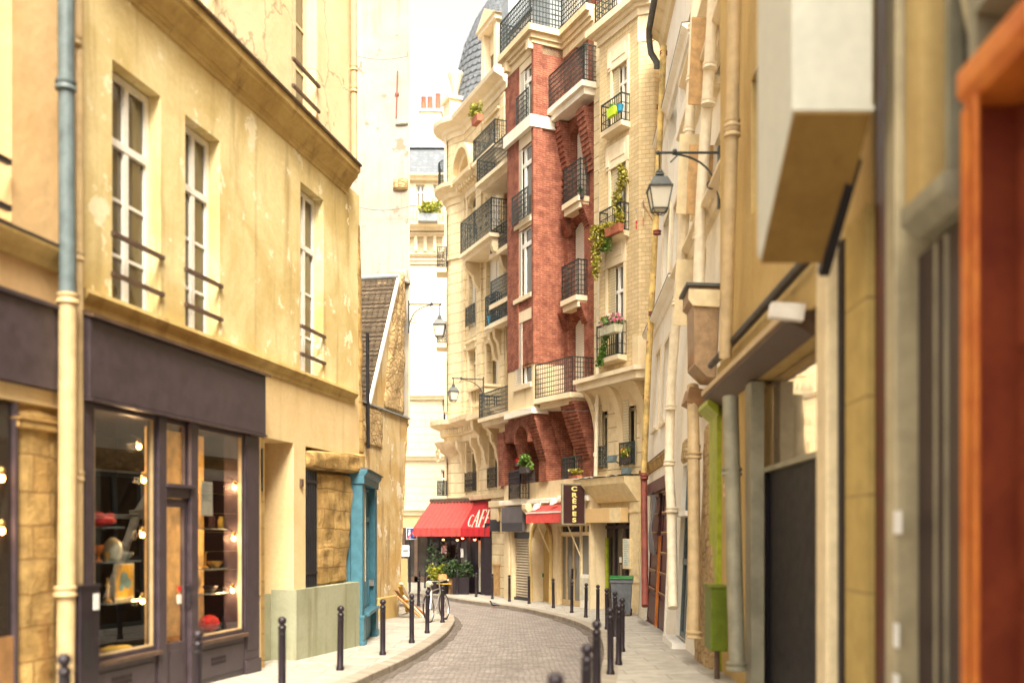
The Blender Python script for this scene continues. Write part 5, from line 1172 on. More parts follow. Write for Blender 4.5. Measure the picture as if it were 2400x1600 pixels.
corner_window(2, 0, 0, 512, 632, (582, 630)); corner_window(2, 0, 0, 686, 806, (757, 806), mat='shutter_white'); corner_window(2, 0, 0, 850, 965); corner_window(2, 0, 0, 1035, 1160, (1128, 1162), mat='pane_dark')
corner_window(2, 0, 0, 332, 430, None, mat='pane_grey')
m = MB(); q = [(x_ - .0, y_) for x_, y_ in plan]
zt2 = zC2 + .3; rp = [plan[2]] + arc[:4]; rp = [(p[0] - .3, p[1] - .3) for p in rp]; railing(D, rp, zt2, zt2 + 1.15, 'scroll', step=.11)
# dome, dormer, urn
dcx, dcy = loc(.25, 48.6); zd = zC1 + .35; m = MB()
m.prismz([((p[0] - dcx) * .93 + dcx, (p[1] - dcy) * .93 + dcy) for p in body], zd - .1, zd + .55); m.build('parapet', 'pale_stone', D)
prof = [(3.35, zd + .4), (3.25, zd + 1.2), (3.0, zd + 2.6), (2.6, zd + 4.2), (2.05, zd + 5.5), (1.3, zd + 6.7), (.5, zd + 7.4), (.1, zd + 7.6)]
dm = MB().lathe(dcx, dcy, prof, 40).build('dome', 'slate', D, True)
m = MB()
for j in range(26):                                   # rounded slates
    t = j / 26 * 6; k = min(int(t), 6); f_ = t - k; r_ = prof[k][0] + (prof[k + 1][0] - prof[k][0]) * f_; z_ = prof[k][1] + (prof[k + 1][1] - prof[k][1]) * f_
    nn_ = max(12, int(2 * math.pi * r_ / .34))
    for i in range(nn_):
        a_ = 2 * math.pi * (i + .5 * (j % 2)) / nn_; d_ = math.pi / nn_ * .92; ro = r_ + .06
        q = lambda da, dz, o_: (dcx + (ro - o_) * math.cos(a_ + da), dcy + (ro - o_) * math.sin(a_ + da), z_ + dz)
        m.add([q(-d_, .26, .04), q(d_, .26, .04), q(d_, .06, .0), q(d_ * .5, -.02, -.005), q(-d_ * .5, -.02, -.005), q(-d_, .06, 0)], [(0, 1, 2, 3, 4, 5)])
m.build('slates', 'slate', dm)
m = MB(); du0, du1 = U(1128, .2), U(1163, .2); dz0, dz1 = zd + .3, Z(1150, 62, .2)
m.box(du0, du0 + .3, .2, 2.5, dz0, dz1); m.box(du1 - .3, du1, .2, 2.5, dz0, dz1); m.box(du0, du1, .5, 2.5, dz1 - .9, dz1); m.box(du0 - .12, du1 + .12, .08, 2.6, dz1, dz1 + .22); m.prism([(du0 - .22, dz1 + .22), (du1 + .22, dz1 + .22), ((du0 + du1) / 2, dz1 + .85)], .0, 2.6); m.box(du0 - .08, du1 + .08, .12, .6, dz0, dz0 + .3)
do = m.build('dormer', 'pale_stone', D); MB().box(du0 + .3, du1 - .3, .55, .6, dz0 + .3, dz1 - .9).build('pane', 'pane_warm', do)
MB().prismx([(.3, zd + .3), (1.6, zd + 4.6), (6, zd + 4.6), (6, zd + .3)], U(1165, .2), dR).build('roof', 'slate', D); MB().box(U(1170, .1), U(1186, .1), .2, 2, zd + .3, zd + 3.2).build('dormer', 'zinc', D)
uc = arc[3]; m = MB(); m.box(uc[0] - .1, uc[0] + .75, uc[1] - .2, uc[1] + .7, zd + .3, zd + 1.15); m.box(uc[0] - .2, uc[0] + .85, uc[1] - .3, uc[1] + .8, zd + 1.15, zd + 1.3); m.lathe(uc[0] + .3, uc[1] + .25, [(.2, zd + 1.3), (.1, zd + 1.5), (.12, zd + 1.65), (.3, zd + 2.3), (.36, zd + 2.5), (.36, zd + 2.6)], 12); m.build('urn', 'pale_stone', D)
# ground storey: stone piers and the glazed cafe corner
cf = loc(-3.75, 45.7); ck = (U(1103), .0)
MB().prismz([(dR, 0.02), (U(1150), .02), (U(1150), .6), (dF + .3, .9), (arc[4][0] + .6, arc[4][1] + .8), end, (dR, 9)], gD, zL0 - .02).build('ground_floor_wall', 'cream_stone', D)
MB().prismz([(dR, -.005), (U(1151), -.005), (U(1151), .5), (dR, .5)], gD, zL0 - .03).build('ground_floor_pier', 'ashlar', D)
m = MB(); m.box(U(1152), dR + .02, -.16, .0, zL0 - .4, zL0 - .12); m.box(U(1155), U(1172), -.12, 0, zL0 - 1.0, zL0 - .42); m.build('carved_bracket', 'cream_stone', D, bevel=.04)
m = MB(); m.box(U(1158), U(1172), -.04, .0, FD.gz(U(1165)), Z(1165, 1325)); m.box(U(1156), U(1174), -.07, 0, Z(1165, 1325), Z(1165, 1321)); m.build('cellar_hatch', 'wood_light', D)
FCF = Fr(-3.85, 45.75, .93, -.40)
CS = FCF.thing('cafe_shopfront', 'black framed glass cafe front under the red awning', 'shopfront')
Lc = FCF.u(1103); zc_t = CAMZ + .05; gq = FCF.gz(1) - .05
def glazing(F, par, us, zb_, zt_, sill, mat='bollard_black', pane='pane_dark', n=0):
    m = MB()
    for i, q in enumerate(us): m.box(q - .045, q + .045, n - .04, n + .06, zb_, zt_)
    m.box(us[0], us[-1], n - .04, n + .06, zt_ - .3, zt_ + .5); m.box(us[0], us[-1], n - .035, n + .055, zb_, sill)
    o = m.build('frame', mat, par); MB().box(us[0], us[-1], n + .0, n + .012, sill, zt_ - .3).build('pane', pane, o); return o
glazing(FCF, CS, [0, .55, 1.1, 1.6, Lc], gq, zc_t, gq + .45)
# side facing the street, built in the same thing
def cfl(uf, nf): x_, y_, _ = FD.w(uf, nf, 0); return ((x_ - FCF.ox) * FCF.ux + (y_ - FCF.oy) * FCF.uy, (x_ - FCF.ox) * FCF.nx + (y_ - FCF.oy) * FCF.ny)
m = MB(); ps = [U(1103), U(1112), U(1121), U(1135), U(1149)]
for i, q in enumerate(ps):
    c_ = cfl(q, -.04); w_ = .09 if i < 4 else .16; m.prismz([(c_[0] - w_, c_[1] - w_), (c_[0] + w_, c_[1] - w_), (c_[0] + w_, c_[1] + w_), (c_[0] - w_, c_[1] + w_)], gq, zc_t + .4)
m.build('post', 'bollard_black', CS)
a, b = cfl(ps[0], .0), cfl(ps[-1], .0); m = MB(); m.add([(a[0], a[1], gq), (b[0], b[1], gq), (b[0], b[1], zc_t + .3), (a[0], a[1], zc_t + .3), (a[0] + .03, a[1] + .03, gq), (b[0] + .03, b[1] + .03, gq), (b[0] + .03, b[1] + .03, zc_t + .3), (a[0] + .03, a[1] + .03, zc_t + .3)], [(0, 1, 2, 3), (4, 7, 6, 5), (0, 4, 5, 1), (3, 2, 6, 7)]); m.build('side_pane', 'pane_dark', CS)
for q, w_, z0, z1, mt in ((U(1127), .28, 1.5, zc_t - .35, 'cream_paint'), (U(1128), .3, -.55, .9, 'poster'), (U(1118), .10, -.6, zc_t - .2, 'lime_paint'), (U(1143), .12, -.6, zc_t - .1, 'pane_grey')):
    a, b = cfl(q - w_ / 2 , -.06), cfl(q + w_ / 2, -.06); m = MB(); z0 = z0 if z0 > 0 else gq + .2; m.add([(a[0], a[1], z0 - 1.2 if z0 > 1 else z0), (b[0], b[1], z0 - 1.2 if z0 > 1 else z0), (b[0], b[1], z1), (a[0], a[1], z1), (a[0] + .03, a[1] + .03, z0 - 1.2 if z0 > 1 else z0), (b[0] + .03, b[1] + .03, z0 - 1.2 if z0 > 1 else z0), (b[0] + .03, b[1] + .03, z1), (a[0] + .03, a[1] + .03, z1)], [(0, 1, 2, 3), (4, 7, 6, 5), (0, 4, 5, 1), (3, 2, 6, 7), (0, 3, 7, 4), (1, 5, 6, 2)]); m.build('door_panel', mt, CS)
# red awning
T1, T2, T3 = (-3.77, 46.0), (-1.62, 44.55), (-.92, 43.05); B1, B2, B3 = (-4.46, 44.95), (-2.25, 43.45), (-.95, 42.3); zT, zBt, zV = 3.2, 1.98, 1.63
AW = thing('cafe_awning', 'big red cafe awning with CAFE in cream letters on its right side', 'awning', (B2[0], B2[1], g(44)))
def P3(p, z): return (p[0] - B2[0], p[1] - B2[1], z - g(44))
def panel(a, b, c, d, nseg=1, th=.02, ripple=0):
    m = MB(); A_, B_, C_, D_ = map(Vector, (a, b, c, d)); nr = (B_ - A_).cross(D_ - A_).normalized(); vs = []; n = nseg
    for i in range(n + 1):
        t = i / n; o_ = nr * (ripple if i % 2 else 0); vs += [A_.lerp(B_, t) + o_, D_.lerp(C_, t) + o_ * .6]
    k = len(vs); vs += [v - nr * th for v in vs]; fs = []
    for i in range(n): q = 2 * i; fs += [(q, q + 2, q + 3, q + 1), (k + q, k + q + 1, k + q + 3, k + q + 2), (q, k + q, k + q + 2, q + 2), (q + 1, q + 3, k + q + 3, k + q + 1)]
    return m.add(vs, fs)
panel(P3(B1, zBt), P3(B2, zBt), P3(T2, zT), P3(T1, zT), 22, .02, .03).build('front_cloth', 'awning_red', AW)
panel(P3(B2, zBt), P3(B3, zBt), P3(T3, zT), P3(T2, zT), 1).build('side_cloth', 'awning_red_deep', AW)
panel(P3(B1, zBt), P3((T1[0] - .1, T1[1]), zBt), P3(T1, zT), P3(T1, zT - .02), 1).build('end_cloth', 'awning_red_deep', AW)
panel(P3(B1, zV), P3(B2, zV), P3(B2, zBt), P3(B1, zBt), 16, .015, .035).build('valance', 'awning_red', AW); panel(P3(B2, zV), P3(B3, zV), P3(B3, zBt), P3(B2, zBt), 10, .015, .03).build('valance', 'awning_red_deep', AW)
m = MB()
for a, b in ((T1, T2), (T2, T3)):
    m.tube([P3(a, zT + .08), P3(b, zT + .08)], .10, 4)
    for i in range(14):
        t = (i + .5) / 14; q = (a[0] + (b[0] - a[0]) * t, a[1] + (b[1] - a[1]) * t - .12); m.ball(P3(q, zT - .02), .05, 6)
m.build('awning_box', 'brown_wood', AW)
m = MB()
for a, b in ((B1, T1), (B2, T2), (B3, T3)): m.tube([P3(a, zBt - .03), P3((b[0], b[1] + .1), zBt - .1)], .02, 5)
m.build('arm', 'black_iron', AW)
# lettering CAFE built from strokes on the side cloth
e0 = Vector(P3(B2, zBt)); e1 = (Vector(P3(B3, zBt)) - e0); Lw = e1.length; e1.normalize(); tz = Vector(P3(T3, zT)) - Vector(P3(B3, zBt)); nrm = e1.cross(tz).normalized()
if nrm.y > 0: nrm = -nrm
e2 = nrm.cross(e1).normalized(); e2 = e2 if e2.z > 0 else -e2
def strokes(mb, list_, o_=.015):
    for poly in list_:
        n = len(poly); f_ = [e0 + e1 * x_ + e2 * y_ + nrm * o_ for x_, y_ in poly]; b_ = [v - nrm * .012 for v in f_]
        mb.add(f_ + b_, [tuple(range(n)), tuple(range(n, 2 * n))[::-1]] + [(i, n + i, n + (i + 1) % n, (i + 1) % n) for i in range(n)])
def bar2(x0, y0, x1, y1, w_): dx, dy = x1 - x0, y1 - y0; l = math.hypot(dx, dy); nx, ny = -dy / l * w_ / 2, dx / l * w_ / 2; return [(x0 + nx, y0 + ny), (x1 + nx, y1 + ny), (x1 - nx, y1 - ny), (x0 - nx, y0 - ny)]
m = MB(); s0 = Lw
L0, Hh = .40, .80
xs = [.36, .68, 1.02, 1.34]
cp = []
for i in range(12): a0, a1 = R(55 + i * 21), R(55 + (i + 1) * 21); cp.append([(xs[0] + .16 + .15 * math.cos(a0), .10 + .27 + .28 * math.sin(a0)), (xs[0] + .16 + .15 * math.cos(a1), .37 + .28 * math.sin(a1)), (xs[0] + .16 + .10 * math.cos(a1), .37 + .25 * math.sin(a1)), (xs[0] + .16 + .10 * math.cos(a0), .37 + .25 * math.sin(a0))])
b_ = .08
LT = cp + [bar2(xs[1], b_, xs[1] + .13, b_ + Hh, .03), bar2(xs[1] + .13, b_ + Hh, xs[1] + .26, b_, .06), bar2(xs[1] + .05, b_ + .28, xs[1] + .21, b_ + .28, .03), bar2(xs[1] - .05, b_, xs[1] + .06, b_, .025), bar2(xs[1] + .19, b_, xs[1] + .33, b_, .025),
     bar2(xs[2] + .05, b_, xs[2] + .05, b_ + Hh, .065), bar2(xs[2], b_ + Hh, xs[2] + .24, b_ + Hh, .03), bar2(xs[2] + .05, b_ + .42, xs[2] + .19, b_ + .42, .03), bar2(xs[2] - .02, b_, xs[2] + .12, b_, .025), bar2(xs[2] + .24, b_ + Hh + .01, xs[2] + .24, b_ + Hh - .11, .025), bar2(xs[2] + .19, b_ + .48, xs[2] + .19, b_ + .36, .025),
     bar2(xs[3] + .05, b_, xs[3] + .05, b_ + Hh, .065), bar2(xs[3], b_ + Hh, xs[3] + .24, b_ + Hh, .03), bar2(xs[3] + .05, b_ + .42, xs[3] + .19, b_ + .42, .03), bar2(xs[3] - .02, b_, xs[3] + .25, b_, .03), bar2(xs[3] + .24, b_ + Hh + .01, xs[3] + .24, b_ + Hh - .11, .025), bar2(xs[3] + .25, b_ - .01, xs[3] + .25, b_ + .12, .025)]
LT = [[(x_ - .02, y_) for x_, y_ in p] for p in LT]
strokes(m, LT); m.build('lettering', 'letter_cream', AW)
# ------------------------------------------------------------------ right side of the street
class FrT(Fr):                              # a wall that leans back a little with height
    def __init__(s, *a, t=0, **k): super().__init__(*a, **k); s.t = t
    def Y(s, px, n=0, py=HOR):
        k = (px - CX) / FPX; return (n + s.ox * s.nx + s.oy * s.ny) / (k * s.nx + s.ny - s.t * (HOR - py) / FPX)
    def u(s, px, n=0, py=HOR):
        Y = s.Y(px, n, py); return ((px - CX) / FPX * Y - s.ox) * s.ux + (Y - s.oy) * s.uy
    def z(s, px, py, n=0): return CAMZ + (HOR - py) / FPX * s.Y(px, n, py)
    def place(s, o):
        o.rotation_euler = (-math.atan(s.t), 0, s.ang); o.location = s.w(0, -s.t * (CAMZ - s.zb), s.zb); return o
    def thing(s, *a, **k): return s.place(super().thing(*a, **k))
    def solo(s, *a, **k): return s.place(super().solo(*a, **k))
RO = (2.47 + .0475 * 31, 31, -.0475, -1)
FG = FrT(*RO, t=.046, zb=g(26)); FH = FrT(*RO, t=0, zb=g(12))
def uY(Y): return (31 - Y) * 1.00113
# ---- white house next to the cream brick house
H1 = FG.thing('white_house', 'white rendered house leaning back, between the rusty pipe and a white drainpipe', 'house')
a1_, b1_ = uY(29.7), uY(22.6); ze = 16.6
def wn(F, pa, pb, pt, pb2, py=None):
    pm = py or (pt + pb2) / 2; a, b = F.u(pa, 0, pm), F.u(pb, 0, pm); return (min(a, b), max(a, b), F.z((pa + pb) / 2, pb2), F.z((pa + pb) / 2, pt))
hw = [wn(FG, 1570, 1588, 145, 325), wn(FG, 1597, 1613, 80, 225), wn(FG, 1554, 1567, 520, 690), wn(FG, 1577, 1589, 482, 665), wn(FG, 1537, 1546, 830, 1000), wn(FG, 1556, 1567, 805, 985), ]
hw = [h for h in hw if h[1] < b1_ - .1]
dz0 = FG.gz(uY(25)) - .1
hd = (FG.u(1520), FG.u(1568), dz0, FG.z(1545, 1152))
MB().wall(a1_, b1_, g(28) - .4, ze, hw + [hd + (.4,)], .28, 6).build('wall', 'white_wall', H1)
for i, h in enumerate(hw): window(H1, h[0] + .02, h[1] - .02, h[2], h[3], .2, fr=.06, pane='pane_grey')
for i, h in enumerate(hw):
    if i > 1:
        m = MB(); q = .1; m.box(h[0] - q, h[0], -.035, .01, h[2], h[3] + q); m.box(h[1], h[1] + q, -.035, .01, h[2], h[3] + q); m.box(h[0], h[1], -.035, .01, h[3], h[3] + q); m.box(h[0] - q, h[1] + q, -.08, .01, h[2] - .08, h[2]); m.build('window_surround', 'pale_stone', H1)
for pyA, d in ((312, .22), (730, .26), (1085, .12)):
    zz = FG.z(1555 if pyA < 1000 else 1535, pyA); MB().prismx([(.05, zz - .22), (-.05, zz - .2), (-.09, zz - .08), (-d, zz), (-d, zz + .05), (.05, zz + .08)], a1_, b1_).build('ledge', 'white_wall' if pyA < 1000 else 'rough_stone', H1)
    MB().prismx([(-d - .01, zz + .055), (-d - .01, zz + .075), (.02, zz + .11), (.02, zz + .09)], a1_, b1_).build('ledge_flashing', 'gutter_zinc', H1)
MB().prismx([(.05, ze - .5), (-.1, ze - .45), (-.2, ze - .2), (-.42, ze - .08), (-.42, ze), (.05, ze + .02)], a1_, b1_).build('eaves', 'cream_stone', H1)
MB().prismx([(-.4, ze + .01), (5.5, ze + 3), (6, ze + .01)], a1_, b1_).build('roof', 'slate', H1)
MB().box(hd[0] - .1, hd[1] + .12, -.1, .02, hd[3] - .0, hd[3] + .3).build('lintel', 'red_wood', H1)
# two-leaf red-brown door standing ajar
span = hd[1] - hd[0]
def leaf(x0, x1, y):
    m = MB(); t = .1; zt_ = hd[3] - .03; zb_ = dz0 + .02
    m.box(x0, x0 + t, y, y + .06, zb_, zt_); m.box(x1 - t, x1, y, y + .06, zb_, zt_); zs_ = [zb_ + .02, zb_ + .95] + [zb_ + .95 + (zt_ - zb_ - 1.0) * i / 5 for i in range(1, 6)]
    for zz in zs_: m.box(x0 + t, x1 - t, y - .02, y + .06, zz - .03, zz + .04)
    m.box(x0 + t, x1 - t, y + .03, y + .05, zb_, zt_); m.box(x0 + t + .1, x1 - t - .1, y + .01, y + .03, zb_ + .15, zb_ + .8)
    d_ = m.build('door', 'red_wood', H1); m = MB()
    for zz in zs_[1:]: m.box(x0 + t, x1 - t, y - .026, y - .0205, zz + .03, zz + .06)
    m.build('door_moulding', 'wood_light', d_); return d_
leaf(hd[0] + .03, hd[0] + span * .42, .06); leaf(hd[0] + span * .56, hd[1] - .03, .06)
MB().box(hd[0] + span * .44, hd[0] + span * .455, .05, .38, dz0, hd[3] - 1.1).build('painted_gap_light', 'orange_wood', H1); MB().box(hd[0], hd[1], .37, .395, dz0, hd[3]).build('doorway', 'interior_dark', H1)  # orange strip paints in the light showing between the leaves
bn = FG.thing_at(hd[0] + span * .40, -.12 - FG.t * (CAMZ - FG.z(1538, 1150)), FG.z(1538, 1158), 'hanging_cloth', 'curled grey cloth hanging over the red-brown double door', 'cloth')
m = MB(); vs = []
for i in range(13): t = i / 12; q = .10 * math.sin(t * 9); vs += [(-.3 + q, -.05 + .05 * math.sin(t * 6), -1.5 * t), (.3 + q * .6, -.02 + .05 * math.sin(t * 6 + 1), -1.5 * t - .05)]
m.add(vs, [(2 * i, 2 * i + 1, 2 * i + 3, 2 * i + 2) for i in range(12)]); m.build('fabric', 'grey_plastic', bn).modifiers.new('thickness', 'SOLIDIFY').thickness = .02
MB().bar((-.4, -.03, .02), (.4, -.03, .02), .04).build('rod', 'black_iron', bn)
FG.solo('gutter', MB().tube([(b1_, -.5, ze + .06), (a1_ + .3, -.5, ze + .02), (a1_ + .12, -.48, ze - .15), (a1_ + .05, -.4, ze - .55), (a1_ + .05, -.2, ze - .85), (a1_ + .02, -.2, ze - 1.0)], .095, 10), 'gutter_zinc', 'dark zinc gutter with an elbow at the eaves of the white house', 'gutter', smooth=True)
def fpipe(F, P, r, mat, label, col, n=-.22, cmat=None):     # pixel path down a wall
    return pipe(F, [(F.u(px, n, py), n, F.z(px, py, n)) if py < 5000 else (F.u(px, n), n, FG.gz(F.u(px)) ) for px, py in P], r, mat, label, [(F.u(px, n, py), n, F.z(px, py, n)) for px, py in col], cmat=cmat)
fpipe(FG, [(1556, 108), (1538, 500), (1520, 850), (1509, 1108)], .085, 'rust_pipe', 'rusty orange drainpipe between the cream brick house and the white house', [(1555, 125), (1548, 250), (1540, 545), (1529, 735), (1515, 930), (1506, 1108)], cmat='rust_low')
fpipe(FG, [(1509, 1112), (1511, 1300), (1512, 1420)], .09, 'rust_low', 'dark red drainpipe with stickers between the cream shop and the red-brown door', [(1510, 1118)])
so_ = None
fpipe(FG, [(1632, 0), (1616, 290), (1604, 520), (1588, 710), (1572, 905), (1568, 1090), (1574, 1200), (1577, 1425)], .10, 'white_pipe', 'white drainpipe leaning along the end of the white house beside the red-brown door', [(1627, 65), (1622, 185), (1615, 305), (1606, 475), (1588, 710), (1572, 955), (1569, 1085), (1575, 1195)])
# ---- second house on the right
H2 = FG.thing('pale_right_house', 'pale house with open brown shutters and a projecting hood, behind the right street lamp', 'house')
a2_, b2_ = uY(22.55), uY(15.4)
w2 = [wn(FG, 1640, 1656, 300, 470), wn(FG, 1634, 1648, 600, 745), wn(FG, 1672, 1690, 20, 200), wn(FG, 1668, 1688, 320, 470)]
dr2 = (FG.u(1590), FG.u(1614), FG.gz(uY(20)) + .12, FG.z(1602, 1090))
MB().wall(a2_, b2_, g(20) - .4, 17, w2 + [dr2 + (.3,)], .25, 6, y0=.03).build('wall', 'white_wall', H2)
for h in w2: window(H2, h[0] + .02, h[1] - .02, h[2], h[3], .2, fr=.06, pane='pane_warm')
for i, h in enumerate(w2):
    m = MB(); m.box(h[0] - .05, h[0] - .01, -.42, .02, h[2], h[3]); m.build('shutter', 'wood_light' if i in (2, 3) else 'cream_paint', H2)
    MB().box(h[0] - .1, h[1] + .1, -.14, .05, h[2] - .12, h[2] - .002).build('sill', 'pale_stone', H2)
for (pa, pya) in ((1650, 85), (1645, 220), (1600, 640)):
    zz = FG.z(pa, pya); MB().prismx([(.08, zz - .25), (-.06, zz - .2), (-.10, zz - .06), (-.24, zz), (-.24, zz + .06), (.08, zz + .1)], a2_ + .05, b2_).build('ledge', 'pale_stone', H2)
window(H2, dr2[0], dr2[1], dr2[2], dr2[3], .12, fr=.1, cols=2, rows=(.44,), mat='blue_pipe', pane='pane_dark', sash=.06)
m = MB(); zz = FG.z(1602, 1204); m.box(dr2[0] - .05, dr2[1] + .05, -.10, .2, zz - .05, zz + .05); m.build('transom', 'white_paint', H2); MB().box(dr2[0] - .05, dr2[1] + .05, -.22, .1, dr2[2] - .3, dr2[2]).build('sill', 'white_paint', H2)
lumpy(FG, ((FG.u(1640), g(16) - .3), (b2_, g(16) - .3), (b2_, FG.z(1650, 1000)), (FG.u(1640), FG.z(1640, 1000))), -.05, .2, 41, .04, 'rough_stones', 'rubble', H2, nx=6, nz=24)
lumpy(FG, ((dr2[0] - .1, dr2[3] + .03), (dr2[1] + .15, dr2[3] + .03), (dr2[1] + .15, dr2[3] + .55), (dr2[0] - .1, dr2[3] + .55)), -.04, .2, 42, .03, 'stone_lintel', 'rubble', H2, nx=5, nz=3)
# projecting wooden hood
a, b = uY(17.5), uY(16.6); z0, z1 = FG.z(1640, 918), FG.z(1630, 757)
HD = FG.thing('wooden_hood', 'brown wooden hood with a cream end plate projecting from the pale right house', 'hood')
MB().prismx([(.02, z1), (-.48, z1), (-.48, z1 - .22), (-.40, z1 - .28), (-.34, z0 + .2), (-.12, z0), (.02, z0)], a, b).build('body', 'hood_wood', HD); MB().prismx([(.02, z1 - .05), (-.50, z1 - .05), (-.50, z1 - .22), (-.42, z1 - .32), (.02, z1 - .34)], b + .002, b + .05).build('end_plate', 'cream_paint', HD); MB().box(a - .04, b + .08, -.55, .02, z1 + .002, z1 + .05).build('cap', 'gutter_zinc', HD)
m = MB()
for i in range(4): m.box(a + .1 + i * (b - a) / 4, a + (b - a) / 4 - .05 + i * (b - a) / 4, -.36, -.33, z0 + .25, z1 - .35)
m.build('panel', 'wood_frame', HD)
MB().prismx([(.02, z0 - .1), (-.3, z0 - .05), (-.36, z0 - .3), (.02, z0 - .5)], a - .6, a + .1).build('lower_bracket', 'wood_frame', HD)
fpipe(FG, [(1672, 0), (1660, 200), (1643, 480), (1636, 700)], .10, 'white_pipe', 'white drainpipe behind the right street lamp bracket, above the wooden hood', [(1664, 155), (1660, 240), (1640, 555)])
fpipe(FG, [(1624, 905), (1626, 1100), (1627, 1300), (1611 + 14, 1490)], .105, 'cream_pipe', 'thick cream drainpipe reaching the pavement beside the blue-grey door', [(1624, 1050), (1626, 1068), (1627, 1488)], cmat='cream_pipe')
m = MB(); m.ball((0, 0, .35), .17, 9, 1.5); m.ball((.08, -.05, .1), .18, 9); m.lathe(0, -.03, [(.2, -.1), (.2, .1), (.1, .3)], 9)
gs_ = m.build('guard_stone', 'rough_stone', None, True); x_, y_ = gpt(1650, 1512); gs_.location = (x_ + .05, y_, g(y_)); gs_.scale = (.75, .75, .8); tag(gs_, 'rounded weathered guard stone at the foot of the rough stone jamb', 'guard stone')
# ---- ochre house with the dark shop, nearest blurred part
H3 = FH.thing('ochre_house', 'ochre plastered house with a brown awning case over a black shop door', 'house')
a3, b3 = uY(15.4), uY(8.62); uu = FH.u
w3 = [(uu(1757), uu(1797), FH.z(1777, 470), FH.z(1777, 200) + .3)]
MB().wall(a3, b3, 4.3, 17, w3 + [(uu(1700), uu(1730), 8.2, 10.2), (uu(1860), uu(1925), 5.2, 7.4)], .3, 6, y0=.02).build('wall', 'right_ochre', H3)
for h in w3 + [(uu(1700), uu(1730), 8.2, 10.2), (uu(1860), uu(1925), 5.2, 7.4)]: window(H3, h[0] + .02, h[1] - .02, h[2], h[3], .2, fr=.07, pane='pane_dark', mat='brown_wood')
s0, s1 = uu(1745), uu(1912)
MB().wall(a3, b3, g(12) - .4, 4.3, [(s0, s1, g(12) - .41, 3.68, .5)], .4, 6, y0=.02).build('ground_floor_wall', 'right_ochre', H3)
MB().box(a3, uu(1930), -.03, .02, 3.92, 4.30).build('fascia', 'right_ochre', H3); MB().tube([(a3, -.12, 4.35), (uu(1940), -.12, 4.35)], .055, 8).build('cable_tray', 'black_iron', H3)
ac = MB().prismx([(0.02, 3.92), (-.22, 3.94), (-.27, 3.88), (-.25, 3.82), (.0, 3.68), (.02, 3.68)], a3 + .1, uu(1906)).build('awning_case', 'brown_wood', H3); MB().box(a3 + .1, uu(1907), -.285, -.262, 3.86, 3.93).build('front_rail', 'cream_pipe', ac); MB().prismx([(-.10, 3.96), (-.42, 3.98), (-.44, 3.84), (-.12, 3.80)], uu(1906) + .003, uu(1906) + .12).build('end_cap', 'white_paint', ac)
MB().box(s0, s1, .22, .235, 2.56, 3.66).build('transom_pane', 'shop_pane_r', H3) if False else None
glassmat('mirror_pane', (.20, .13, .06), .05); MT['mirror_pane'].node_tree.nodes['Principled BSDF'].inputs['Metallic'].default_value = .75; MT['mirror_pane'].node_tree.nodes['Principled BSDF'].inputs['Base Color'].default_value = (.62, .50, .34, 1)
tp = MB().box(s0 + .02, s1 - .02, .20, .215, 2.58, 3.66).build('transom_pane', 'mirror_pane', H3)
m = MB(); m.box(s0, s1, .10, .24, 2.52, 2.58); m.box(s0, s0 + .08, .1, .24, g(12), 2.52); m.box(s1 - .08, s1, .1, .24, g(10), 2.52); m.build('shop_frame', 'grey_post', H3)
m = MB(); m.box(s0 + .09, s1 - .09, .16, .22, g(11) - .2, 2.515); m.box(s1 - .6, s1 - .54, .14, .16, g(11) - .2, 2.5); m.box(s0 + .7, s0 + .74, .14, .16, g(11) - .2, 2.5); m.build('shop_door', 'door_black', H3)
m = MB(); m.box(FH.u(1747, -.06), uu(1772), -.06, .1, g(12) - .2, 3.66); m.build('shop_pillar', 'grey_post', H3)
m = MB(); m.box(FH.u(1912, -.12), uu(1968), -.12, .1, g(10) - .2, 4.3); m.box(FH.u(1910, -.15), uu(1970), -.15, .1, 4.2, 4.42); m.build('shop_pilaster', 'cream_paint', H3, bevel=.02)
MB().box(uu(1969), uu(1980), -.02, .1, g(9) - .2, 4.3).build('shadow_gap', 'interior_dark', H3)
MB().box(FH.u(1662, -.05), uu(1688), -.05, .06, g(15) - .3, FH.z(1676, 962)).build('lime_post', 'lime_paint', H3); MB().prismx([(-.20, 3.80), (-.05, 3.7), (-.05, 3.55), (-.22, 3.72)], uu(1668), uu(1692)).build('lime_bracket', 'lime_paint', H3)
fpipe(FH, [(1722, -20), (1716, 306), (1705, 663), (1700, 840)], .085, 'cream_pipe', 'pale blurred drainpipe on the ochre house above the lime green post', [(1716, 290), (1716, 312)])
fpipe(FH, [(1712, 930), (1716, 1100), (1722, 1350), (1728, 1570)], .105, 'grey_post', 'grey peeling drainpipe in front of the ochre house beside the lime green post', [(1715, 1105), (1727, 1560)])
st_ = FH.thing_at(uu(1700, -.24), -.24, FH.z(1700, 1170), 'sticker', 'yellow sticker with a red dot on the grey peeling drainpipe', 'sticker'); MB().box(-.07, .07, -.012, 0, -.01, .16).build('paper', 'letter_yellow', st_); MB().box(-.03, .03, -.016, -.0125, .04, .11).build('dot', 'sign_red', st_)
gb_ = FH.thing_at(uu(1678, -.2), -.2, FH.z(1678, 1520, -.2), 'utility_box', 'olive green metal box on a thin pipe beside the lime green post', 'utility box'); hh = FH.z(1678, 1375, -.2) - FH.z(1678, 1520, -.2)
MB().box(-.3, .3, -.12, .12, 0, hh).build('cabinet', 'green_box', gb_, bevel=.012); MB().box(-.32, .32, -.14, .13, hh, hh + .03).build('lid', 'green_box', gb_); MB().tube([(.1, 0, 0), (.1, 0, -.9)], .04, 8).build('conduit', 'brown_wood', gb_)
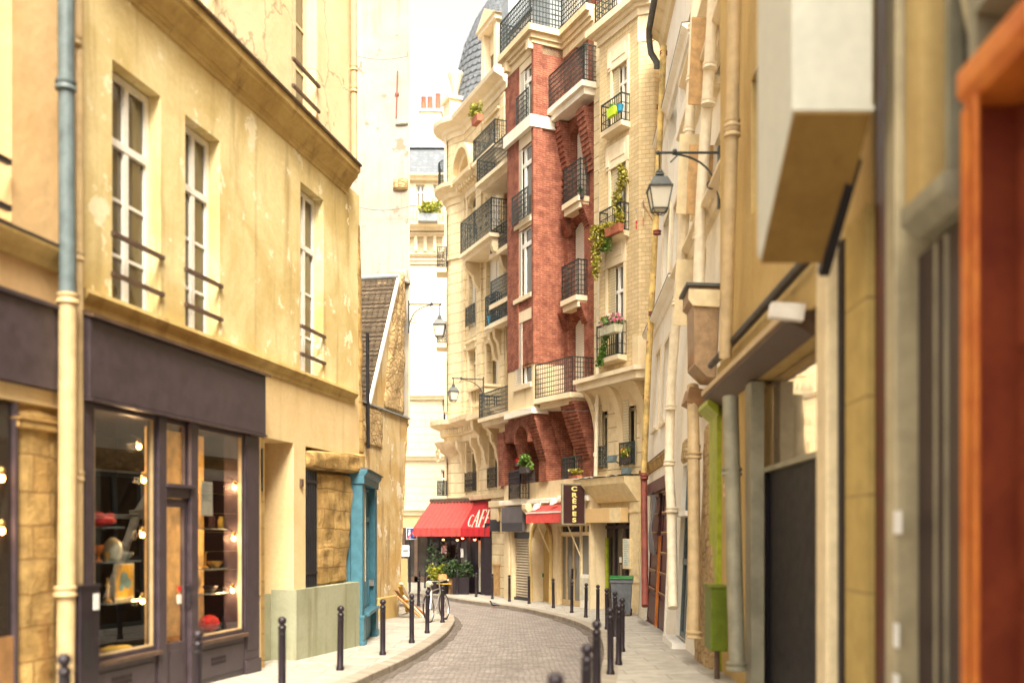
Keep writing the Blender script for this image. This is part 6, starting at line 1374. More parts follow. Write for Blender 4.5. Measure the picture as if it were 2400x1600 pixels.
# ---- nearest right: stone pier, dark shopfront, orange door frame
H4 = FH.thing('orange_shop_house', 'house at the right edge with stone pier, dark shopfront and orange wooden door frame', 'house')
a4, b4 = uY(8.6), uY(-9)
MB().box(a4, b4, .35, 6, g(6) - .5, 17).build('wall', 'dark_brown', H4)
MB().box(FH.u(1981, -.04), uu(2043), -.04, .34, g(8) - .3, 4.35).build('stone_pier', 'right_stone', H4); MB().box(uu(1981), uu(2043), .0, .34, 4.36, 17).build('upper_wall', 'right_ochre', H4)
MB().box(uu(2045), uu(2072), .02, .34, g(7) - .3, 17).build('dark_strip', 'red_wood', H4)
m = MB(); m.box(FH.u(2074, -.09), uu(2128), -.09, .3, g(7) - .3, 17); m.box(FH.u(2072, -.12), uu(2130), -.12, .3, g(7) - .3, .1); m.build('post', 'pale_post', H4, bevel=.015)
rnd = random.Random(9); m = MB()
for zz, hh_, w0 in ((1.75, .16, .10), (.95, .17, .07), (.66, .1, .08), (.30, .14, .09), (.02, .08, .07)): uc = FH.u(2092, -.095) + rnd.uniform(0, .05); m.box(uc, uc + w0 * 1.6, -.098, -.0905, zz, zz + hh_)
m.build('poster_scraps', 'white_sign', H4)
m = MB()
for a, b, y in ((2132, 2168, .06), (2182, 2196, .04), (2205, 2258, .05)): m.box(uu(a), uu(b), y, .34, g(6) - .3, 3.7)
m.build('shopfront_panel', 'dark_brown', H4); m = MB(); m.box(uu(2169), uu(2181), .055, .34, g(6) - .3, 3.7); m.box(uu(2197), uu(2204), .045, .34, g(6) - .3, 3.7); m.build('shopfront_strip', 'grey_post', H4)
MB().prismx([(.3, 3.72), (-.02, 3.76), (-.14, 3.84), (-.14, 3.95), (.3, 4.0)], uu(2160), uu(2262)).build('shopfront_cornice', 'grey_post', H4)
MB().box(uu(2132), uu(2167), -.03, .3, 4.02, 9).build('upper_pilaster', 'right_ochre', H4); m = MB(); m.box(uu(2178), uu(2188), .10, .3, 4.02, 9); m.box(uu(2285), uu(2305), -.04, .3, 4.42, 9); m.build('upper_post', 'grey_post', H4); 
m = MB(); m.bar((uu(2196), .12, 5.6), (uu(2285), .08, 4.35), .06); m.build('diagonal_brace', 'pale_post', H4); MB().box(uu(2192), uu(2285), .18, .2, 4.02, 9).build('upper_pane', 'pane_dark', H4); MB().box(uu(2306), b4, .12, .14, 4.5, 9).build('upper_pane', 'pane_dark', H4)
m = MB()
for zz in (4.75, 5.3, 5.9): m.prismx([(.12, zz), (-.06, zz + .02), (-.06, zz + .16), (.12, zz + .2)], uu(2307), b4)
m.build('upper_ledge', 'grey_post', H4)
m = MB(); o0, o1 = FH.u(2262, -.14), uu(2312); o2 = uY(4.45)
m.box(o0, o1 - .03, -.14, -.06, g(6) - .3, 4.2); m.box(o2, o2 + .3, -.14, .3, g(5) - .3, 4.2); m.prismx([(.3, 4.2), (-.12, 4.2), (-.18, 4.26), (-.18, 4.40), (.3, 4.46)], o0 - .03, o2 + .35)
for q in range(2): m.box(o0 + .05 + q * .11, o0 + .10 + q * .11, -.17, -.14, g(6) - .3, 4.18)
m.build('door_frame', 'orange_wood', H4, bevel=.012); MB().box(o0 + .005, o1 + .0, -.058, .3, g(6) - .3, 4.195).build('door_jamb', 'panel_and_shaded_jamb', H4)  # jamb has the frame's orange paint; its shade is put into the colour
m = MB(); m.box(o1, o2, .16, .24, g(5) - .3, 4.19)
for zz in (.2, 1.5, 2.8): m.box(o1 + .12, o2 - .12, .12, .16, zz, zz + 1.1)
m.build('door', 'panel_and_shaded_jamb', H4, bevel=.01)
MB().box(o2 + .32, b4, -.02, .3, g(3) - .5, 4.19).build('pale_wall', 'right_ochre', H4)
# projecting sign box
SB = thing('projecting_sign_box', 'large blank whitish box sign with an ochre sloping underside jutting from the right wall', 'sign', (1.97, 7.0, 4.0))
MB().prismx([(0, .72), (.92, -.08), (1.0, -.02), (1.0, 2.6), (0, 2.6)], 0, .57).build('box', 'sign_box_white', SB, bevel=.012)
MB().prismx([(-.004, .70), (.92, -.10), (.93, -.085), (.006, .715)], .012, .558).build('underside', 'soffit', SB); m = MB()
m.box(-.004, .574, -.006, .0, .722, .76); m.box(-.012, .0, -.012, 1.0, .72, .76) if False else None; m.build('edge_trim', 'sign_box_white', SB)
m = MB(); m.bar((.55, .30, .50), (.53, 1.0, -.16), .08); m.build('bracket', 'black_iron', SB)
# ------------------------------------------------------------------ street lamps
def street_lamp(loc_, direc, arm, label, drop=.42, sc=1.0, rise=.0):
    """loc_: wall end of the arm; direc: unit plan vector from the wall to the lantern"""
    ang = math.atan2(direc[1], direc[0]); t = thing('street_lamp', label, 'street lamp', loc_, ang, 'wall-mounted street lamps')
    m = MB(); m.tube([(-.02, 0, 0), (arm + .03, 0, 0)], .024 * sc, 8); m.tube(arm_path((0, 0, -.75 * sc), (.06, 0, -.08), (arm * .78, 0, -.02)), .018 * sc, 6); m.box(-.03, .01, -.05, .05, -.95 * sc, .1)
    pts = [(arm * .78 - .09 * sc * math.cos(q * .55) * (1 - q * .07) - .02, 0, -.11 * sc - .09 * sc * math.sin(q * .55 - 1.57) * (1 - q * .07)) for q in range(9)]; m.tube(pts, .013 * sc, 5)
    m.ball((arm * .74, 0, .02), .045 * sc, 8); m.ball((arm + .03, 0, 0), .04 * sc, 8); m.tube([(arm, 0, 0), (arm, 0, -drop)], .018 * sc, 6)
    m.torus((.12, 0, -.55 * sc), .07 * sc, .012 * sc, 'y', 12, 5); m.build('bracket', 'lamp_green', t, True)
    cx = arm; z0 = -drop; s = sc; r2 = math.sqrt(2)
    q4 = lambda prof: MB().lathe(cx, 0, [(r * r2 * s, z0 + z * s) for r, z in prof], 4, math.pi / 4)
    m = q4([(.03, .02), (.06, -.02), (.075, -.05), (.045, -.07), (.12, -.10), (.19, -.255), (.205, -.26), (.205, -.285), (.02, -.285)]); m.lathe(cx, 0, [(.02 * s, z0 + .06 * s), (.07 * s, z0 + .01 * s), (.075 * s, z0 - .01 * s), (.03 * s, z0 - .03 * s)], 10); m.build('cap', 'lamp_green', t)
    q4([(.180, -.287), (.122, -.62)]).build('glass', 'lamp_glass', t)
    m = MB()
    for sx in (-1, 1):
        for sy in (-1, 1): m.bar((cx + sx * .19 * s, sy * .19 * s, z0 - .28 * s), (cx + sx * .125 * s, sy * .125 * s, z0 - .64 * s), .02 * s); m.tube([(cx + sx * .125 * s, sy * .125 * s, z0 - .64 * s), (cx + sx * .07 * s, sy * .07 * s, z0 - .71 * s), (cx, 0, z0 - .72 * s)], .008 * s, 4)
    for h_, r_ in ((-.64, .128), (-.40, .168)):
        for a, b in (((-1, -1), (1, -1)), ((1, -1), (1, 1)), ((1, 1), (-1, 1)), ((-1, 1), (-1, -1))):
            if h_ == -.64: m.bar((cx + a[0] * r_ * s, a[1] * r_ * s, z0 + h_ * s), (cx + b[0] * r_ * s, b[1] * r_ * s, z0 + h_ * s), .022 * s)
    m.build('lantern_frame', 'lamp_green', t); return t
Yl = 16.6; street_lamp((3.26 + .18, Yl, CAMZ + (HOR - 358) / FPX * Yl), (-1, 0), .98, 'street lamp on a curved bracket from the right wall, highest and largest of the three', .33, .98)
Yl = 30.2; street_lamp((-3.12, Yl, CAMZ + (HOR - 713) / FPX * Yl), (1, .0), .92, 'street lamp on a bracket from the stained left wall, against the pale far building', .38, .92)
x_, y_, _ = FB.w(bL + 1.1, N - .05, 0); Yl = y_; street_lamp((x_, y_, CAMZ + (HOR - 889) / FPX * Yl), (-.96, -.28), 1.22, 'small street lamp jutting left from the brick building in front of the stone balcony', .28, .95)

# ------------------------------------------------------------------ bollards
def bollard0():
    t = thing('bollard', 'x', 'bollard', group='black ball-topped bollards along the kerbs')
    m = MB(); m.lathe(0, 0, [(.062, -.02), (.062, .05), (.050, .07), (.048, .84), (.054, .845), (.054, .865), (.048, .87), (.047, .885), (.030, .895), (.028, .91)], 16); m.build('post', 'bollard_black', t, True)
    MB().ball((0, 0, .948), .057, 16, .95).build('ball', 'bollard_black', t, True); MB().lathe(0, 0, [(.0495, .775), (.0495, .80)], 16).build('band', 'dark_metal', t, True)
    return t
def on_ground(px, pb): x, y = gpt(px, pb); return (x, y, g(y))
def from_top(px, pt): return on_ground(px, 2.333 * pt - 1740)
BL = [(155, from_top(155, 1530), 'bollard in front of the thick cream drainpipe at the lower left'), (460, from_top(460, 1476), 'bollard in front of the glazed door of the dark shop'), (661, on_ground(661, 1628), 'bollard in front of the near end of the green plinth'), (797, on_ground(797, 1569.5), 'bollard in front of the far end of the green plinth'), (897, on_ground(897, 1534), 'bollard beside the blue shopfront, in front of the stained wall'), (965, on_ground(965, 1506), 'bollard in front of the leaning planks'), (1001, on_ground(1001, 1483), 'bollard just left of the parked bicycle'),
      (1037, on_ground(1037, 1458), 'bollard partly hidden behind the bicycle, at the tip of the left pavement'), (1009, on_ground(1009, 1428), 'bollard behind the bicycle saddle'), (981, on_ground(981, 1418), 'bollard between the planks and the cafe, nearer of the two there'), (984, on_ground(983, 1384), 'slim far bollard below the blue sign, nearer the cafe awning'), (996, on_ground(996, 1377), 'far bollard with a pale ball before the dark far shop'),
      (1072, on_ground(1072, 1392.6), 'bollard before the dark planter under the cafe awning'), (1116, on_ground(1116, 1398), 'bollard before the right glass side of the cafe'), (1154, on_ground(1154, 1403), 'bollard before the wooden cellar hatch'), (1194, on_ground(1194, 1408.7), 'bollard before the left edge of the roller shutter'), (1240, on_ground(1240, 1414), 'bollard before the right edge of the roller shutter'), (1297, on_ground(1297, 1424), 'bollard left of the brass glazed door, right of the green bin'), (1340, on_ground(1340, 1435), 'bollard before the brass glazed door'), (1373, on_ground(1373, 1446), 'bollard before the menu panel of the creperie'), (1401, on_ground(1401, 1455), 'bollard before the left pilaster of the cream shop'),
      (1423, on_ground(1423, 1474), 'bollard left of the grey wheeled bin, before the dark shop door'), (1442, on_ground(1442, 1491), 'bollard overlapping the left side of the grey wheeled bin'), (1458, on_ground(1458, 1526), 'bollard before the middle of the grey wheeled bin, rightmost of the right row'), (1450, on_ground(1450, 1557), 'bollard of the right row fourth from the camera'), (1431, from_top(1431, 1423), 'bollard of the right row third from the camera'), (1399, from_top(1399, 1453), 'bollard of the right row second from the camera among the tall ones'), (1371, from_top(1371, 1507), 'large bollard of the right row standing at the road edge near the camera'), (1306, from_top(1306, 1574), 'nearest bollard, only its ball showing at the bottom edge')]
b0 = bollard0()
for i, (px, p, lab) in enumerate(BL):
    o = b0 if i == 0 else copy_tree(b0); o.location = p; o.rotation_euler = (R(random.uniform(-1, 1)), R(random.uniform(-1, 1)), random.uniform(0, 6)); o['label'] = 'black ball-topped ' + lab
# ------------------------------------------------------------------ bicycle
def tilt(): pass
x_, y_ = gpt(1026, 1455); bk = thing('bicycle', 'parked bicycle with a pale handlebar grip leaning at the bollards on the left pavement', 'bicycle', (x_, y_, g(y_)), math.atan2(.95, .30)); bk.rotation_euler[0] = R(-6); bk.scale = (1.1, 1.1, 1.1)
for wx in (-.52, .52):
    w_ = MB().torus((wx, 0, .34), .325, .019, 'y', 28, 6).build('wheel', 'tyre', bk, True); MB().torus((wx, 0, .34), .298, .010, 'y', 28, 5).build('rim', 'steel', w_, True)
    m = MB(); [m.tube([(wx, .02 * (-1) ** q, .34), (wx + .298 * math.cos(q * .393), 0, .34 + .298 * math.sin(q * .393))], .0018, 3) for q in range(16)]; m.tube([(wx, -.05, .34), (wx, .05, .34)], .022, 6); m.build('spokes', 'steel', w_)
m = MB(); F_ = lambda *p: m.tube(p, .017, 7)
F_((-.52, .05, .34), (-.12, .03, .30)); F_((-.52, -.05, .34), (-.12, -.03, .30)); F_((-.52, .05, .34), (-.22, .0, .78)); F_((-.52, -.05, .34), (-.22, 0, .78)); F_((-.10, 0, .29), (-.24, 0, .86)); F_((-.10, 0, .29), (.36, 0, .72)); F_((-.21, 0, .76), (.34, 0, .80)); F_((.34, 0, .88), (.37, 0, .68)); m.build('frame', 'steel', bk, True)
m = MB(); m.tube([(.37, .05, .68), (.42, .05, .55), (.52, .05, .34)], .013, 6); m.tube([(.37, -.05, .68), (.42, -.05, .55), (.52, -.05, .34)], .013, 6); m.box(.35, .40, -.06, .06, .66, .70); m.build('fork', 'steel', bk)
m = MB(); m.tube([(.34, 0, .86), (.36, 0, .97)], .014, 6); m.tube([(.22, -.29, .99), (.36, -.24, 1.0), (.38, 0, .98), (.36, .24, 1.0), (.22, .29, .99)], .013, 6); hb = m.build('handlebar', 'steel', bk, True); m = MB(); [m.tube([(.22, s_ * .29, .99), (.33, s_ * .25, .998)], .02, 6) for s_ in (-1, 1)]; m.build('grip', 'white_paint', hb, True)
m = MB(); m.tube([(-.40, 0, .93), (-.34, 0, .945), (-.2, 0, .935), (-.10, 0, .925)], [.06, .085, .05, .025], 8); sd = m.build('saddle', 'pot_pale', bk, True); sd.scale = (1, 1.0, 1); MB().tube([(-.24, 0, .84), (-.26, 0, .92)], .014, 6).build('seat_post', 'steel', bk)
m = MB(); m.torus((-.10, -.05, .29), .09, .007, 'y', 16, 4); m.tube([(-.10, -.06, .29), (-.02, -.09, .14)], .012, 5); m.tube([(-.10, .06, .29), (-.18, .09, .44)], .012, 5); m.box(-.07, .03, -.19, -.09, .125, .15); m.box(-.23, -.13, .09, .19, .43, .455); m.build('pedals', 'steel', bk)
m = MB(); m.box(-.9, -.86, -.04, .04, .50, .58); m.tube([(-.86, 0, .6), (-.7, 0, .69), (-.52, 0, .71), (-.3, 0, .64)], .028, 5); m.build('mudguard', 'steel', bk)
# ------------------------------------------------------------------ planks and board at the wall
pk = [(932, 1398, 984, 1440, 'wood_light', .12), (928, 1382, 968, 1436, 'wood_frame', .10), (940, 1366, 975, 1432, 'white_paint', .10), (938, 1372, 956, 1428, 'yellow_fabric', .12), (952, 1405, 995, 1434, 'orange_wood', .09), (945, 1395, 990, 1439, 'poster', .10)]
labs = ['light wooden plank leaning lowest of the pile by the stained wall', 'brown plank leaning leftmost in the pile by the stained wall', 'white painted plank standing steeply in the pile by the stained wall', 'plank with a bright yellow end in the pile by the stained wall', 'thin orange-brown plank lying flattest in the pile by the stained wall', 'pale grey plank leaning at the right of the pile by the stained wall']
x0_, y0_ = gpt(925, 1440)
for i, (pa, pya, pb, pyb, mt, wd) in enumerate(pk):
    bx_, by_ = gpt(pb, min(pyb, 1441) + 7); ty = 28.35 + i * .05; tx = (pa - CX) / FPX * ty; tzv = CAMZ + (HOR - pya) / FPX * ty
    t = tag(bpy.data.objects.new('plank', None), labs[i], 'plank', 'planks leaning by the stained wall'); 
    m = MB(); a = Vector((0, 0, .03)); b = Vector((tx - bx_, ty - by_, tzv - g(by_))); dn = (b - a).normalized(); sd_ = dn.cross(Vector((0, -.5, 1))).normalized() * wd / 2; th_ = dn.cross(sd_).normalized() * .018
    vs = [a - sd_ - th_, a + sd_ - th_, a + sd_ + th_, a - sd_ + th_, b - sd_ - th_, b + sd_ - th_, b + sd_ + th_, b - sd_ + th_]; m.add(vs, [(0, 1, 2, 3), (4, 7, 6, 5), (0, 4, 5, 1), (1, 5, 6, 2), (2, 6, 7, 3), (3, 7, 4, 0)])
    bpy.data.objects.remove(t); o = m.build('plank', mt); o.location = (bx_, by_, g(by_)); tag(o, labs[i], 'plank', 'planks leaning by the stained wall')
x_, y_ = gpt(947, 1412); bd = MB().box(-.13, .13, -.02, .02, 0, CAMZ + (HOR - 1308) / FPX * y_ - g(y_)).build('board', 'beige_board'); bd.location = (x_, y_, g(y_)); bd.rotation_euler = (R(-3), 0, .1); tag(bd, 'tall narrow beige board standing behind the pile of planks', 'board')
# ------------------------------------------------------------------ road sign
Ys = 45.2; X_ = lambda px: (px - CX) / FPX * Ys; Z_ = lambda py: CAMZ + (HOR - py) / FPX * Ys
sg = thing('road_sign', 'blue square pedestrian-zone sign crossed by a red bar, on a dark post', 'road sign', (X_(959), Ys, g(Ys)))
zb_ = g(Ys); q = lambda py: Z_(py) - zb_
MB().tube([(0, .04, 0), (0, .04, q(1236))], .035, 8).build('post', 'black_iron', sg); w2_ = (X_(977) - X_(952)) / 2; cx = X_(964.5) - X_(959); zc = (q(1235) + q(1264)) / 2
pl_ = MB().box(cx - w2_, cx + w2_, -.02, .0, zc - w2_ * 1.1, zc + w2_ * 1.1).build('panel', 'white_sign', sg); MB().box(cx - w2_ + .03, cx + w2_ - .03, -.026, -.0205, zc - w2_ * 1.1 + .03, zc + w2_ * 1.1 - .03).build('blue_field', 'sign_blue', pl_)
m = MB()
for fx, s_ in ((-.09, 1.0), (.10, .75)): m.prism([(cx + fx - .06 * s_, zc - .08 * s_), (cx + fx + .06 * s_, zc - .08 * s_), (cx + fx + .035 * s_, zc + .09 * s_), (cx + fx - .035 * s_, zc + .09 * s_)], -.031, -.0265); m.box(cx + fx - .035 * s_, cx + fx - .008, -.031, -.0265, zc - .2 * s_, zc - .082 * s_); m.box(cx + fx + .008, cx + fx + .035 * s_, -.031, -.0265, zc - .2 * s_, zc - .082 * s_); m.prism([(cx + fx + .042 * s_ * math.cos(k * .6283), zc + .14 * s_ + .042 * s_ * math.sin(k * .6283)) for k in range(10)], -.031, -.0265)
m.build('figures', 'white_sign', pl_); m = MB(); d_ = w2_ - .03; m.prism([(cx - d_, zc - d_ * 1.08), (cx - d_ + .07, zc - d_ * 1.08), (cx + d_, zc + d_ * 1.08), (cx + d_ - .07, zc + d_ * 1.08)], -.036, -.0315); m.build('red_bar', 'sign_red', pl_)
s2 = thing('notice_sign', 'white notice panel with blue and orange stripes below the blue road sign', 'sign', (X_(951), Ys - .12, Z_(1303))); hh = Z_(1277) - Z_(1303); ww = (X_(961) - X_(943)) / 2
MB().box(-ww, ww, 0, .04, 0, hh).build('panel', 'white_sign', s2); MB().box(-ww * .7, ww * .7, -.006, -.0005, hh * .52, hh * .64).build('blue_stripe', 'poster_blue', s2); MB().box(-ww * .7, ww * .7, -.006, -.0005, hh * .40, hh * .50).build('orange_stripe', 'orange_wood', s2); MB().tube([(ww + .05, .06, -1.6 + .0), (ww + .05, .06, hh + .1)], .02, 6).build('post', 'black_iron', s2)
# ------------------------------------------------------------------ signs on the brick building's ground storey
bs = FB.thing_at(U_ := FB.u(1207, gn - .06), gn - .06, FB.z(1207, 1245, gn), 'shop_sign', 'blank grey signboard above the roller shutter', 'sign'); w_ = (FB.u(1232, gn) - FB.u(1183, gn)) / 2; hh = FB.z(1207, 1188, gn) - FB.z(1207, 1245, gn); MB().box(-w_, w_, -.14, 0, 0, hh).build('board', 'grey_board', bs, bevel=.008); MB().box(-w_ + .02, w_ - .02, -.146, -.1405, .02, hh * .36).build('lower_panel', 'dark_board', bs)
xb, yb = (1166 - CX) / FPX * 41.6, 41.6; bs = thing('hanging_sign', 'blank black board sign jutting out beside the cafe awning', 'sign', (xb, yb, CAMZ + (HOR - 1245) / FPX * 41.6), R(-6)); w_ = 18 / FPX * 41.6; MB().box(-w_, w_, -.06, .06, 0, 26 / FPX * 41.6).build('board', 'dark_board', bs, bevel=.008); MB().box(-w_ - .0, w_ + .25, -.02, .02, 26 / FPX * 41.6 + .001, 26 / FPX * 41.6 + .04).build('bracket', 'black_iron', bs)
# CREPES sign, hung out from the facade
na, nb = gn - .98, gn - .10; uS_ = FB.u(1371, nb); zs0, zs1 = FB.z(1345, 1229, -1.1), FB.z(1345, 1133, -1.1)
cs = FB.thing_at(uS_, (na + nb) / 2, zs0, 'crepes_sign', 'tall dark sign with CRÊPES in yellow letters hung above the creperie', 'sign'); hn = (nb - na) / 2; H_ = zs1 - zs0
MB().box(-.05, .05, -hn, hn, 0, H_).build('case', 'grey_post', cs, bevel=.01); MB().box(.0505, .06, -hn + .05, hn - .05, .05, H_ - .05).build('face', 'sign_brown', cs); MB().box(-.06, -.0505, -hn + .05, hn - .05, .05, H_ - .05).build('face', 'sign_brown', cs)
for q in (.12, H_ - .2): MB().box(-.03, .03, hn, hn + .14, q, q + .08).build('bracket', 'black_iron', cs)
def text_mesh(ch, size, bold=.02, ex=.008):
    c = bpy.data.curves.new('letter', 'FONT'); c.body = ch; c.size = size; c.offset = bold; c.extrude = ex; c.align_x = 'CENTER'
    o = bpy.data.objects.new('letter', c); COL.objects.link(o); bpy.context.view_layer.update(); me = bpy.data.meshes.new_from_object(o.evaluated_get(bpy.context.evaluated_depsgraph_get())); bpy.data.objects.remove(o); return me
step = (H_ - .12) / 6
for i, ch in enumerate('CRÊPES'):
    me = text_mesh(ch, step * 1.0, .007); me.materials.append(MT['letter_yellow']); o = bpy.data.objects.new('letter', me); COL.objects.link(o); o.parent = cs
    o.rotation_euler = (R(90), 0, R(90)); o.location = (.07, 0, H_ - .06 - step * (i + .86)); o.scale = (1.45, .95, 1)
# creperie awning with arms, and floodlights above
ua_, ub_ = FB.u(1276, gn), FB.u(1366, gn); zt_ = FB.z(1300, 1180, gn); aw = FB.thing_at(ua_, gn, zt_ - 1, 'creperie_awning', 'small red awning with a white edge and crinkled valance above the creperie door', 'awning'); L2 = ub_ - ua_
ra = lambda x, y, z: (x, y, z)
zf = FB.z(1300, 1199, gn - .7) - (zt_ - 1); zv = FB.z(1300, 1224, gn - .7) - (zt_ - 1)
panel(ra(0, -.72, zf), ra(L2, -.72, zf), ra(L2, -.05, .98), ra(0, -.05, .98), 12, .015, .012).build('cloth', 'awning_red', aw); panel(ra(0, -.73, zv), ra(L2, -.73, zv), ra(L2, -.73, zf - .03), ra(0, -.73, zf - .03), 40, .012, .05).build('valance', 'awning_red', aw); MB().box(-.01, L2 + .01, -.76, -.70, zf - .03, zf + .025).build('front_bar', 'white_paint', aw)
m = MB(); [m.bar((x, -.70, zf - .05), (x, -.03, zf - .05 - 1.45), .035) for x in (.55, L2 - .12)]; m.build('arm', 'cream_paint', aw)
for px, py, lab in ((1256, 1187, 'white floodlight on an arm left of the red creperie awning'), (1297, 1174, 'white floodlight above the middle of the red creperie awning')):
    t = FB.thing_at(FB.u(px, gn - .5), gn - .5, FB.z(px, py, gn - .5), 'floodlight', lab, 'floodlight', 'floodlights above the creperie'); m = MB(); m.prismx([(-.1, -.14), (.1, -.04), (.16, .14), (-.02, .1)], -.13, .13); m.build('lamp_head', 'white_paint', t, bevel=.02); MB().tube([(0, .05, .05), (.25, .05, .16), (.3, .5, .16)], .018, 6).build('arm', 'white_paint', t)
for px, py, lab in ((1434, 1075, 'dark blue-grey floodlight beside the left lower window of the cream house'), (1468, 1104, 'dark floodlight below the window with orange flowers')):
    t = FC.thing_at(FC.u(px, -.35), -.35, FC.z(px, py, -.35), 'floodlight', lab, 'floodlight', 'floodlights on the cream house'); m = MB(); m.prismx([(-.12, -.1), (.05, -.12), (.12, .1), (-.05, .12)], -.17, .17); m.build('lamp_head', 'blue_pipe', t, bevel=.015); MB().tube([(0, .05, 0), (.02, .22, -.12), (0, .34, -.1)], .02, 6).build('arm', 'black_iron', t)
# ------------------------------------------------------------------ bins
x_, y_ = gpt(1271, 1408); bn = thing('green_bin', 'slim green rubbish bin beside the arched door', 'bin', (x_, y_, g(y_)), R(-12)); hb_ = 66 / FPX * y_; m = MB(); m.prism([(-.13, 0), (.13, 0), (.155, hb_ * .86), (-.155, hb_ * .86)], -.14, .14); m.build('body', 'green_plastic', bn, bevel=.02); MB().prism([(-.20, hb_ * .86), (.19, hb_ * .86), (.19, hb_ * .93), (.13, hb_), (-.15, hb_), (-.20, hb_ * .93)], -.17, .17).build('lid', 'green_plastic', bn, bevel=.012); MB().prism([(-.04, hb_ * .1), (.04, hb_ * .1), (.05, hb_ * .8), (-.05, hb_ * .8)], -.155, -.139).build('rib', 'green_plastic', bn)
x_, y_ = gpt(1457, 1442); bn = thing('wheeled_bin', 'grey wheeled bin with a bright green lid before the cream shop', 'bin', (x_, y_, g(y_)), R(-8)); hb_ = 94 / FPX * y_; w_ = 26 / FPX * y_
m = MB(); vs = []
for zz, wx, wy in ((.08, w_ * .80, .26), (hb_ * .82, w_ * .95, .36), (hb_ * .83, w_ * 1.04, .39), (hb_ * .92, w_ * 1.04, .39)): vs += [(-wx, -wy, zz), (wx, -wy, zz), (wx, wy, zz), (-wx, wy, zz)]
fs = [(0, 3, 2, 1), (12, 13, 14, 15)] + [(4 * j + i, 4 * j + (i + 1) % 4, 4 * j + 4 + (i + 1) % 4, 4 * j + 4 + i) for j in range(3) for i in range(4)]; m.add(vs, fs); m.build('body', 'grey_plastic', bn, bevel=.025)
m = MB(); m.prismx([(-.42, hb_ * .92), (.40, hb_ * .925), (.40, hb_ * .965), (0, hb_), (-.42, hb_ * .955)], -w_ * 1.06, w_ * 1.06); m.build('lid', 'green_plastic', bn, bevel=.012); MB().tube([(-w_ * 1.0, .43, hb_ * .93), (w_ * 1.0, .43, hb_ * .93)], .018, 6).build('handle', 'grey_plastic', bn)
m = MB(); [m.box(x - .012, x + .012, -.372, -.30, .2, hb_ * .8) for x in (-w_ * .4, w_ * .4)]; m.build('rib', 'grey_plastic', bn)
for s_ in (-1, 1): MB().lathe(0, 0, [(.1, -.03), (.105, -.02), (.105, .02), (.1, .03)], 14).build('wheel', 'tyre', bn, True).__setattr__('matrix_local', Matrix.Translation((s_ * w_ * .82, .24, .1)) @ Matrix.Rotation(R(90), 4, 'Y'))
# ------------------------------------------------------------------ cafe terrace
def at(px, py): x, y = gpt(px, py); return (x, y, g(y))
def at_y(px, Y): return ((px - CX) / FPX * Y, Y, g(Y))
pot_plant('planter_shrub', 'dark leafy shrub in a black box under the right end of the cafe awning', 'plant', at_y(1080, 43.6), (.36, .75), (.5, .55), 'bollard_black', 'leaf_dark', 500, .07, 'plants of the cafe terrace', box=True, sd=11)
pot_plant('planter_shrub', 'dark shrub in a wooden box left of the black planter at the cafe', 'plant', at_y(1062, 43.9), (.2, .70), (.4, .5), 'wood_frame', 'leaf_dark', 380, .07, 'plants of the cafe terrace', box=True, sd=12)
pot_plant('planter_shrub', 'yellow-green shrub in a dark box at the left side of the cafe terrace', 'plant', at_y(1027, 44.3), (.42, .55), (.5, .55), 'bollard_black', 'leaf_yellow', 460, .07, 'plants of the cafe terrace', box=True, sd=13)
pot_plant('tall_plant', 'tall dark potted tree behind the yellow-green shrub of the cafe', 'plant', at_y(1021, 44.9), (.22, .9), (.55, 1.1), 'pot_dark', 'leaf_dark', 420, .08, 'plants of the cafe terrace', sd=14)
def chair(loc_, rz, lab):
    t = thing('cafe_chair', lab, 'chair', loc_, rz, 'chairs of the cafe terrace'); MB().box(-.2, .2, -.2, .2, .44, .47).build('seat', 'yellow_fabric', t, bevel=.01); m = MB(); m.box(-.2, .2, .18, .21, .62, .88); m.build('backrest', 'wood_light', t, bevel=.01)
    for sx in (-1, 1):
        for sy in (-1, 1): MB().tube([(sx * .18, sy * .18, 0), (sx * .17, sy * .17, .44 if sy < 0 else .9)], .014, 5).build('leg', 'black_iron', t)
chair(at_y(1045, 43.7), R(25), 'yellow-seated cafe chair between the shrubs, right one'); chair(at_y(1035, 44.0), R(200), 'yellow-seated cafe chair beside the yellow-green shrub, left one')
tb = thing('cafe_table', 'small round cafe table between the yellow chairs', 'table', at_y(1041, 44.2)); MB().lathe(0, 0, [(.28, .71), (.3, .72), (.3, .74), (.28, .745)], 16).build('tabletop', 'wood_light', tb); MB().lathe(0, 0, [(.2, 0), (.2, .02), (.03, .04), (.025, .71)], 12).build('leg', 'black_iron', tb)
for px, py, Y_, lab in ((1039, 1263, 44.6, 'red glowing lamp under the cafe awning, leftmost of the four'), (1072, 1264, 44.0, 'red glowing lamp under the front corner of the cafe awning'), (1084, 1260, 44.4, 'red glowing lamp inside the corner under the cafe awning, highest'), (1113, 1263, 43.2, 'red glowing lamp under the CAFE side of the awning, rightmost')):
    t = thing('heat_lamp', lab, 'lamp', ((px - CX) / FPX * Y_, Y_, CAMZ + (HOR - py) / FPX * Y_), 0, 'red lamps under the cafe awning'); MB().ball((0, 0, 0), .055, 10).build('bulb', 'bulb_red', t, True); MB().lathe(0, 0, [(.11, .0), (.09, .05), (.03, .1), (.02, .3)], 12).build('shade', 'black_iron', t, True)
